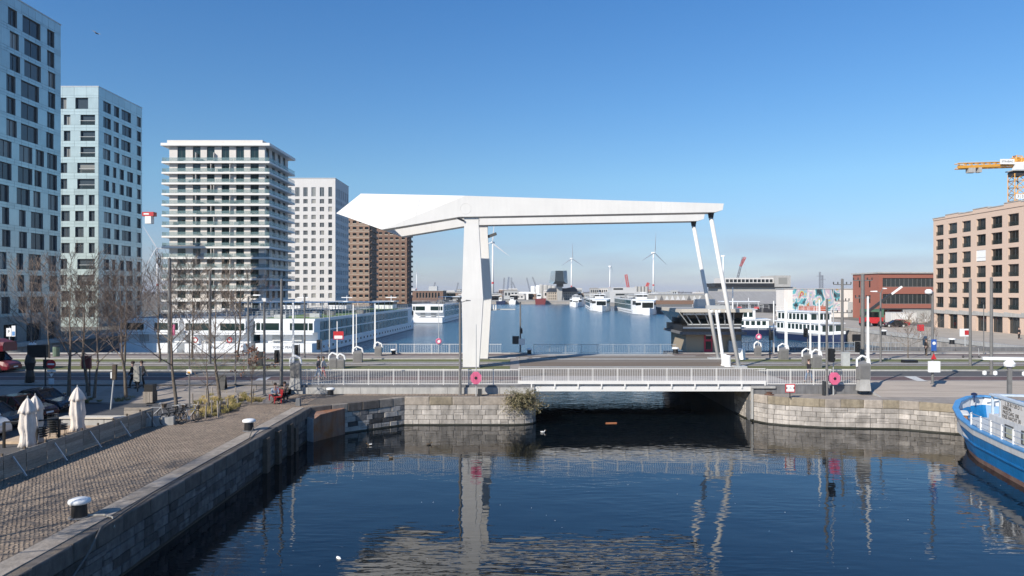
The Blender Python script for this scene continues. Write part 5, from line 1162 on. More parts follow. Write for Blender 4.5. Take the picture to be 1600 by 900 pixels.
# poles, masts, lamps
def pole(name, px, py, top, label, r0, cat, m=gpole, z=ZR, r1=None, lean=0, group='poles and masts'):
    p = g(px, py, z); H = (py - top) * p.y / F; t = thing(name, p, label, cat, group)
    MB().cyl((0, 0, 0), (lean, 0, H), r0, r1 or r0*.85, 12).build('shaft', m, t); MB().lathe([(r0*1.7, 0), (r0*1.7, .04), (r0*1.1, .07)], 12).build('foot', m, t); return t, H, p
def lamphead(t, H, dx, m=wht, up=.1, ln=.9):
    o = MB().bar((0, 0, H - .05), (dx, 0, H + up), .06, .06).build('arm', gpole, t); MB().hexa([(dx, -.14, H + up - .05), (dx + math.copysign(ln*.7, dx), -.1, H + up - .02), (dx + math.copysign(ln*.7, dx), .1, H + up - .02), (dx, .14, H + up - .05)], [(dx, -.12, H + up + .08), (dx + math.copysign(ln*.7, dx), -.06, H + up + .05), (dx + math.copysign(ln*.7, dx), .06, H + up + .05), (dx, .12, H + up + .08)]).build('lamp_head', m, t)
def caten(px, py, top, label, r=.2, arms=0):
    t, H, p = pole('catenary_mast', px, py, top, label, r, 'mast', z=ZR)
    if arms:
        for k, (z_, l_) in enumerate(((H - .5, .9), (H - 2.2, .7), (H - 3.4, 1.0))[:arms]):
            MB().bar((-l_, 0, z_), (l_, 0, z_), .09, .09).build('crossarm', gpole, t)
            for x in (-l_, -l_*.5, l_*.5, l_): MB().lathe([(.04, 0), (.07, .06), (.04, .12), (.07, .18), (.03, .24)], 8, (x, 0, z_ + .04)).build('insulator', dpole, t)
    MB().lathe([(r*.9, H), (r*.9, H + .05), (r*.3, H + .12)], 10).build('cap', gpole, t); return t
caten(265, 578, 405, 'thick brown grey mast among the trees left of the ships', .18); caten(328, 569, 425, 'grey mast before the middle ship behind the trees', .15); caten(440, 601, 438, 'tall grey mast beside the traffic lights left of the railing', .12)
tc_, H_, _ = pole('lamp_post', 388, 577, 463, 'lamp post with a white head before the innermost ships', .1, 'lamp post'); lamphead(tc_, H_, .5)
tc_, H_, _ = pole('lamp_post', 413, 617, 471, 'grey post with a small white box on top behind the red bench', .1, 'lamp post', z=2.4); MB().box(-.14, .14, -.12, .12, H_, H_ + .25).build('camera_box', wht, tc_)
pole('thin_post', 368, 601, 492, 'thin grey post left of the tall mast', .055, 'post'); pole('thin_post', 476, 560, 460, 'slim grey post before the stern of the nearest ship', .1, 'post')
tc_, H_, _ = pole('sign_post', 296, 637, 500, 'thin post with a small square white sign by the bicycles', .05, 'sign', z=2.15); MB().box(-.17, .17, -.08, -.05, H_*.38, H_*.38 + .34).build('sign_plate', wht, tc_); MB().box(-.1, .1, -.09, -.081, H_*.38 + .06, H_*.38 + .2).build('orange_mark', orange, tc_)
tc_, H_, _ = pole('lamp_post', 719, 617, 472, 'tall dark lamp post with a twin head in front of the pylon', .11, 'lamp post', z=ZQ); lamphead(tc_, H_, .45, gpole, .1, .5); lamphead(tc_, H_, -.3, gpole, .2, .4); MB().box(-.2, .05, -.1, .1, H_, H_ + .3).build('camera', dpole, tc_)
tc_, H_, p_ = pole('sign_post', 813, 550, 472, 'grey post with a dark signal board and white plate right of the pylon', .1, 'sign'); MB().box(-.95, -.15, -.1, .05, .95, 1.9).build('signal_board', dpole, tc_); MB().box(-.2, .75 - .2, -.16, -.11, .85, 1.6).build('white_plate', wht, tc_); MB().lathe([(.14, 2.2), (.16, 2.6), (.1, 2.85)], 8, (.12, 0, 0)).build('lamp', blk, tc_)
t, H_, _ = pole('signal_mast', 1292, 618, 467, 'dark grey mast on the right quay edge carrying a traffic light', .1, 'mast', z=ZQ); MB().box(.14, .5, -.2, .2, 2.55, 3.55).build('signal_housing', blk, t); MB().box(-.3, -.16, -.15, .15, 0, 1.1).build('cable_box', dpole, t)
for k in range(3): MB().lathe([(.12, 0), (.15, .18)], 8, (.5, 0, 2.65 + .3*k)).build('visor', blk, t)
caten(1316, 565, 437, 'thick mast with insulator rings before the moored passenger boat', .15, 3); caten(1348, 572, 430, 'thick mast with crossarms left of the red building', .19, 2)
t, H_, _ = pole('lamp_post', 1376, 566, 457, 'lamp post with paired white lamp heads before the red building', .1, 'lamp post'); lamphead(t, H_, -.4); lamphead(t, H_, .25, wht, .4, .5)
t, H_, _ = pole('lamp_post', 1457, 600, 456, 'lamp post with a round white head and white control box', .1, 'lamp post'); MB().lathe([(.05, -.2), (.25, -.12), (.28, .05), (.15, .2)], 10, (-.3, 0, H_)).build('globe_head', wht, t); MB().box(-.42, .42, -.32, -.1, .95, 1.8).build('control_box', lgrey if 0 else wht, t)
sgn = MB().box(-.2, .2, -.2, -.16, 2.6, 3.5).build('blue_sign', mat('blue_sign', (.03, .1, .35), .5), t); MB().lathe([(.13, 0), (.13, .01)], 12).build('sign_mark', wht, sgn).location = (0, -.21, 3.2); sgn.children[0].rotation_euler = (R(90), 0, 0)
MB().add([(-.22, -.18, 1.95), (.22, -.18, 1.95), (.0, -.18, 2.4), (-.22, -.15, 1.95), (.22, -.15, 1.95), (0, -.15, 2.4)], [(0,1,2),(5,4,3),(0,3,4,1),(1,4,5,2),(2,5,3,0)]).build('warning_triangle', redp, t)
caten(1516, 572, 437, 'left of the two thick masts before the pink brick building', .135); caten(1549, 585, 435, 'right of the two thick masts before the pink brick building', .135)
pole('thin_post', 1537, 554, 476, 'thin post between the two thick masts on the right', .06, 'post')
pole('thin_post', 1203, 560, 400 + 110, 'thin dark signal post right of the control house', .07, 'post', dpole)
pole('flag_pole', 515, 566, 484, 'thin pale lamp pole in front of the ship corner', .07, 'pole', lgrey)

# traffic lights
def tlight(px, py, top, label, hz=.72, z=ZR):
    t, H, _ = pole('traffic_light', px, py, top, label, .055, 'traffic light', gpole, z, group='traffic lights')
    h = MB().box(-.42, -.12, -.17, .17, H - 1.05, H - .05).build('housing', blk, t)
    for k in range(3): MB().lathe([(.1, 0), (.12, .16)], 8).build('visor', blk, h).location = (-.27, -.16, H - .9 + .3*k)
    for c in h.children: c.rotation_euler = (R(90), 0, 0)
tlight(468, 588, 538, 'traffic light on a thin pole left of the first barrier machine'); tlight(502, 568, 530, 'traffic light on a pole behind the two people at the railing'); tlight(438, 600, 546, 'pair of black traffic lights at the foot of the tall mast'); tlight(1208, 556, 517, 'traffic light right of the control house'); tlight(1262, 556, 512, 'traffic light before the hull of the second passenger boat'); tlight(1344, 574, 533, 'black traffic light beside the thick mast with crossarms')
# life ring stations
def ring_station(px, py, top, label, z, pink, cy, m=wht):
    p = g(px, py, z); H = (py - top) * p.y / F; t = thing('lifebuoy_station', p, label, 'lifebuoy', 'lifebuoy stations'); MB().cyl((0, 0, 0), (0, 0, H), .04, .03, 8).build('pole', lgrey, t)
    zc = (py - cy) * p.y / F
    if pink:
        pr = []
        for k in range(8): a = math.pi/8 + math.pi*k/4; pr.append((.43*math.cos(a)*1.02, zc + .43*math.sin(a)*1.15))
        MB().prism(pr, -.28, -.06, 'y').build('case', pinkp, t); o = MB().lathe([(.12, 0), (.1, .03)], 12).build('case_hole', blk, t); o.location = (0, -.281, zc); o.rotation_euler = (R(90), 0, 0)
        for k in range(4): MB().box(-.2 + k*.1, -.17 + k*.1, -.3, -.281, zc - .42, zc + .42).build('case_rib', pinkp, t)
    else:
        o = link('ring', torus(.26, .085).mesh('ring', pinkp, True), t, (0, -.1, zc)); o = MB().lathe([(.2, 0), (.2, .04)], 14).build('backing', wht, t); o.location = (0, -.05, zc); o.rotation_euler = (R(90), 0, 0)
ring_station(744, 619, 507, 'faded pink lifebuoy case on a thin pole before the pylon', ZQ, True, 590); ring_station(1302, 617, 450, 'faded pink lifebuoy case on a white pole right of the bridge', ZQ, True, 591)
ring_station(685.5, 553, 475, 'round white and red lifebuoy on a pole left of the pylon', ZR, False, 533); ring_station(1185, 556, 510, 'small lifebuoy on a pole above a barrier box', ZR, False, 526)
MB().box(.12, .42, -.15, .15, 0, .55).build('foot_box', dpole, bpy.data.objects['lifebuoy_station'])
# quay board sign with red edges
p = g(1234.5, 622, ZQ); t = thing('navigation_sign', p, 'small white board with red edges and black points on the right quay', 'sign')
MB().box(-.03, .03, 0, .06, 0, .5).build('post', dpole, t); MB().box(-.36, .36, -.03, .0, .42, 1.05).build('red_border', redp, t); MB().box(-.29, .29, -.045, -.031, .49, .98).build('white_board', wht, t)
for s in (-1, 1): MB().add([(s*.29, -.05, .66), (s*.29, -.05, .84), (s*.19, -.05, .75)], [(0,1,2)]).build('black_point', blk, t)
text('15', .16, blk, t, (0, -.048, .74), (R(90), 0, 0))
# white sign board on the left behind the railing: red/white plate on pole
t, H_, _ = pole('sign_post', 527, 576, 502, 'white pole with a red sign plate before the nearest ship', .06, 'sign', wht); MB().box(-.35, .6, -.08, -.05, H_*.72 - .45, H_*.72 + .3).build('red_plate', redp, t); MB().box(-.25, .5, -.1, -.081, H_*.72 - .38, H_*.72 - .1).build('white_strip', wht, t)

# barrier machines with raised booms
def barrier(px, py, label, w_=.72, h_=1.35, boom=None, base=False, hook=True, s=1):
    p = g(px, py); t = thing('barrier_machine', p, label, 'barrier', 'bridge barrier machines'); zb = .55 if base else 0
    if base: MB().hexa([(-.45, -.3, -.3), (.45, -.3, -.3), (.45, .3, -.3), (-.45, .3, -.3)], [(-.36, -.26, zb), (.36, -.26, zb), (.36, .26, zb), (-.36, .26, zb)]).build('concrete_base', conc, t)
    MB().hexa([(-w_/2, -.25, zb), (w_/2, -.25, zb), (w_/2, .3, zb), (-w_/2, .3, zb)], [(-w_/2, -.25, zb + h_*.85), (w_/2, -.25, zb + h_*.85), (w_/2, .3, zb + h_), (-w_/2, .3, zb + h_)]).build('cabinet', mat('barrier_grey', (.2, .195, .19), .5, .08), t)
    MB().box(-w_*.4, w_*.4, -.27, -.251, zb + .1, zb + h_*.75).build('cabinet_door', gpole, t)
    if hook: MB().tube([(-w_/2 - .06, 0, zb + h_*.7), (-w_/2 - .06, 0, zb + h_ + .12), (-.1, 0, zb + h_ + .4), (w_/2, 0, zb + h_ + .18), (w_/2 + .08, 0, zb + h_*.8)], .08, 8).build('arm_bracket', wht, t)
    if boom:
        X, top = boom; H = (py - top) * p.y / F; bxx = (X - px) * p.y / F
        MB().hexa([(bxx - .09, -.07, zb + h_*.75), (bxx + .09, -.07, zb + h_*.75), (bxx + .09, .07, zb + h_*.75), (bxx - .09, .07, zb + h_*.75)], [(bxx - .05, -.05, H), (bxx + .05, -.05, H), (bxx + .05, .05, H), (bxx - .05, .05, H)]).build('boom', wht, t)
    return t
barrier(462, 602, 'barrier machine on a concrete base at the left end of the railing', boom=(458, 473), base=True)
barrier(521, 576, 'grey barrier box left of the red sign pole', .7, 1.1); barrier(533, 576, 'dark barrier box right of the red sign pole', .6, 1.0); barrier(559, 566, 'barrier machine with tall white boom left of the pylon', .9, 1.2, boom=(552, 476))
barrier(591, 556, 'barrier box at the left end of the far railing', .75, 1.15, boom=(586, 474)); barrier(1184, 556, 'dark barrier box below the small lifebuoy', .65, 1.2); barrier(1224, 562, 'barrier machine with two white booms right of the control house', .95, 1.3, boom=(1229, 472))
barrier(1261, 572, 'left of two barrier machines behind the walking person', .8, 1.3, boom=(1266, 496)); barrier(1276, 575, 'right of two barrier machines behind the walking person', .8, 1.35, boom=(1280, 468)); barrier(1349, 604, 'barrier machine on a concrete base at the right end of the railing', .85, 1.4, boom=(1356, 463), base=True)
t, H_, _ = pole('white_boom', 1227, 560, 468, 'thin white raised boom beside the barrier right of the control house', .07, 'boom', wht)
pole('white_boom', 557, 564, 490, 'shorter white raised boom beside the barrier left of the pylon', .06, 'boom', wht); pole('white_boom', 1209, 552, 470, 'white pole standing before the bow of the first passenger boat', .08, 'boom', wht)
# left street signs
p = g(81, 622, 2.3); t = thing('no_entry_sign', p, 'red no entry sign with white plates below on the shaded street', 'sign'); MB().cyl((0, 0, 0), (0, 0, 2.75), .04, .04, 8).build('pole', gpole, t)
o = MB().lathe([(.33, 0), (.33, .03)], 24).build('red_disc', redp, t); o.location = (0, -.06, 2.45); o.rotation_euler = (R(90), 0, 0); MB().box(-.24, .24, -.11, -.095, 2.39, 2.51).build('white_bar', wht, t); MB().box(-.32, .32, -.06, -.05, 1.9, 2.06).build('sub_plate', wht, t); MB().box(-.2, .2, -.06, -.05, 1.0, 1.42).build('blue_white_panel', mat('pale_blue_plate', (.55, .62, .68), .5), t)
MB().add([(-.16, -.055, 1.78), (.16, -.055, 1.78), (0, -.055, 1.52), (-.16, -.04, 1.78), (.16, -.04, 1.78), (0, -.04, 1.52)], [(0,2,1),(3,4,5),(0,1,4,3),(1,2,5,4),(2,0,3,5)]).build('triangle_plate', wht, t)
t, H_, _ = pole('signal_post', 71, 604, 540, 'post with dark signal backs on the shaded street', .06, 'signal', dpole, 2.75); MB().box(-.75, .15, -.15, .15, H_ - .9, H_ + .05).build('signal_back', blk, t); MB().box(-.12, .3, -.1, .1, H_ - 1.7, H_ - 1.05).build('signal_box', blk, t)
t, H_, _ = pole('wrapped_signal', 47, 598, 545, 'tall black wrapped signal with white cap near the red van', .09, 'signal', blk, 2.75); MB().lathe([(.3, .05), (.34, .5), (.25, 1.0), (.4, 1.6), (.3, 2.1), (.15, 2.35)], 9).build('wrapping', blk, t); MB().box(-.1, .6, -.2, .2, 2.05, 3.0).build('signal_back', blk, t); MB().lathe([(.26, 3.0), (.24, 3.12), (.08, 3.2)], 10, (.2, 0, 0)).build('white_cap', wht, t)
t, H_, _ = pole('notice_board', 135, 613, 556, 'rust red box sign on two thin posts under the trees', .045, 'sign', dpole, 2.5); MB().box(-.28, .34, -.15, .1, H_ - .95, H_).build('box', mat('dark_red_box', (.16, .03, .025), .6), t); MB().cyl((.25, 0, 0), (.25, 0, H_ - .95), .045, n=8).build('second_post', dpole, t)
p = g(173, 640, ZQ); t = thing('sign_post', p, 'tilted sign post with a narrow board seen edge on', 'sign'); MB().cyl((0, 0, 0), (.22, 0, 2.2), .05, .05, 8).build('pole', lgrey, t); MB().hexa([(.12, -.1, 2.0), (.36, -.1, 2.0), (.36, .1, 2.0), (.12, .1, 2.0)], [(.16, -.1, 3.0), (.4, -.1, 3.0), (.4, .1, 3.0), (.16, .1, 3.0)]).build('board', darkwood, t); MB().box(.05, .14, -.12, .0, 2.1, 2.5).build('white_plate', wht, t)
p = g(215, 612, 2.55); t = thing('info_panel', p, 'grey information panel on a post before two walking people', 'sign'); MB().cyl((0, 0, 0), (0, 0, .9), .05, .05, 6).build('post', dpole, t); MB().box(-.28, .28, -.06, .06, .75, 1.9).build('panel', mat('panel_grey', (.3, .29, .26), .5, .3, 8), t)
p = g(88, 557, ZR); t = thing('litter_bin', p, 'green litter bin on the sunlit pavement at the left', 'bin'); MB().lathe([(.3, 0), (.34, .1), (.36, 1.0), (.3, 1.1)], 12).build('bin', mat('bin_green', (.12, .17, .12), .6), t); MB().lathe([(.38, 1.1), (.3, 1.18)], 12).build('lid', dpole, t)
p = g(15, 548, ZR); t = thing('parking_sign', p, 'pair of white and blue parking plates on a thin pole at far left', 'sign'); MB().cyl((0, 0, 0), (0, 0, 2.9), .05, .05, 8).build('pole', lgrey, t); MB().box(-.35, .25, -.08, -.05, 1.75, 2.75).build('white_plate', wht, t); b_ = MB().box(.3, .75, -.08, -.05, 1.75, 3.05).build('blue_plate', wht, t); MB().box(.36, .69, -.1, -.081, 1.85, 2.35).build('blue_field', mat('plate_blue', (.1, .25, .5), .5), b_); text('P', .5, blk, t, (-.05, -.09, 2.3), (R(90), 0, 0))
p = g(234, 628, 2.2); t = thing('timber_bin', p, 'timber slatted bin with a dark top beside the street', 'bin')
for k in range(8): MB().box(-.33 + k*.085, -.26 + k*.085, -.3, -.26, 0, .75).build('slat', wood, t)
MB().box(-.34, .36, -.25, .35, 0, .75).build('body', darkwood, t); MB().box(-.3, .32, -.22, .3, .75, 1.25).build('top', blk, t)
p = g(347, 609, 2.5); t = thing('a_board', p, 'dark folding notice board standing by the street bend', 'sign'); MB().hexa([(-.3, -.3, 0), (.3, -.3, 0), (.3, -.26, 0), (-.3, -.26, 0)], [(-.28, -.02, 1.1), (.28, -.02, 1.1), (.28, .02, 1.1), (-.28, .02, 1.1)]).build('front_leaf', blk, t); MB().hexa([(-.3, .26, 0), (.3, .26, 0), (.3, .3, 0), (-.3, .3, 0)], [(-.28, .021, 1.1), (.28, .021, 1.1), (.28, .06, 1.1), (-.28, .06, 1.1)]).build('back_leaf', blk, t)
p = g(466, 634, ZQ); tag(MB().hexa([(-.16, -.16, 0), (.16, -.16, 0), (.16, .16, 0), (-.16, .16, 0)], [(-.13, -.13, .5), (.13, -.13, .5), (.13, .13, .52), (-.13, .13, .52)]).build('stone_stub', concd), 'small dark stone stub on the quay left of the third bollard', 'stub').location = p
t = thing('ticket_machine', g(402, 572), 'grey cabinets standing at the foot of the masts before the ships', 'cabinet'); MB().box(-.55, -.05, -.2, .2, 0, 1.35).build('cabinet', gpole, t); MB().box(.05, .5, -.2, .2, 0, 1.4).build('cabinet', dpole, t)
t = thing('street_cabinet', g(1321, 572), 'grey utility cabinet beside the thick insulator mast', 'cabinet'); MB().box(-.35, .35, -.2, .2, 0, 1.3).build('body', lgrey, t); MB().box(-.38, .38, -.23, .23, 1.3, 1.36).build('lid', lgrey, t)
t = thing('letter_box', g(1438.5, 527), 'red post box on the pale right dock', 'box'); MB().cyl((0, 0, 0), (0, 0, 1.0), .08, n=8).build('post', lgrey, t); MB().box(-.4, .4, -.25, .25, 1.0, 2.0).build('box', redp, t)
t = thing('notice_board', g(1508, 541), 'white and red notice board on a post left of the two masts', 'sign'); MB().cyl((0, 0, 0), (0, 0, 1.4), .07, n=8).build('post', lgrey, t); MB().box(-.7, .7, -.06, .06, 1.3, 2.3).build('board', wht, t); MB().box(-.1, .5, -.08, -.061, 1.5, 2.1).build('red_print', redp, t)
t = thing('notice_board', g(1340, 540), 'dark board on two legs beside the moored passenger boat', 'sign'); MB().box(-.7, .7, -.05, .05, .6, 1.5).build('board', blk, t); MB().box(-.6, -.5, -.04, .04, 0, .6).box(.5, .6, -.04, .04, 0, .6).build('legs', dpole, t)
def scooter(px, py, lab):
    t = thing('kick_scooter', g(px, py), lab, 'scooter', 'parked scooters')
    MB().box(-.45, .35, -.07, .07, .14, .19).build('deck', dpole, t); MB().cyl((.42, 0, .1), (.32, 0, 1.1), .025, n=6).build('stem', lgrey, t); MB().cyl((.32, -.25, 1.1), (.32, .25, 1.1), .02, n=6).build('handlebar', blk, t)
    for x in (-.5, .42): o = link('wheel', torus(.09, .04, 12, 6).mesh('wheel', rub), t, (x, 0, .12))
scooter(1512, 559, 'parked kick scooter left of the thick mast'); scooter(1524, 559, 'parked kick scooter right of the thick mast')
# ============================================================ TREES
def tree_meshes(seed, H, r, spread=.5, levels=5, leafy=False, fork=.35):
    rr = random.Random(seed); tk = MB(); cr = MB(); lv = MB()
    def grow(p, d, ln, rad, lev):
        seg = 3 if lev < 2 else 2; q = p
        for s in range(seg):
            d = (d + Vector((rr.uniform(-1, 1), rr.uniform(-1, 1), rr.uniform(-.2, .6))) * (.10 if lev < 2 else .17)).normalized()
            e = q + d * (ln / seg); r0 = rad * (1 - .22*s/seg*2); r1 = rad * (1 - .22*(s+1)/seg*2)
            (tk if lev == 0 else cr).cyl(q, e, max(r0, .009), max(r1, .008), 8 if lev == 0 else 5 if lev == 1 else 3, caps=False); q = e
            if lev > 0 and lev < levels and s < seg - 1 + (lev < 3):
                for _ in range(2 if lev < 4 else 2):
                    if rr.random() < .64: child(e, d, ln, r1, lev)
        if lev >= levels:
            if leafy and rr.random() < .5:
                for _ in range(2):
                    a = Vector((rr.uniform(-1, 1), rr.uniform(-1, 1), rr.uniform(-1, .3))).normalized(); b_ = a.orthogonal().normalized(); lv.add([q, q + a*.1 + b_*.045, q + a*.17, q + a*.1 - b_*.045], [(0,1,2,3)])
            return
        if lev == 0: return q, d
        for _ in range(2): child(q, d, ln, rad*.62, lev)
    def child(p, d, ln, rad, lev):
        ax = Vector((rr.uniform(-1, 1), rr.uniform(-1, 1), rr.uniform(-.1, .5))).normalized(); nd = (d * (1 - spread*.55) + ax * spread).normalized()
        if nd.z < -.1: nd.z = abs(nd.z)*.5; nd.normalize()
        grow(p, nd, ln * rr.uniform(.5, .72), rad * rr.uniform(.42, .6), lev + 1)
    th = H * fork; q, d = grow(Vector((0, 0, -.05)), Vector((0, 0, 1)), th, r, 0)
    # leader continues with side limbs
    n = 7; p = q; rad = r*.62
    for k in range(n):
        f = k / n; ang = k*2.4 + rr.uniform(-.4, .4)
        for _ in range(2 if k < n-1 else 3):
            ang += 2.1; up = .55 + .7*f; nd = Vector((math.cos(ang), math.sin(ang), up + rr.uniform(-.1, .3))).normalized()
            grow(p, nd, H*.30*(1 - .45*f)*rr.uniform(.75, 1.15), rad*.5, 2)
        e = p + Vector((rr.uniform(-.06, .06), rr.uniform(-.06, .06), 1)).normalized() * (H - th)/n; cr.cyl(p, e, rad, rad*.82, 6, caps=False); p = e; rad *= .82
    return tk.mesh('trunk', bark, True), cr.mesh('crown', twig), (lv.mesh('leaves', mat('dry_brown_leaves', (.26, .11, .06), .9, .3, 3)) if leafy else None)
TV = [tree_meshes(s, 8.8, .14, sp) for s, sp in ((1, .5), (2, .6), (3, .45))]
TL = tree_meshes(9, 3.4, .05, .6, 4, True, .45)
def tree(px, py, label, v, s=1.0, z=ZR, rz=None, tv=None, sxy=1):
    p = g(px, py, z); t = thing('bare_tree', p, label, 'tree', 'bare street trees', rz if rz is not None else random.uniform(0, 6)); m = (tv or TV[v % 3])
    link('trunk', m[0], t); link('crown', m[1], t)
    if m[2]: link('leaves', m[2], t)
    t.scale = (s*sxy, s*sxy, s); return t
tree(276, 640, 'bare tree with pale trunk rising beside the bicycles', 0, .98, ZQ, .5); tree(343, 623, 'bare tree in the far grass bed before the middle ship', 1, .92, 2.3, 1.8); tree(393, 629, 'small young tree with rusty brown leaves in the grass bed', 0, 1.0, 2.2, 0, TL)
tree(326, 641, 'thin leaning sapling in the near grass bed', 2, .55, ZQ, 2); tree(107, 624, 'dark trunked bare tree beside the no entry sign', 2, 1.0, 2.4, 3.1); tree(41, 598, 'bare tree at far left in front of the glass tower', 0, .95, ZR, 4.0)
tree(139, 618, 'bare tree behind the rust red box sign', 1, .85, 2.5, 2.4); tree(147, 621, 'slim bare tree right of the rust red box sign', 0, .8, 2.5, 5.1); tree(197, 620, 'bare tree left of the information panel', 2, .9, 2.5, 1.1); tree(193, 577, 'bare tree on the sunlit lawn strip before the left ships', 1, .95, ZR, 0.4)
tree(77, 560, 'slim bare tree by the litter bin', 2, .8, ZR, 2.2); tree(127, 572, 'bare tree on the pavement before the second tower', 0, .85, ZR, 3.7); tree(250, 566, 'bare tree before the balcony tower left side', 1, 1.0, ZR, 1.3); tree(300, 560, 'bare tree before the balcony tower centre', 2, 1.05, ZR, 2.9); tree(370, 566, 'bare tree before the balcony tower right side', 0, .95, ZR, 4.4)
tr_ = tree(0, 600, 'bare tree just beyond the left edge whose shadow falls on the cobbles', 1, 1.1, ZQ, 1.0); tr_.location = (-23.6, 20.0, ZQ); tr_.scale = (1.15, 1.15, 1.0)
tr_ = tree(0, 600, 'second bare tree beyond the left edge, nearer the camera', 2, 1.1, ZQ, 2.0); tr_.location = (-21.6, 17.2, ZQ); tr_.scale = (1.2, 1.2, 1.0)
TS = tree_meshes(21, 4.0, .06, .55, 4, False, .3)
tree(1419, 561, 'young bare tree in a dark planter on the right pavement', 0, 1.15, ZR, 1, TS); tree(1448, 556, 'young bare tree with tan twigs right of the planter tree', 0, 1.1, ZR, 2, TS)
t = thing('tree_planter', g(1421, 567), 'dark low planter at the foot of the young tree', 'planter'); MB().box(-.65, .65, -.4, .4, 0, .3).build('box', blk, t)
# overgrown shrub on the quay corner: arching stems + small leaves
sh = thing('wild_shrub', (.9, 52.9, 1.6), 'scrubby olive shrub overhanging the quay wall corner left of the opening', 'shrub'); rr = random.Random(12); sb_, lf_ = MB(), MB()
for k in range(230):
    a = rr.uniform(0, 6.28); p = Vector((rr.gauss(0, .25), rr.gauss(-.2, .08), rr.uniform(-.3, .5))); d = Vector((math.cos(a)*rr.uniform(.4, 1.2), -abs(math.sin(a))*.45 + rr.uniform(-.1, .1), rr.uniform(-.05, 1.0))).normalized(); ln = rr.uniform(.7, 1.75)
    for s in range(6):
        e = p + d*ln/6; sb_.cyl(p, e, .010*(1 - s/8), .008*(1 - s/8), 3, caps=False); d = (d + Vector((rr.uniform(-.15, .15), rr.uniform(-.12, .05), -.17))).normalized(); p = e
        if s > 0:
            for _ in range(5):
                b_ = Vector((rr.uniform(-1, 1), rr.uniform(-1, 1), rr.uniform(-.6, 1))).normalized(); c = b_.orthogonal().normalized(); q = p + Vector((rr.uniform(-.07, .07), rr.uniform(-.07, .07), rr.uniform(-.07, .07))); lf_.cur = rr.choice((0, 0, 1)); lf_.add([q, q + b_*.06 + c*.022, q + b_*.11, q + b_*.06 - c*.022], [(0,1,2,3)])
sb_.build('stems', twig, sh); stuff(lf_.build('leaves', [mat('olive_leaves', (.115, .105, .045), .9, .3, 5), mat('straw_leaves', (.3, .25, .15), .9, .3, 5)], sh))

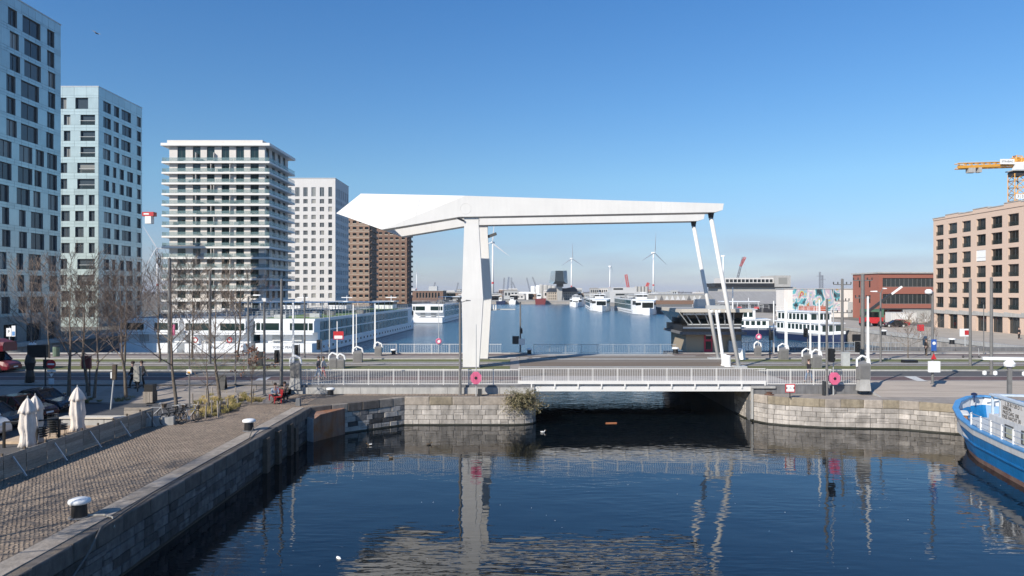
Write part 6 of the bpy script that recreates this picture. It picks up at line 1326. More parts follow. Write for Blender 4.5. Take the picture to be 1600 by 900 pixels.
# ============================================================ PEOPLE (skin-grown bodies, clothes as children)
def skin(name, V, E, Rr, m, parent, sub=1):
    me = bpy.data.meshes.new(name); me.from_pydata(V, E, []); me.materials.append(m); o = link(name, me, parent)
    md = o.modifiers.new('skin', 'SKIN'); md.use_smooth_shade = True
    for i, r in enumerate(Rr): me.skin_vertices[0].data[i].radius = (r, r) if not isinstance(r, tuple) else r
    me.skin_vertices[0].data[0].use_root = True
    if sub: sm = o.modifiers.new('sub', 'SUBSURF'); sm.levels = sub; sm.render_levels = sub
    return o
skinm = mat('skin', (.5, .33, .26), .6)
def person(px, py, label, z, face, coat, legs, hair, pose='walk', s=1.0, Y=None, xyz=None):
    """local: facing -y"""
    p = Vector(xyz) if xyz else g(px, py, z); t = thing('person', p, label, 'person', None, face)
    sit = pose == 'sit'; hz = .5 if sit else .93
    hip = (0, .0, hz); P = {}
    P['chest'] = (0, -.03 if sit else 0, hz + .38); P['neck'] = (0, -.05 if sit else -.01, hz + .56); P['head0'] = (0, -.07 if sit else -.02, hz + .64); P['head1'] = (0, -.1 if sit else -.035, hz + .78)
    st_ = {'walk': .3, 'stand': .04, 'sit': 0}[pose]
    V = [hip, (0, 0, hz + .2), P['chest'], P['neck'], P['head0'], P['head1']]; Rr = [(.15, .11), (.135, .1), (.165, .11), .06, .085, .095]; E = [(0,1),(1,2),(2,3),(3,4),(4,5)]
    def chain(start, pts, rs):
        k = start
        for q, r in zip(pts, rs): V.append(q); Rr.append(r); E.append((k, len(V) - 1)); k = len(V) - 1
        return k
    LG = []; AR = []
    for sd_, sg in ((-1, 1), (1, -1)):
        if sit: pts = [(sd_*.1, -.05, hz - .02), (sd_*.12, -.45, hz - .0), (sd_*.12, -.5, .1), (sd_*.12, -.68, .05)]
        else: pts = [(sd_*.095, 0, hz - .08), (sd_*.1, -sg*st_*.55 - .03, .5), (sd_*.1, -sg*st_*.9 + (.1 if sg < 0 and st_ > .1 else 0), .09), (sd_*.1, -sg*st_*.9 - .15, .045)]
        LG.append(pts); chain(0, pts, [.095, .065, .045, .04])
        if sit: ap = [(sd_*.2, -.03, hz + .47), (sd_*.25, -.12, hz + .2), (sd_*.14, -.36, hz + .18), (sd_*.1, -.44, hz + .17)]
        else: ap = [(sd_*.19, 0, hz + .48), (sd_*.23, sg*st_*.25, hz + .2), (sd_*.22, sg*st_*.45 - .1, hz - .02), (sd_*.22, sg*st_*.5 - .13, hz - .1)]
        AR.append(ap); h_ = chain(2, ap, [.065, .048, .034, .036])
        hd = Vector(ap[3]); dr_ = (hd - Vector(ap[2])).normalized(); sdv = dr_.cross(Vector((0, 1, 0))).normalized() if abs(dr_.y) < .9 else Vector((1, 0, 0))
        for j, ln in enumerate((.07, .085, .08, .06)): chain(h_, [tuple(hd + dr_*ln*.6 + sdv*(j - 1.5)*.022), tuple(hd + dr_*ln*1.15 + sdv*(j - 1.5)*.024 + Vector((0, -.015, 0)))], [.011, .009])
        chain(h_, [tuple(hd + dr_*.02 - sdv*.05)], [.012])
    skin('body', V, E, Rr, skinm, t)
    CV = [hip, (0, 0, hz + .2), P['chest'], (0, -.02, hz + .5)]; CR = [(.175, .13), (.155, .12), (.185, .13), (.1, .09)]; CE = [(0,1),(1,2),(2,3)]
    for ap in AR:
        k = 2
        for q, r in zip(ap[:3], (.08, .062, .047)): CV.append(q); CR.append(r); CE.append((k, len(CV)-1)); k = len(CV) - 1
    skin('jacket', CV, CE, CR, coat, t)
    LV = [(0, 0, hz + .02)]; LR = [(.165, .125)]; LE = []
    for pts in LG:
        k = 0
        for q, r in zip(pts[:3], (.11, .08, .062)): LV.append(q); LR.append(r); LE.append((k, len(LV)-1)); k = len(LV) - 1
    skin('trousers', LV, LE, LR, legs, t)
    for pts in LG:
        a, b_ = pts[2], pts[3]; MB().hexa([(a[0]-.045, b_[1]-.05, 0), (a[0]+.045, b_[1]-.05, 0), (a[0]+.045, a[1]+.08, 0), (a[0]-.045, a[1]+.08, 0)], [(a[0]-.035, b_[1]-.03, .05), (a[0]+.035, b_[1]-.03, .05), (a[0]+.04, a[1]+.06, .11), (a[0]-.04, a[1]+.06, .11)]).build('shoe', blk, t)
    hx = P['head1']; rings = []
    for f, rad in ((-.05, .098), (.03, .112), (.09, .1), (.125, .06), (.14, .012)): rings.append([(hx[0] + rad*math.cos(a), hx[1] + .025 + rad*1.08*math.sin(a), hx[2] + f) for a in [2*math.pi*k/14 for k in range(14)]])
    # hair cap leaves the face free
    MB().loft(rings).build('hair', hair, t, smooth=True)
    fy = hx[1] - .095
    MB().add([(-.014, fy, hx[2]-.03), (.014, fy, hx[2]-.03), (0, fy - .03, hx[2]-.035), (0, fy + .005, hx[2]+.02)], [(0,1,2),(0,2,3),(2,1,3)]).build('nose', skinm, t)
    for sx_ in (-.035, .035): MB().lathe([(.011, 0), (.006, .006)], 6).build('eye', blk, t).location = (sx_, fy, hx[2] + .0)
    MB().box(-.025, .025, fy - .004, fy + .01, hx[2]-.065, hx[2]-.055).build('mouth', redp, t)
    for sx_ in (-.1, .1): MB().box(sx_ - .012, sx_ + .012, hx[1] - .01, hx[1] + .03, hx[2] - .035, hx[2] + .02).build('ear', skinm, t)
    t.scale = (s, s, s); return t
dkc = mat('dark_coat', (.02, .02, .024), .9); jean = mat('blue_jeans', (.08, .14, .24), .9); pale = mat('pale_shirt', (.6, .57, .54), .9); hairb = mat('brown_hair', (.05, .03, .02), .7); tanc = mat('tan_coat', (.24, .17, .11), .9); blkc = mat('black_trousers', (.012, .012, .014), .9); pinkc = mat('pink_trousers', (.5, .2, .18), .9); lbl = mat('light_blue_jacket', (.38, .45, .52), .9); gy = mat('grey_coat', (.16, .16, .17), .9)
person(0, 0, 'person in light blue jacket sitting on the left of the red bench', 0, R(28), lbl, dkc, hairb, 'sit', xyz=(g(433, 628, 2.15).x - .12, g(433, 628, 2.15).y - .1, 2.13))
person(0, 0, 'person in dark top sitting on the right of the red bench', 0, R(28), tanc, blkc, hairb, 'sit', xyz=(g(433, 628, 2.15).x + .32, g(433, 628, 2.15).y + .62, 2.13))
person(505, 591, 'person with a pale shirt walking behind the railing, right of the pair', ZR, R(80), pale, pinkc, hairb); person(497.5, 591, 'person in grey walking behind the railing, left of the pair', ZR, R(80), gy, jean, hairb)
person(1264, 597, 'person in dark top and jeans walking left behind the right railing', ZR, R(-75), dkc, jean, hairb); person(1447, 555, 'person in black standing by the young trees on the right', ZR, R(20), dkc, blkc, hairb, 'stand', 1.02)
person(1592, 530, 'person in dark coat standing before the arcade', ZR, R(10), dkc, blkc, hairb, 'stand'); person(208, 606, 'person in black coat walking left behind the information panel', 2.6, R(-85), dkc, blkc, hairb, 'walk', 1.12); person(221, 605, 'person in brown coat walking right behind the information panel', 2.6, R(85), tanc, blkc, hairb, 'walk', 1.12)

# ============================================================ VEHICLES
def car(px, py, label, rz, paint, z=ZQ, van=False, Ln=4.4, xyz=None, wagon=False):
    p = Vector(xyz) if xyz else g(px, py, z); t = thing('parked_van' if van else 'parked_car', p, label, 'van' if van else 'car', 'vehicles parked on the left street', rz); W = .88 if not van else .95
    # side profile along x (front +x): (x, belt z, half width)
    Hh = 1.45 if not van else 1.95
    def ring(x, zb, zt, w_, tw): return [(x, -w_, zb), (x, w_, zb), (x, w_*1.0, (zb+zt)/2), (x, w_*tw, zt), (x, -w_*tw, zt), (x, -w_, (zb+zt)/2)]
    h = Ln/2; bt = .92 if not van else 1.12
    MB().loft([ring(-h, .38, bt*.8, W*.86, .9), ring(-h*.95, .25, bt*.97, W*.96, .93), ring(-h*.5, .22, bt, W, .95), ring(h*.2, .22, bt, W, .95), ring(h*.45, .22, bt*.98, W, .93), ring(h*.82, .22, bt*.84, W*.97, .88), ring(h*.96, .25, bt*.70, W*.9, .85), ring(h, .35, bt*.6, W*.8, .85)]).build('body', paint, t, smooth=False)
    if van: cb = [(-h*.97, 0), (-h*.92, 1), (h*.35, 1), (h*.62, 0)]
    elif wagon: cb = [(-h*.95, 0), (-h*.8, .97), (-h*.1, 1), (h*.08, .98), (h*.42, 0)]
    else: cb = [(-h*.78, 0), (-h*.42, .95), (-h*.1, 1), (h*.08, .97), (h*.42, 0)]
    gl, rf_ = [], []
    for x, f in cb:
        zt = bt + (Hh - bt)*f - .06*(f > 0); gl.append([(x, -W*(.93 - .16*f), bt - .06), (x, W*(.93 - .16*f), bt - .06), (x, W*(.93 - .17*f), zt), (x, -W*(.93 - .17*f), zt)])
    top = [c for c in cb if c[1] > 0]
    gm = MB()
    b0, b1 = cb[0][0], cb[-1][0]; a0, a1 = top[0][0], top[-1][0]
    lo = [(b0, -W*.93, bt - .04), (b1, -W*.9, bt - .06), (b1, W*.9, bt - .06), (b0, W*.93, bt - .04)]; hi = [(a0, -W*.77, Hh - .07), (a1, -W*.75, Hh - .08), (a1, W*.75, Hh - .08), (a0, W*.77, Hh - .07)]
    gm.hexa(lo, hi).build('windows', glassd, t)
    hi2 = [(x, y, z_ + .002) for x, y, z_ in hi]; rt = [(x*.98, y*.94, Hh) for x, y, z_ in hi]; MB().hexa(hi2, rt).build('roof', paint, t)
    pl = MB()
    for a, b_ in zip(lo, hi): pl.bar(a, b_, .09, .08)
    for s in (-1, 1): pl.bar((-.15 if not van else .2, s*W*.92, bt - .04), (-.15 if not van else .1, s*W*.775, Hh - .06), .09, .06)
    pl.build('pillars', paint, t)
    for x in (-h*.62, h*.64):
        for s in (-1, 1):
            w_ = MB().cyl((x, s*W*.8, .32), (x, s*(W + .01), .32), .32, n=18).build('wheel', rub, t); MB().cyl((x, s*(W + .011), .32), (x, s*(W + .025), .32), .2, .17, n=12).build('rim', lgrey, w_)
    for s in (-1, 1):
        MB().hexa([(h*.93, s*W*.5, bt*.5), (h*.93, s*W*.82, bt*.5), (h*.9, s*W*.84, bt*.5), (h*.9, s*W*.5, bt*.5)], [(h*.955, s*W*.5, bt*.66), (h*.94, s*W*.8, bt*.68), (h*.86, s*W*.84, bt*.7), (h*.9, s*W*.5, bt*.7)]).build('headlight', lgrey, t)
        MB().box(-h*.985, -h*.955, s*W*.7 - .12, s*W*.7 + .12, bt*.62, bt*.8).build('tail_light', redp, t); MB().box(h*.3, h*.36, s*(W + .06) - .08, s*(W + .06) + .08, bt, bt + .14).build('mirror', paint, t)
    MB().box(h*.985, h*1.005, -.26, .26, .42, .53).build('number_plate', wht, t); MB().box(h*.97, h*.99, -.45, .45, .55, .66).build('grille', blk, t); return t
navyc = mat('dark_blue_car_paint', (.012, .018, .035), .25, .05, coat=.6); darkred = mat('dark_red_car_paint', (.075, .008, .012), .25, .05, coat=.6); blackc = mat('black_car_paint', (.012, .012, .014), .25, .05, coat=.6); whitec = mat('white_car_paint', (.62, .62, .6), .3, .03, coat=.5)
car(0, 0, 'dark blue car parked furthest in the row on the left street', R(-12), navyc, xyz=(-31, 47, ZQ)); car(0, 0, 'dark red car parked second in the row behind the parasols', R(-12), darkred, xyz=(-30.6, 44.2, ZQ)); car(0, 0, 'black car parked between the white van and the dark red car', R(-12), blackc, xyz=(-30.3, 41.2, ZQ)); car(0, 0, 'white van cut by the left edge of the photo', R(-12), whitec, van=True, Ln=4.7, xyz=(-29.8, 38.6, ZQ))
car(0, 0, 'dark purple car behind the row of parked cars', R(-12), darkred, xyz=(-36.5, 47.8, ZQ), wagon=True)
cv = car(0, 0, 'red van with a bulging compartment over the cab on the left road', R(-4), mat('red_van_paint', (.16, .012, .02), .35, .05, coat=.4), van=True, Ln=5.4, xyz=(-47.4, 64.2, ZR))
MB().loft([[(x, -.98*s_, 1.9), (x, .98*s_, 1.9), (x, 1.0*s_, 2.4), (x, .85*s_, 2.95*1.0 - (.25 if s_ < 1 else 0)), (x, -.85*s_, 2.95 - (.25 if s_ < 1 else 0)), (x, -1.0*s_, 2.4)] for x, s_ in ((-2.6, 1), (.9, 1), (1.8, .97), (2.15, .85))]).build('overcab', MATS['red_van_paint'], cv)
# telehandler, dark car and clutter on the right dock
tl = thing('telehandler', (70 + 4, 146, ZR), 'red telehandler with raised boom before the red building', 'machine')
MB().box(-2.2, 1.8, -1, 1, .7, 1.9).build('chassis', redp, tl); MB().box(-.6, .9, -.95, .1, 1.9, 3.0).build('cab', glassd, tl); MB().bar((-2, .5, 2.0), (4.2, .5, 6.6), .5, .5).build('boom', dpole, tl); MB().bar((2, .5, 4.97), (6.4, .5, 8.2), .35, .35).build('boom_extension', wht, tl)
for x in (-1.5, 1.2):
    for s in (-1, 1): MB().cyl((x, s*.95, .6), (x, s*1.3, .6), .6, n=16).build('wheel', rub, tl)
c_ = car(0, 0, 'black car parked below the red building on the right dock', R(175), blackc, xyz=(77, 143, ZR)); c_['group'] = 'vehicles on the right dock'
c_ = car(0, 0, 'red car parked behind the black car on the right dock', R(175), mat('bright_red_car_paint', (.35, .02, .02), .3, coat=.5), xyz=(79.5, 146.5, ZR)); c_['group'] = 'vehicles on the right dock'
def container(x0, x1, y0, y1, z1, m, label, z0=ZR):
    t = thing('shipping_container', ((x0+x1)/2, (y0+y1)/2, z0), label, 'container', 'containers and cabins on the docks'); MB().box(x0, x1, y0, y1, z0, z1).build('box', m, t, w=True); rb_ = MB()
    n_ = int((x1 - x0)/.5)
    for k in range(n_): rb_.box(x0 + k*(x1-x0)/n_ + .1, x0 + k*(x1-x0)/n_ + .3, y0 - .05, y0 - .001, z0 + .15, z1 - .15)
    rb_.build('corrugation', m, t, w=True); MB().box(x0 - .03, x1 + .03, y0 - .08, y1 + .03, z1, z1 + .1).build('top_rail', m, t, w=True)
container(72, 78, 176, 178.5, 6.2, mat('orange_red_container', (.42, .1, .05), .7), 'orange red container between the two passenger boats')
container(84.5, 89, 170, 172.5, 5.6, mat('green_container', (.08, .17, .11), .7), 'dark green container below the mural'); container(96, 101.5, 172, 174.5, 5.4, conc, 'pale container in the yard below the red building'); container(88, 94, 165, 167.5, 5.0, render_w, 'white site cabin before the red building')
container(79, 88, 300, 304, 5.9, mat('yellow_container', (.55, .33, .1), .7), 'yellow container on the quay beside the rounded bow ship'); container(90, 95, 300, 303, 6.0, mat('dark_green_skip', (.04, .07, .05), .7), 'dark green skip right of the yellow container'); 
t = thing('net_heap', (99.5, 301, ZR), 'heap of bright green nets on the right quay', 'heap'); MB().loft([[(rad*math.cos(a)*(1 + .2*math.sin(3*a)), rad*.5*math.sin(a), z_) for a in [2*math.pi*k/16 for k in range(16)]] for rad, z_ in ((5, 0), (4.2, 1.4), (2.6, 2.5), (.5, 3.1))]).build('nets', mat('green_net', (.1, .3, .1), .9, .3, 2), t)
rr = random.Random(77)
for k in range(10):
    x = 88 + k*2.4 + rr.uniform(-.4, .4); y = 158 + rr.uniform(-2, 6); hh = rr.uniform(.6, 1.9); t = thing('pallet_stack', (x, y, ZR), '%s stack of building materials from the left in the yard below the red building' % ['first', 'second', 'third', 'fourth', 'fifth', 'sixth', 'seventh', 'eighth', 'ninth', 'rightmost'][k], 'pallet', 'materials in the building yard')
    m_ = rr.choice([woodn, wht, conc, orange, brown1]); MB().box(-.7, .7, -.5, .5, .15, hh).build('goods', m_, t); MB().box(-.75, .75, -.55, -.4, 0, .15).box(-.75, .75, .4, .55, 0, .15).build('pallet', wood, t)

# ============================================================ DUCKS, DEBRIS, BIRD
def duck(px, py, label, rz, c1, c2):
    p = g(px, py, 0); t = thing('duck', p, label, 'duck', 'ducks on the dock water', rz); t.scale = (.62,) * 3; V = [(0, 0, .06), (.16, 0, .07), (-.16, 0, .09), (-.27, 0, .14), (.22, 0, .16), (.24, 0, .26), (.29, 0, .27), (.36, 0, .25)]
    skin('body', V, [(0,1),(0,2),(2,3),(1,4),(4,5),(5,6),(6,7)], [(.13, .11), .1, .09, .03, .045, .055, .04, .018], c1, t, 1); MB().hexa([(.33, -.02, .235), (.4, -.018, .235), (.4, .018, .235), (.33, .02, .235)], [(.33, -.015, .262), (.4, -.014, .25), (.4, .014, .25), (.33, .015, .262)]).build('bill', orange, t); MB().loft([[(-.2, -.12, .12), (-.2, .12, .12), (-.2, .1, .17), (-.2, -.1, .17)], [(.08, -.14, .1), (.08, .14, .1), (.08, .1, .17), (.08, -.1, .17)]]).build('wings', c2, t)
dbr = mat('duck_brown', (.1, .075, .05), .8); dwh = mat('duck_white', (.65, .63, .6), .8)
duck(578, 696, 'brown and white duck swimming left of the pylon reflection', R(200), dbr, dwh); duck(670, 695, 'dark duck swimming near the sunlit quay wall', R(20), dbr, dbr); duck(611, 716, 'small brown duck swimming alone nearer the camera', R(150), dbr, dbr); duck(848, 676, 'white bird floating by the bridge shadow', R(10), dwh, dwh)
o = tag(MB().box(-.42, .42, -.07, .07, -.02, .06).build('floating_plank', mat('orange_plank', (.42, .16, .07), .7)), 'orange brown plank floating under the bridge', 'plank'); o.location = g(955, 661.5, 0); o.rotation_euler.z = .1
o = tag(MB().lathe([(.05, 0), (.06, .12), (.03, .2), (.02, .24)], 8).build('floating_bottle', wht), 'clear bottle floating in the lower left water', 'bottle'); o.location = g(527, 872, 0) + Vector((0, 0, .03)); o.rotation_euler = (R(90), 0, .8)
rr = random.Random(31); db = MB()
for k in range(110):
    x, y = rr.uniform(-12, 30), rr.uniform(20, 50); s_ = rr.uniform(.008, .028)
    if x < -11 and y > 44: continue
    db.add([(x - s_, y - s_*.6, .012), (x + s_*.7, y - s_, .012), (x + s_, y + s_*.8, .012), (x - s_*.6, y + s_, .012)], [(0,1,2,3)])
db = db.build('floating_specks', dwh); stuff(db); tag(db, 'pale specks of litter drifting on the near dock water', 'litter')
p = at(151, 52, 60); t = thing('gull', p, 'small gull gliding high between the two left towers', 'bird'); skin('body', [(0, 0, 0), (-.2, 0, .0), (.2, 0, -.02)], [(0,1),(0,2)], [.06, .02, .03], gy, t, 1); MB().add([(-.06, 0, .02), (.06, 0, .02), (.02, .3, .1), (-.08, .62, .06), (.02, -.3, .1), (-.08, -.62, .06)], [(0,1,2,3),(1,0,5,4)]).build('wings', gy, t); t.rotation_euler = (R(25), 0, R(70))

# ============================================================ WIND TURBINES, CRANES, FAR SHORE
def turbine(px, hub_y, Y, base_y, label, ang, blade, yaw=.25):
    p = at(px, base_y, Y); hz = HC - (hub_y - HY)*Y/F; t = thing('wind_turbine', (p.x, Y, ZR), label, 'wind turbine', 'wind turbines on the skyline'); H = hz - ZR
    tw = MB().cyl((0, 0, 0), (0, 0, H), H*.024, H*.013, 16).build('tower', wht, t, smooth=True); MB().cyl((0, 0, H*.24), (0, 0, H*.275), H*.0225, H*.022, 16).build('red_band', redp, tw)
    dv = Vector((math.sin(yaw), -math.cos(yaw), 0)); sv = Vector((math.cos(yaw), math.sin(yaw), 0)); hub = Vector((0, 0, H)) + dv*H*.03
    MB().bar(Vector((0, 0, H)) - dv*H*.05, hub, H*.035, H*.035).build('nacelle', wht, t); MB().cyl(hub, hub + dv*H*.02, H*.018, H*.008, 10).build('hub', wht, t)
    for k in range(3):
        a = ang + k*2*math.pi/3; d = sv*math.sin(a) + Vector((0, 0, 1))*math.cos(a); n_ = sv*math.cos(a) - Vector((0, 0, 1))*math.sin(a); c = hub + dv*H*.012; B_ = blade*H; rings = []
        for f, w_ in ((.02, .010), (.15, .02), (.45, .014), (.8, .008), (1.0, .002)): q = c + d*B_*f; rings.append([q - n_*H*w_*.35, q - dv*H*.004*(1.2 - f), q + n_*H*w_, q + dv*H*.004*(1.2 - f)])
        MB().loft(rings).build('blade', mat('blade_grey', (.45, .47, .5), .5), t)
turbine(651, 426, 1500, 452, 'small far wind turbine above the brick hall', .0, .62, .2); turbine(770, 379, 900, 470, 'large wind turbine just right of the pylon', .12, .4 * 1.1, -.35); turbine(893, 404, 1100, 450, 'wind turbine behind the port house', .0, .42, .5); turbine(953, 416, 1300, 455, 'slim wind turbine edge on behind the grey hall', .05, .34, 1.2); turbine(1021, 395, 1000, 462, 'tall wind turbine right of the red crane', .08, .48, .6); turbine(1130, 400, 950, 450, 'wind turbine tower seen between the two bridge rods', .0, .02, 1.0)
turbine(246, 388, 800, 460, 'wind turbine in the gap left of the balcony tower', R(-31), .55, .05)
lat_r = mat('crane_red', (.5, .07, .06), .6); lat_g = mat('crane_grey', (.16, .17, .2), .6); lat_b = mat('crane_blue', (.05, .09, .2), .6)
def lattice(mb, a, b_, w, r, n):
    a, b_ = Vector(a), Vector(b_); d = (b_ - a).normalized(); u = d.cross(Vector((0, 1, 0))); u = (u if u.length > .1 else Vector((1, 0, 0))).normalized(); v = d.cross(u); cs = [u*i*w/2 + v*j*w/2 for i, j in ((-1,-1),(1,-1),(1,1),(-1,1))]
    for c in cs: mb.cyl(a + c, b_ + c, r, n=4)
    for k in range(n):
        p, q = a.lerp(b_, k/n), a.lerp(b_, (k+1)/n)
        for i in range(4): mb.cyl(p + cs[i], q + cs[(i+1) % 4], r*.7, n=3); mb.cyl(q + cs[i], q + cs[(i+1) % 4], r*.6, n=3)
    return mb
def jib(px0, py0, px1, py1, Y, label, m, w=2.2, base=None):
    a, b_ = at(px0, py0, Y), at(px1, py1, Y); t = thing('harbour_crane', (a.x, Y, ZR), label, 'crane', 'harbour cranes on the far shore')
    lattice(MB(), a, b_, w, w*.12, 9).build('jib', m, t, w=True)
    MB().box(a.x - w*.9, a.x + w*.9, Y - w, Y + w, max(ZR, a.z - w*2), a.z + w*.5).build('machine_house', m, t, w=True); MB().box(a.x - w*.7, a.x + w*.7, Y - w*.6, Y + w*.6, ZR, max(ZR + 1, a.z - w*2)).build('pedestal', m, t, w=True)
    MB().cyl(b_, (b_.x - w*2.5*(1 if b_.x < a.x else -1), Y, a.z + (b_.z - a.z)*.35), w*.03, n=3).build('hoist_rope', lat_g, t, w=True)
jb = [(786, 462, 788, 434, 1050, lat_g, 'grey vertical crane post nearest the pylon'), (792, 462, 795, 433, 1050, lat_b, 'blue crane post beside the grey one'), (800, 460, 799, 434, 1100, lat_g, 'thin grey crane right of the blue post'), (808, 458, 801, 441, 1250, lat_g, 'small leaning crane jib over the far shore'), (828, 455, 823, 434, 1200, lat_g, 'leaning dark crane left of the silos'), (840, 454, 832, 433, 1200, lat_g, 'leaning dark crane close to the silos'), (676, 456, 680, 441, 1300, lat_g, 'tiny crane jib above the brick warehouse'), (712, 460, 716, 442, 1300, lat_g, 'tiny crane jib left of the pylon'), (982, 452, 978, 429, 900, lat_r, 'short thick red crane jib behind the grey hall'), (1010, 449, 1013, 442, 900, lat_r, 'small red crane tip above the silo block'), (1149, 448, 1161, 402, 800, lat_g, 'tall leaning crane with red tip right of the bridge rods')]
for a, b_, c, d, Y, m, lab in jb: jib(a, b_, c, d, Y, lab, m, 1.7 if m is not lat_r else 2.6)
a, b_ = at(1157, 416, 800), at(1164, 402, 800); tag(lattice(MB(), a, b_, 2.0, .3, 3).build('jib_tip', lat_r), 'red jib tip crowning the leaning grey crane', 'crane')
# pylons (power) far right
for px_, top, lab in ((1281, 425, 'left of two faint electricity pylons behind the mural'), (1285, 430, 'right of two faint electricity pylons behind the mural')):
    p = at(px_, top, 1500); t = thing('electricity_pylon', (p.x, 1500, ZR), lab, 'pylon'); mb = MB(); lattice(mb, (p.x, 1500, ZR), (p.x, 1500, p.z), 2.5, .3, 10); mb.box(p.x - 7, p.x + 7, 1499.7, 1500.3, p.z - 9, p.z - 8.4); mb.build('lattice', lat_g, t, w=True)
# far shore: storage tanks, sheds, moored barges
tk = thing('silo_block', at(846, 470, 640) * 1, 'pale storage silos left of the port house', 'silo'); tk.location.z = ZR
for px_, top, r_ in ((833, 447, 2.2), (841, 446, 2.4), (846, 444.5, 2.6), (853, 445, 3), (859, 446, 3), (865, 446.5, 3)):
    p = at(px_, top, 660); MB().lathe([(r_, 0), (r_, p.z - ZR - 1), (r_*.8, p.z - ZR)], 14, (p.x, 660, ZR)).build('silo', conc if px_ > 844 else wht, tk, w=True)
cr_ = thing('container_gantry', (at(824, 470, 600).x, 600, ZR), 'white T shaped quay gantry on the far shore', 'crane'); p = at(824, 457, 600); MB().box(p.x - .8, p.x + .8, 599, 601, ZR, p.z - 1).build('leg', wht, cr_, w=True); MB().box(at(810, 0, 600).x, at(836, 0, 600).x, 599, 601, p.z - 1, p.z + .6).build('beam', wht, cr_, w=True)
def barge(px0, px1, Y, top, m, label, sup=None):
    x0, x1 = at(px0, 0, Y).x, at(px1, 0, Y).x; zt = HC - (top - HY)*Y/F; t = thing('moored_vessel', ((x0+x1)/2, Y, 0), label, 'ship', 'vessels on the far shore'); w_ = x1 - x0
    MB().prism([(x0, zt*.9), (x0 + w_*.06, -.3), (x1 - w_*.1, -.3), (x1, zt)], Y - 3, Y + 3, 'y').build('hull', m, t, w=True)
    if sup: MB().box(x0 + w_*sup[0], x0 + w_*sup[1], Y - 2.5, Y + 2.5, zt*.9, zt + sup[2]).build('superstructure', wht, t, w=True); MB().box(x0 + w_*sup[0] + .3, x0 + w_*sup[1] - .3, Y - 2.6, Y - 2.51, zt + sup[2]*.45, zt + sup[2]*.75).build('window_band', glassd, t, w=True)
barge(836, 853, 540, 466, mat('dark_red_hull', (.18, .03, .03), .6), 'dark red cargo vessel left of the port house', (.15, .55, 3.5)); barge(775, 790, 541, 470, navy, 'small blue tug on the far shore', (.3, .6, 2.5)); barge(795, 806, 541, 469, wht, 'small white vessel on the far shore', (.2, .7, 2)); barge(909, 926, 535, 471, lat_g, 'low dark barge right of the port house', (.5, .9, 1.6))
rr = random.Random(40)
def where(px_):
    for lim, w_ in ((230, 'beyond the left edge'), (262, 'in the gap between the left towers'), (640, 'behind the tower row'), (715, 'behind the brick warehouse'), (760, 'behind the pylon'), (800, 'just right of the pylon'), (850, 'left of the port house'), (910, 'behind the port house'), (960, 'behind the left cruise ship'), (1050, 'behind the rounded bow ship'), (1165, 'behind the sawtooth shed'), (1330, 'behind the mural building')):
        if px_ < lim: return w_
    return 'beyond the red building'
used_l = {}
for X0, X1, Y, n_ in ((-75, -8, 600, 8), (-8, 60, 640, 8), (60, 160, 700, 9), (-330, -90, 700, 4), (160, 420, 800, 8), (-90, 260, 1100, 12)):
    for i in range(n_):
        x = X0 + (X1 - X0)*(i + rr.random())/n_; w_ = rr.uniform(6, 20); hh = rr.uniform(2.5, 7.5) if Y < 1000 else rr.uniform(6, 13)
        mi = rr.randrange(7); m_ = [conc, render_w, wl, brown1, lgrey, concd, cream][mi]; y_ = Y + rr.uniform(-12, 12) if Y > 640 else Y
        lb = '%s %s %s %s' % ('wide' if w_ > 13 else 'narrow', ['grey', 'white', 'pale', 'brown', 'light grey', 'dark grey', 'cream'][mi], 'harbour shed' if hh < 6 else 'tall harbour shed', where(800 + x/Y*F)) + (' on the distant skyline' if Y > 1000 else ' on the far shore')
        if lb in used_l: continue
        used_l[lb] = 1; t = thing('harbour_shed', (x, Y, ZR), lb, 'shed', 'far harbour sheds')
        MB().box(x - w_/2, x + w_/2, y_, y_ + 14, ZR - .1, ZR + hh).build('wall', m_, t, w=True); MB().prism([(x - w_/2 - .3, ZR + hh), (x + w_/2 + .3, ZR + hh), (x + w_/2 - 1, ZR + hh + 1.2), (x - w_/2 + 1, ZR + hh + 1.2)], y_ - .3, y_ + 14.3, 'y').build('roof', rr.choice([groof, lgrey, render_w]), t, w=True)
        for j in range(int(w_/3)): MB().box(x - w_/2 + .8 + j*3, x - w_/2 + 2.6 + j*3, y_ - .06, y_ - .01, ZR + hh*.45, ZR + hh*.8).build('window', glassd, t, w=True)
# far wood line of bare trees reading as one mass
wd = MB()
for k in range(700):
    x = rr.uniform(-600, 900); y = rr.uniform(1000, 1300); hh = rr.uniform(4, 9); wd.cyl((x, y, ZR), (x, y, ZR + hh), .25, .05, 3)
    for _ in range(5): a = rr.uniform(0, 6.28); wd.cyl((x, y, ZR + hh*.4), (x + 3*math.cos(a), y + 3*math.sin(a), ZR + hh*rr.uniform(.7, 1)), .2, .1, 3)
wd = stuff(wd.build('far_trees', twig)); tag(wd, 'thin line of distant bare trees along the horizon', 'trees')
# white and red tail of a tower crane left of the balcony tower
p = at(233, 338, 190); t = thing('crane_counterjib', p, 'red and white counterweight of a tower crane beside the second tower', 'crane'); MB().box(-1.6, 1.6, -.9, .9, 0, 1.1).build('red_housing', redp, t); MB().box(-.7, .9, -.85, .85, -2.0, -.001).build('white_counterweight', wht, t); MB().box(-1.0, .4, -.93, -.901, .35, .75).build('white_print', wht, t); MB().box(-30, -1.6, -.5, .5, .1, .9).build('jib', redp, t); MB().box(-16, -14.6, -.7, .7, -p.z + ZR, .1).build('mast', redp, t)

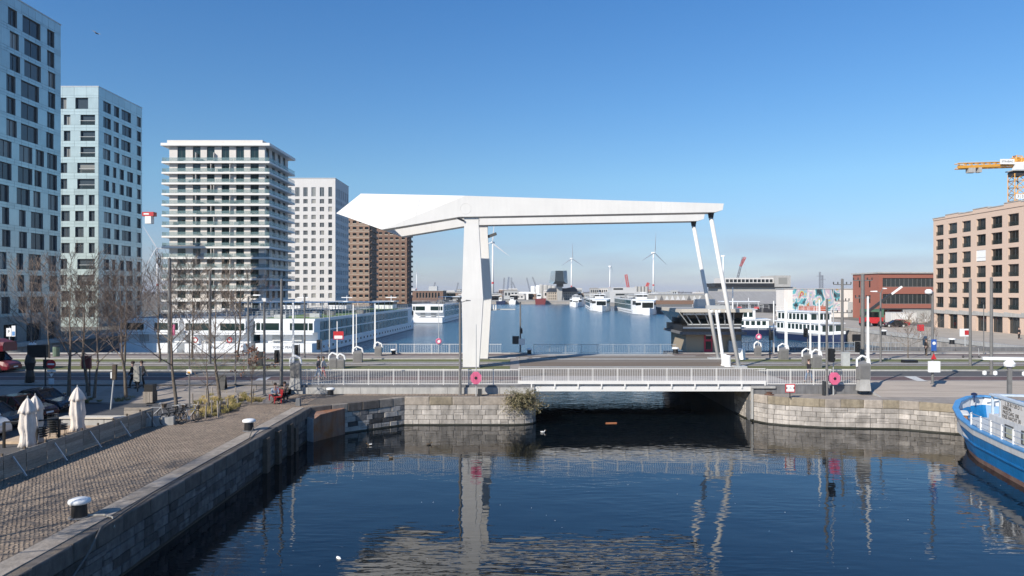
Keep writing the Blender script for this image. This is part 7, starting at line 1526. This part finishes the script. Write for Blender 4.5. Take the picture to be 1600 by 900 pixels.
# tower crane on the right
Yc = 165.0; px = lambda a: (a - 800)*Yc/F; pz = lambda b_: HC - (b_ - HY)*Yc/F
tcx = px(1588); t = thing('tower_crane', (tcx, Yc, ZR), 'yellow tower crane with white sign rising behind the pink brick building', 'crane')
lattice(MB(), (tcx, Yc, ZR), (tcx, Yc, pz(272)), 2.3, .12, 22).build('mast', orange, t, w=True)
MB().box(tcx - 1.2, tcx + 1.2, Yc - 1.2, Yc + 1.2, pz(276), pz(269)).build('slewing_ring', dpole, t, w=True)
lattice(MB(), (px(1494), Yc, pz(260)), (tcx, Yc, pz(257)), 1.2, .1, 10).build('counter_jib', orange, t, w=True); MB().bar((px(1494), Yc - .6, pz(262)), (px(1580), Yc - .6, pz(258)), .3, .6).build('jib_girder', orange, t, w=True); MB().bar((px(1580), Yc, pz(252)), (px(1660), Yc, pz(250)), 1.2, 1.4).build('main_jib', orange, t, w=True)
for a, c, z0, z1 in ((1510.5, 1520.5, 270.5, 263), (1526, 1530.5, 270, 262.5)): MB().box(px(a), px(c), Yc - .9, Yc + .4, pz(z0), pz(z1)).build('counterweight', conc, t, w=True)
MB().box(px(1497), px(1504), Yc - .6, Yc + .4, pz(259), pz(256)).build('winch', lgrey, t, w=True)
sb = MB().box(px(1557), px(1579), Yc - 1.3, Yc - 1.2, pz(258), pz(250)).build('sign', wht, t, w=True); text('STRABAG', .62, dpole, t, (px(1568) - tcx, -1.32, pz(254) - ZR), (R(90), 0, 0))
MB().box(px(1580), px(1592), Yc - 1.6, Yc - .3, pz(266.5), pz(255)).build('cab', wht, t, w=True); MB().box(px(1596), px(1602), Yc - 1.6, Yc - .3, pz(266.5), pz(253)).build('switch_box', wht, t, w=True); MB().box(px(1576), px(1602), Yc - 1.8, Yc + 1.2, pz(268.5), pz(267)).build('platform', lgrey, t, w=True)
lattice(MB(), (tcx, Yc, pz(257)), (tcx + .3, Yc, pz(244)), 1.3, .12, 3).build('tower_head', orange, t, w=True)
rl = MB()
for k in range(9): x = px(1496 + k*7); rl.cyl((x, Yc - .6, pz(259)), (x, Yc - .6, pz(253.5) if k < 8 else pz(253)), .03, n=3)
rl.cyl((px(1496), Yc - .6, pz(254.5)), (px(1555), Yc - .6, pz(251.5)), .03, n=3); rl.build('walkway_rail', lgrey, t, w=True)
for a in (1584, 1591): MB().box(px(a) - .42, px(a) + .42, Yc - 1.4, Yc - 1.3, pz(312), pz(304.5)).build('number_plate', wht, t, w=True); text('3', .9, dpole, t, (px(a) - tcx, -1.42, pz(308) - ZR), (R(90), 0, 0))

# ============================================================ HAZE
hz = MB().box(-6300, 6300, -2300, 9300, -1.2, 64)
hm = bpy.data.materials.new('thin_haze'); hm.use_nodes = True; hn = hm.node_tree.nodes; hn.remove(hn['Principled BSDF'])
pv = hn.new('ShaderNodeVolumePrincipled'); pv.inputs['Color'].default_value = (.80, .86, .98, 1); pv.inputs['Density'].default_value = .0001; pv.inputs['Anisotropy'].default_value = .0
hm.node_tree.links.new(pv.outputs[0], hn['Material Output'].inputs['Volume'])
hz = stuff(hz.build('haze', hm)); tag(hz, 'thin pale haze softening the far harbour shore', 'haze')
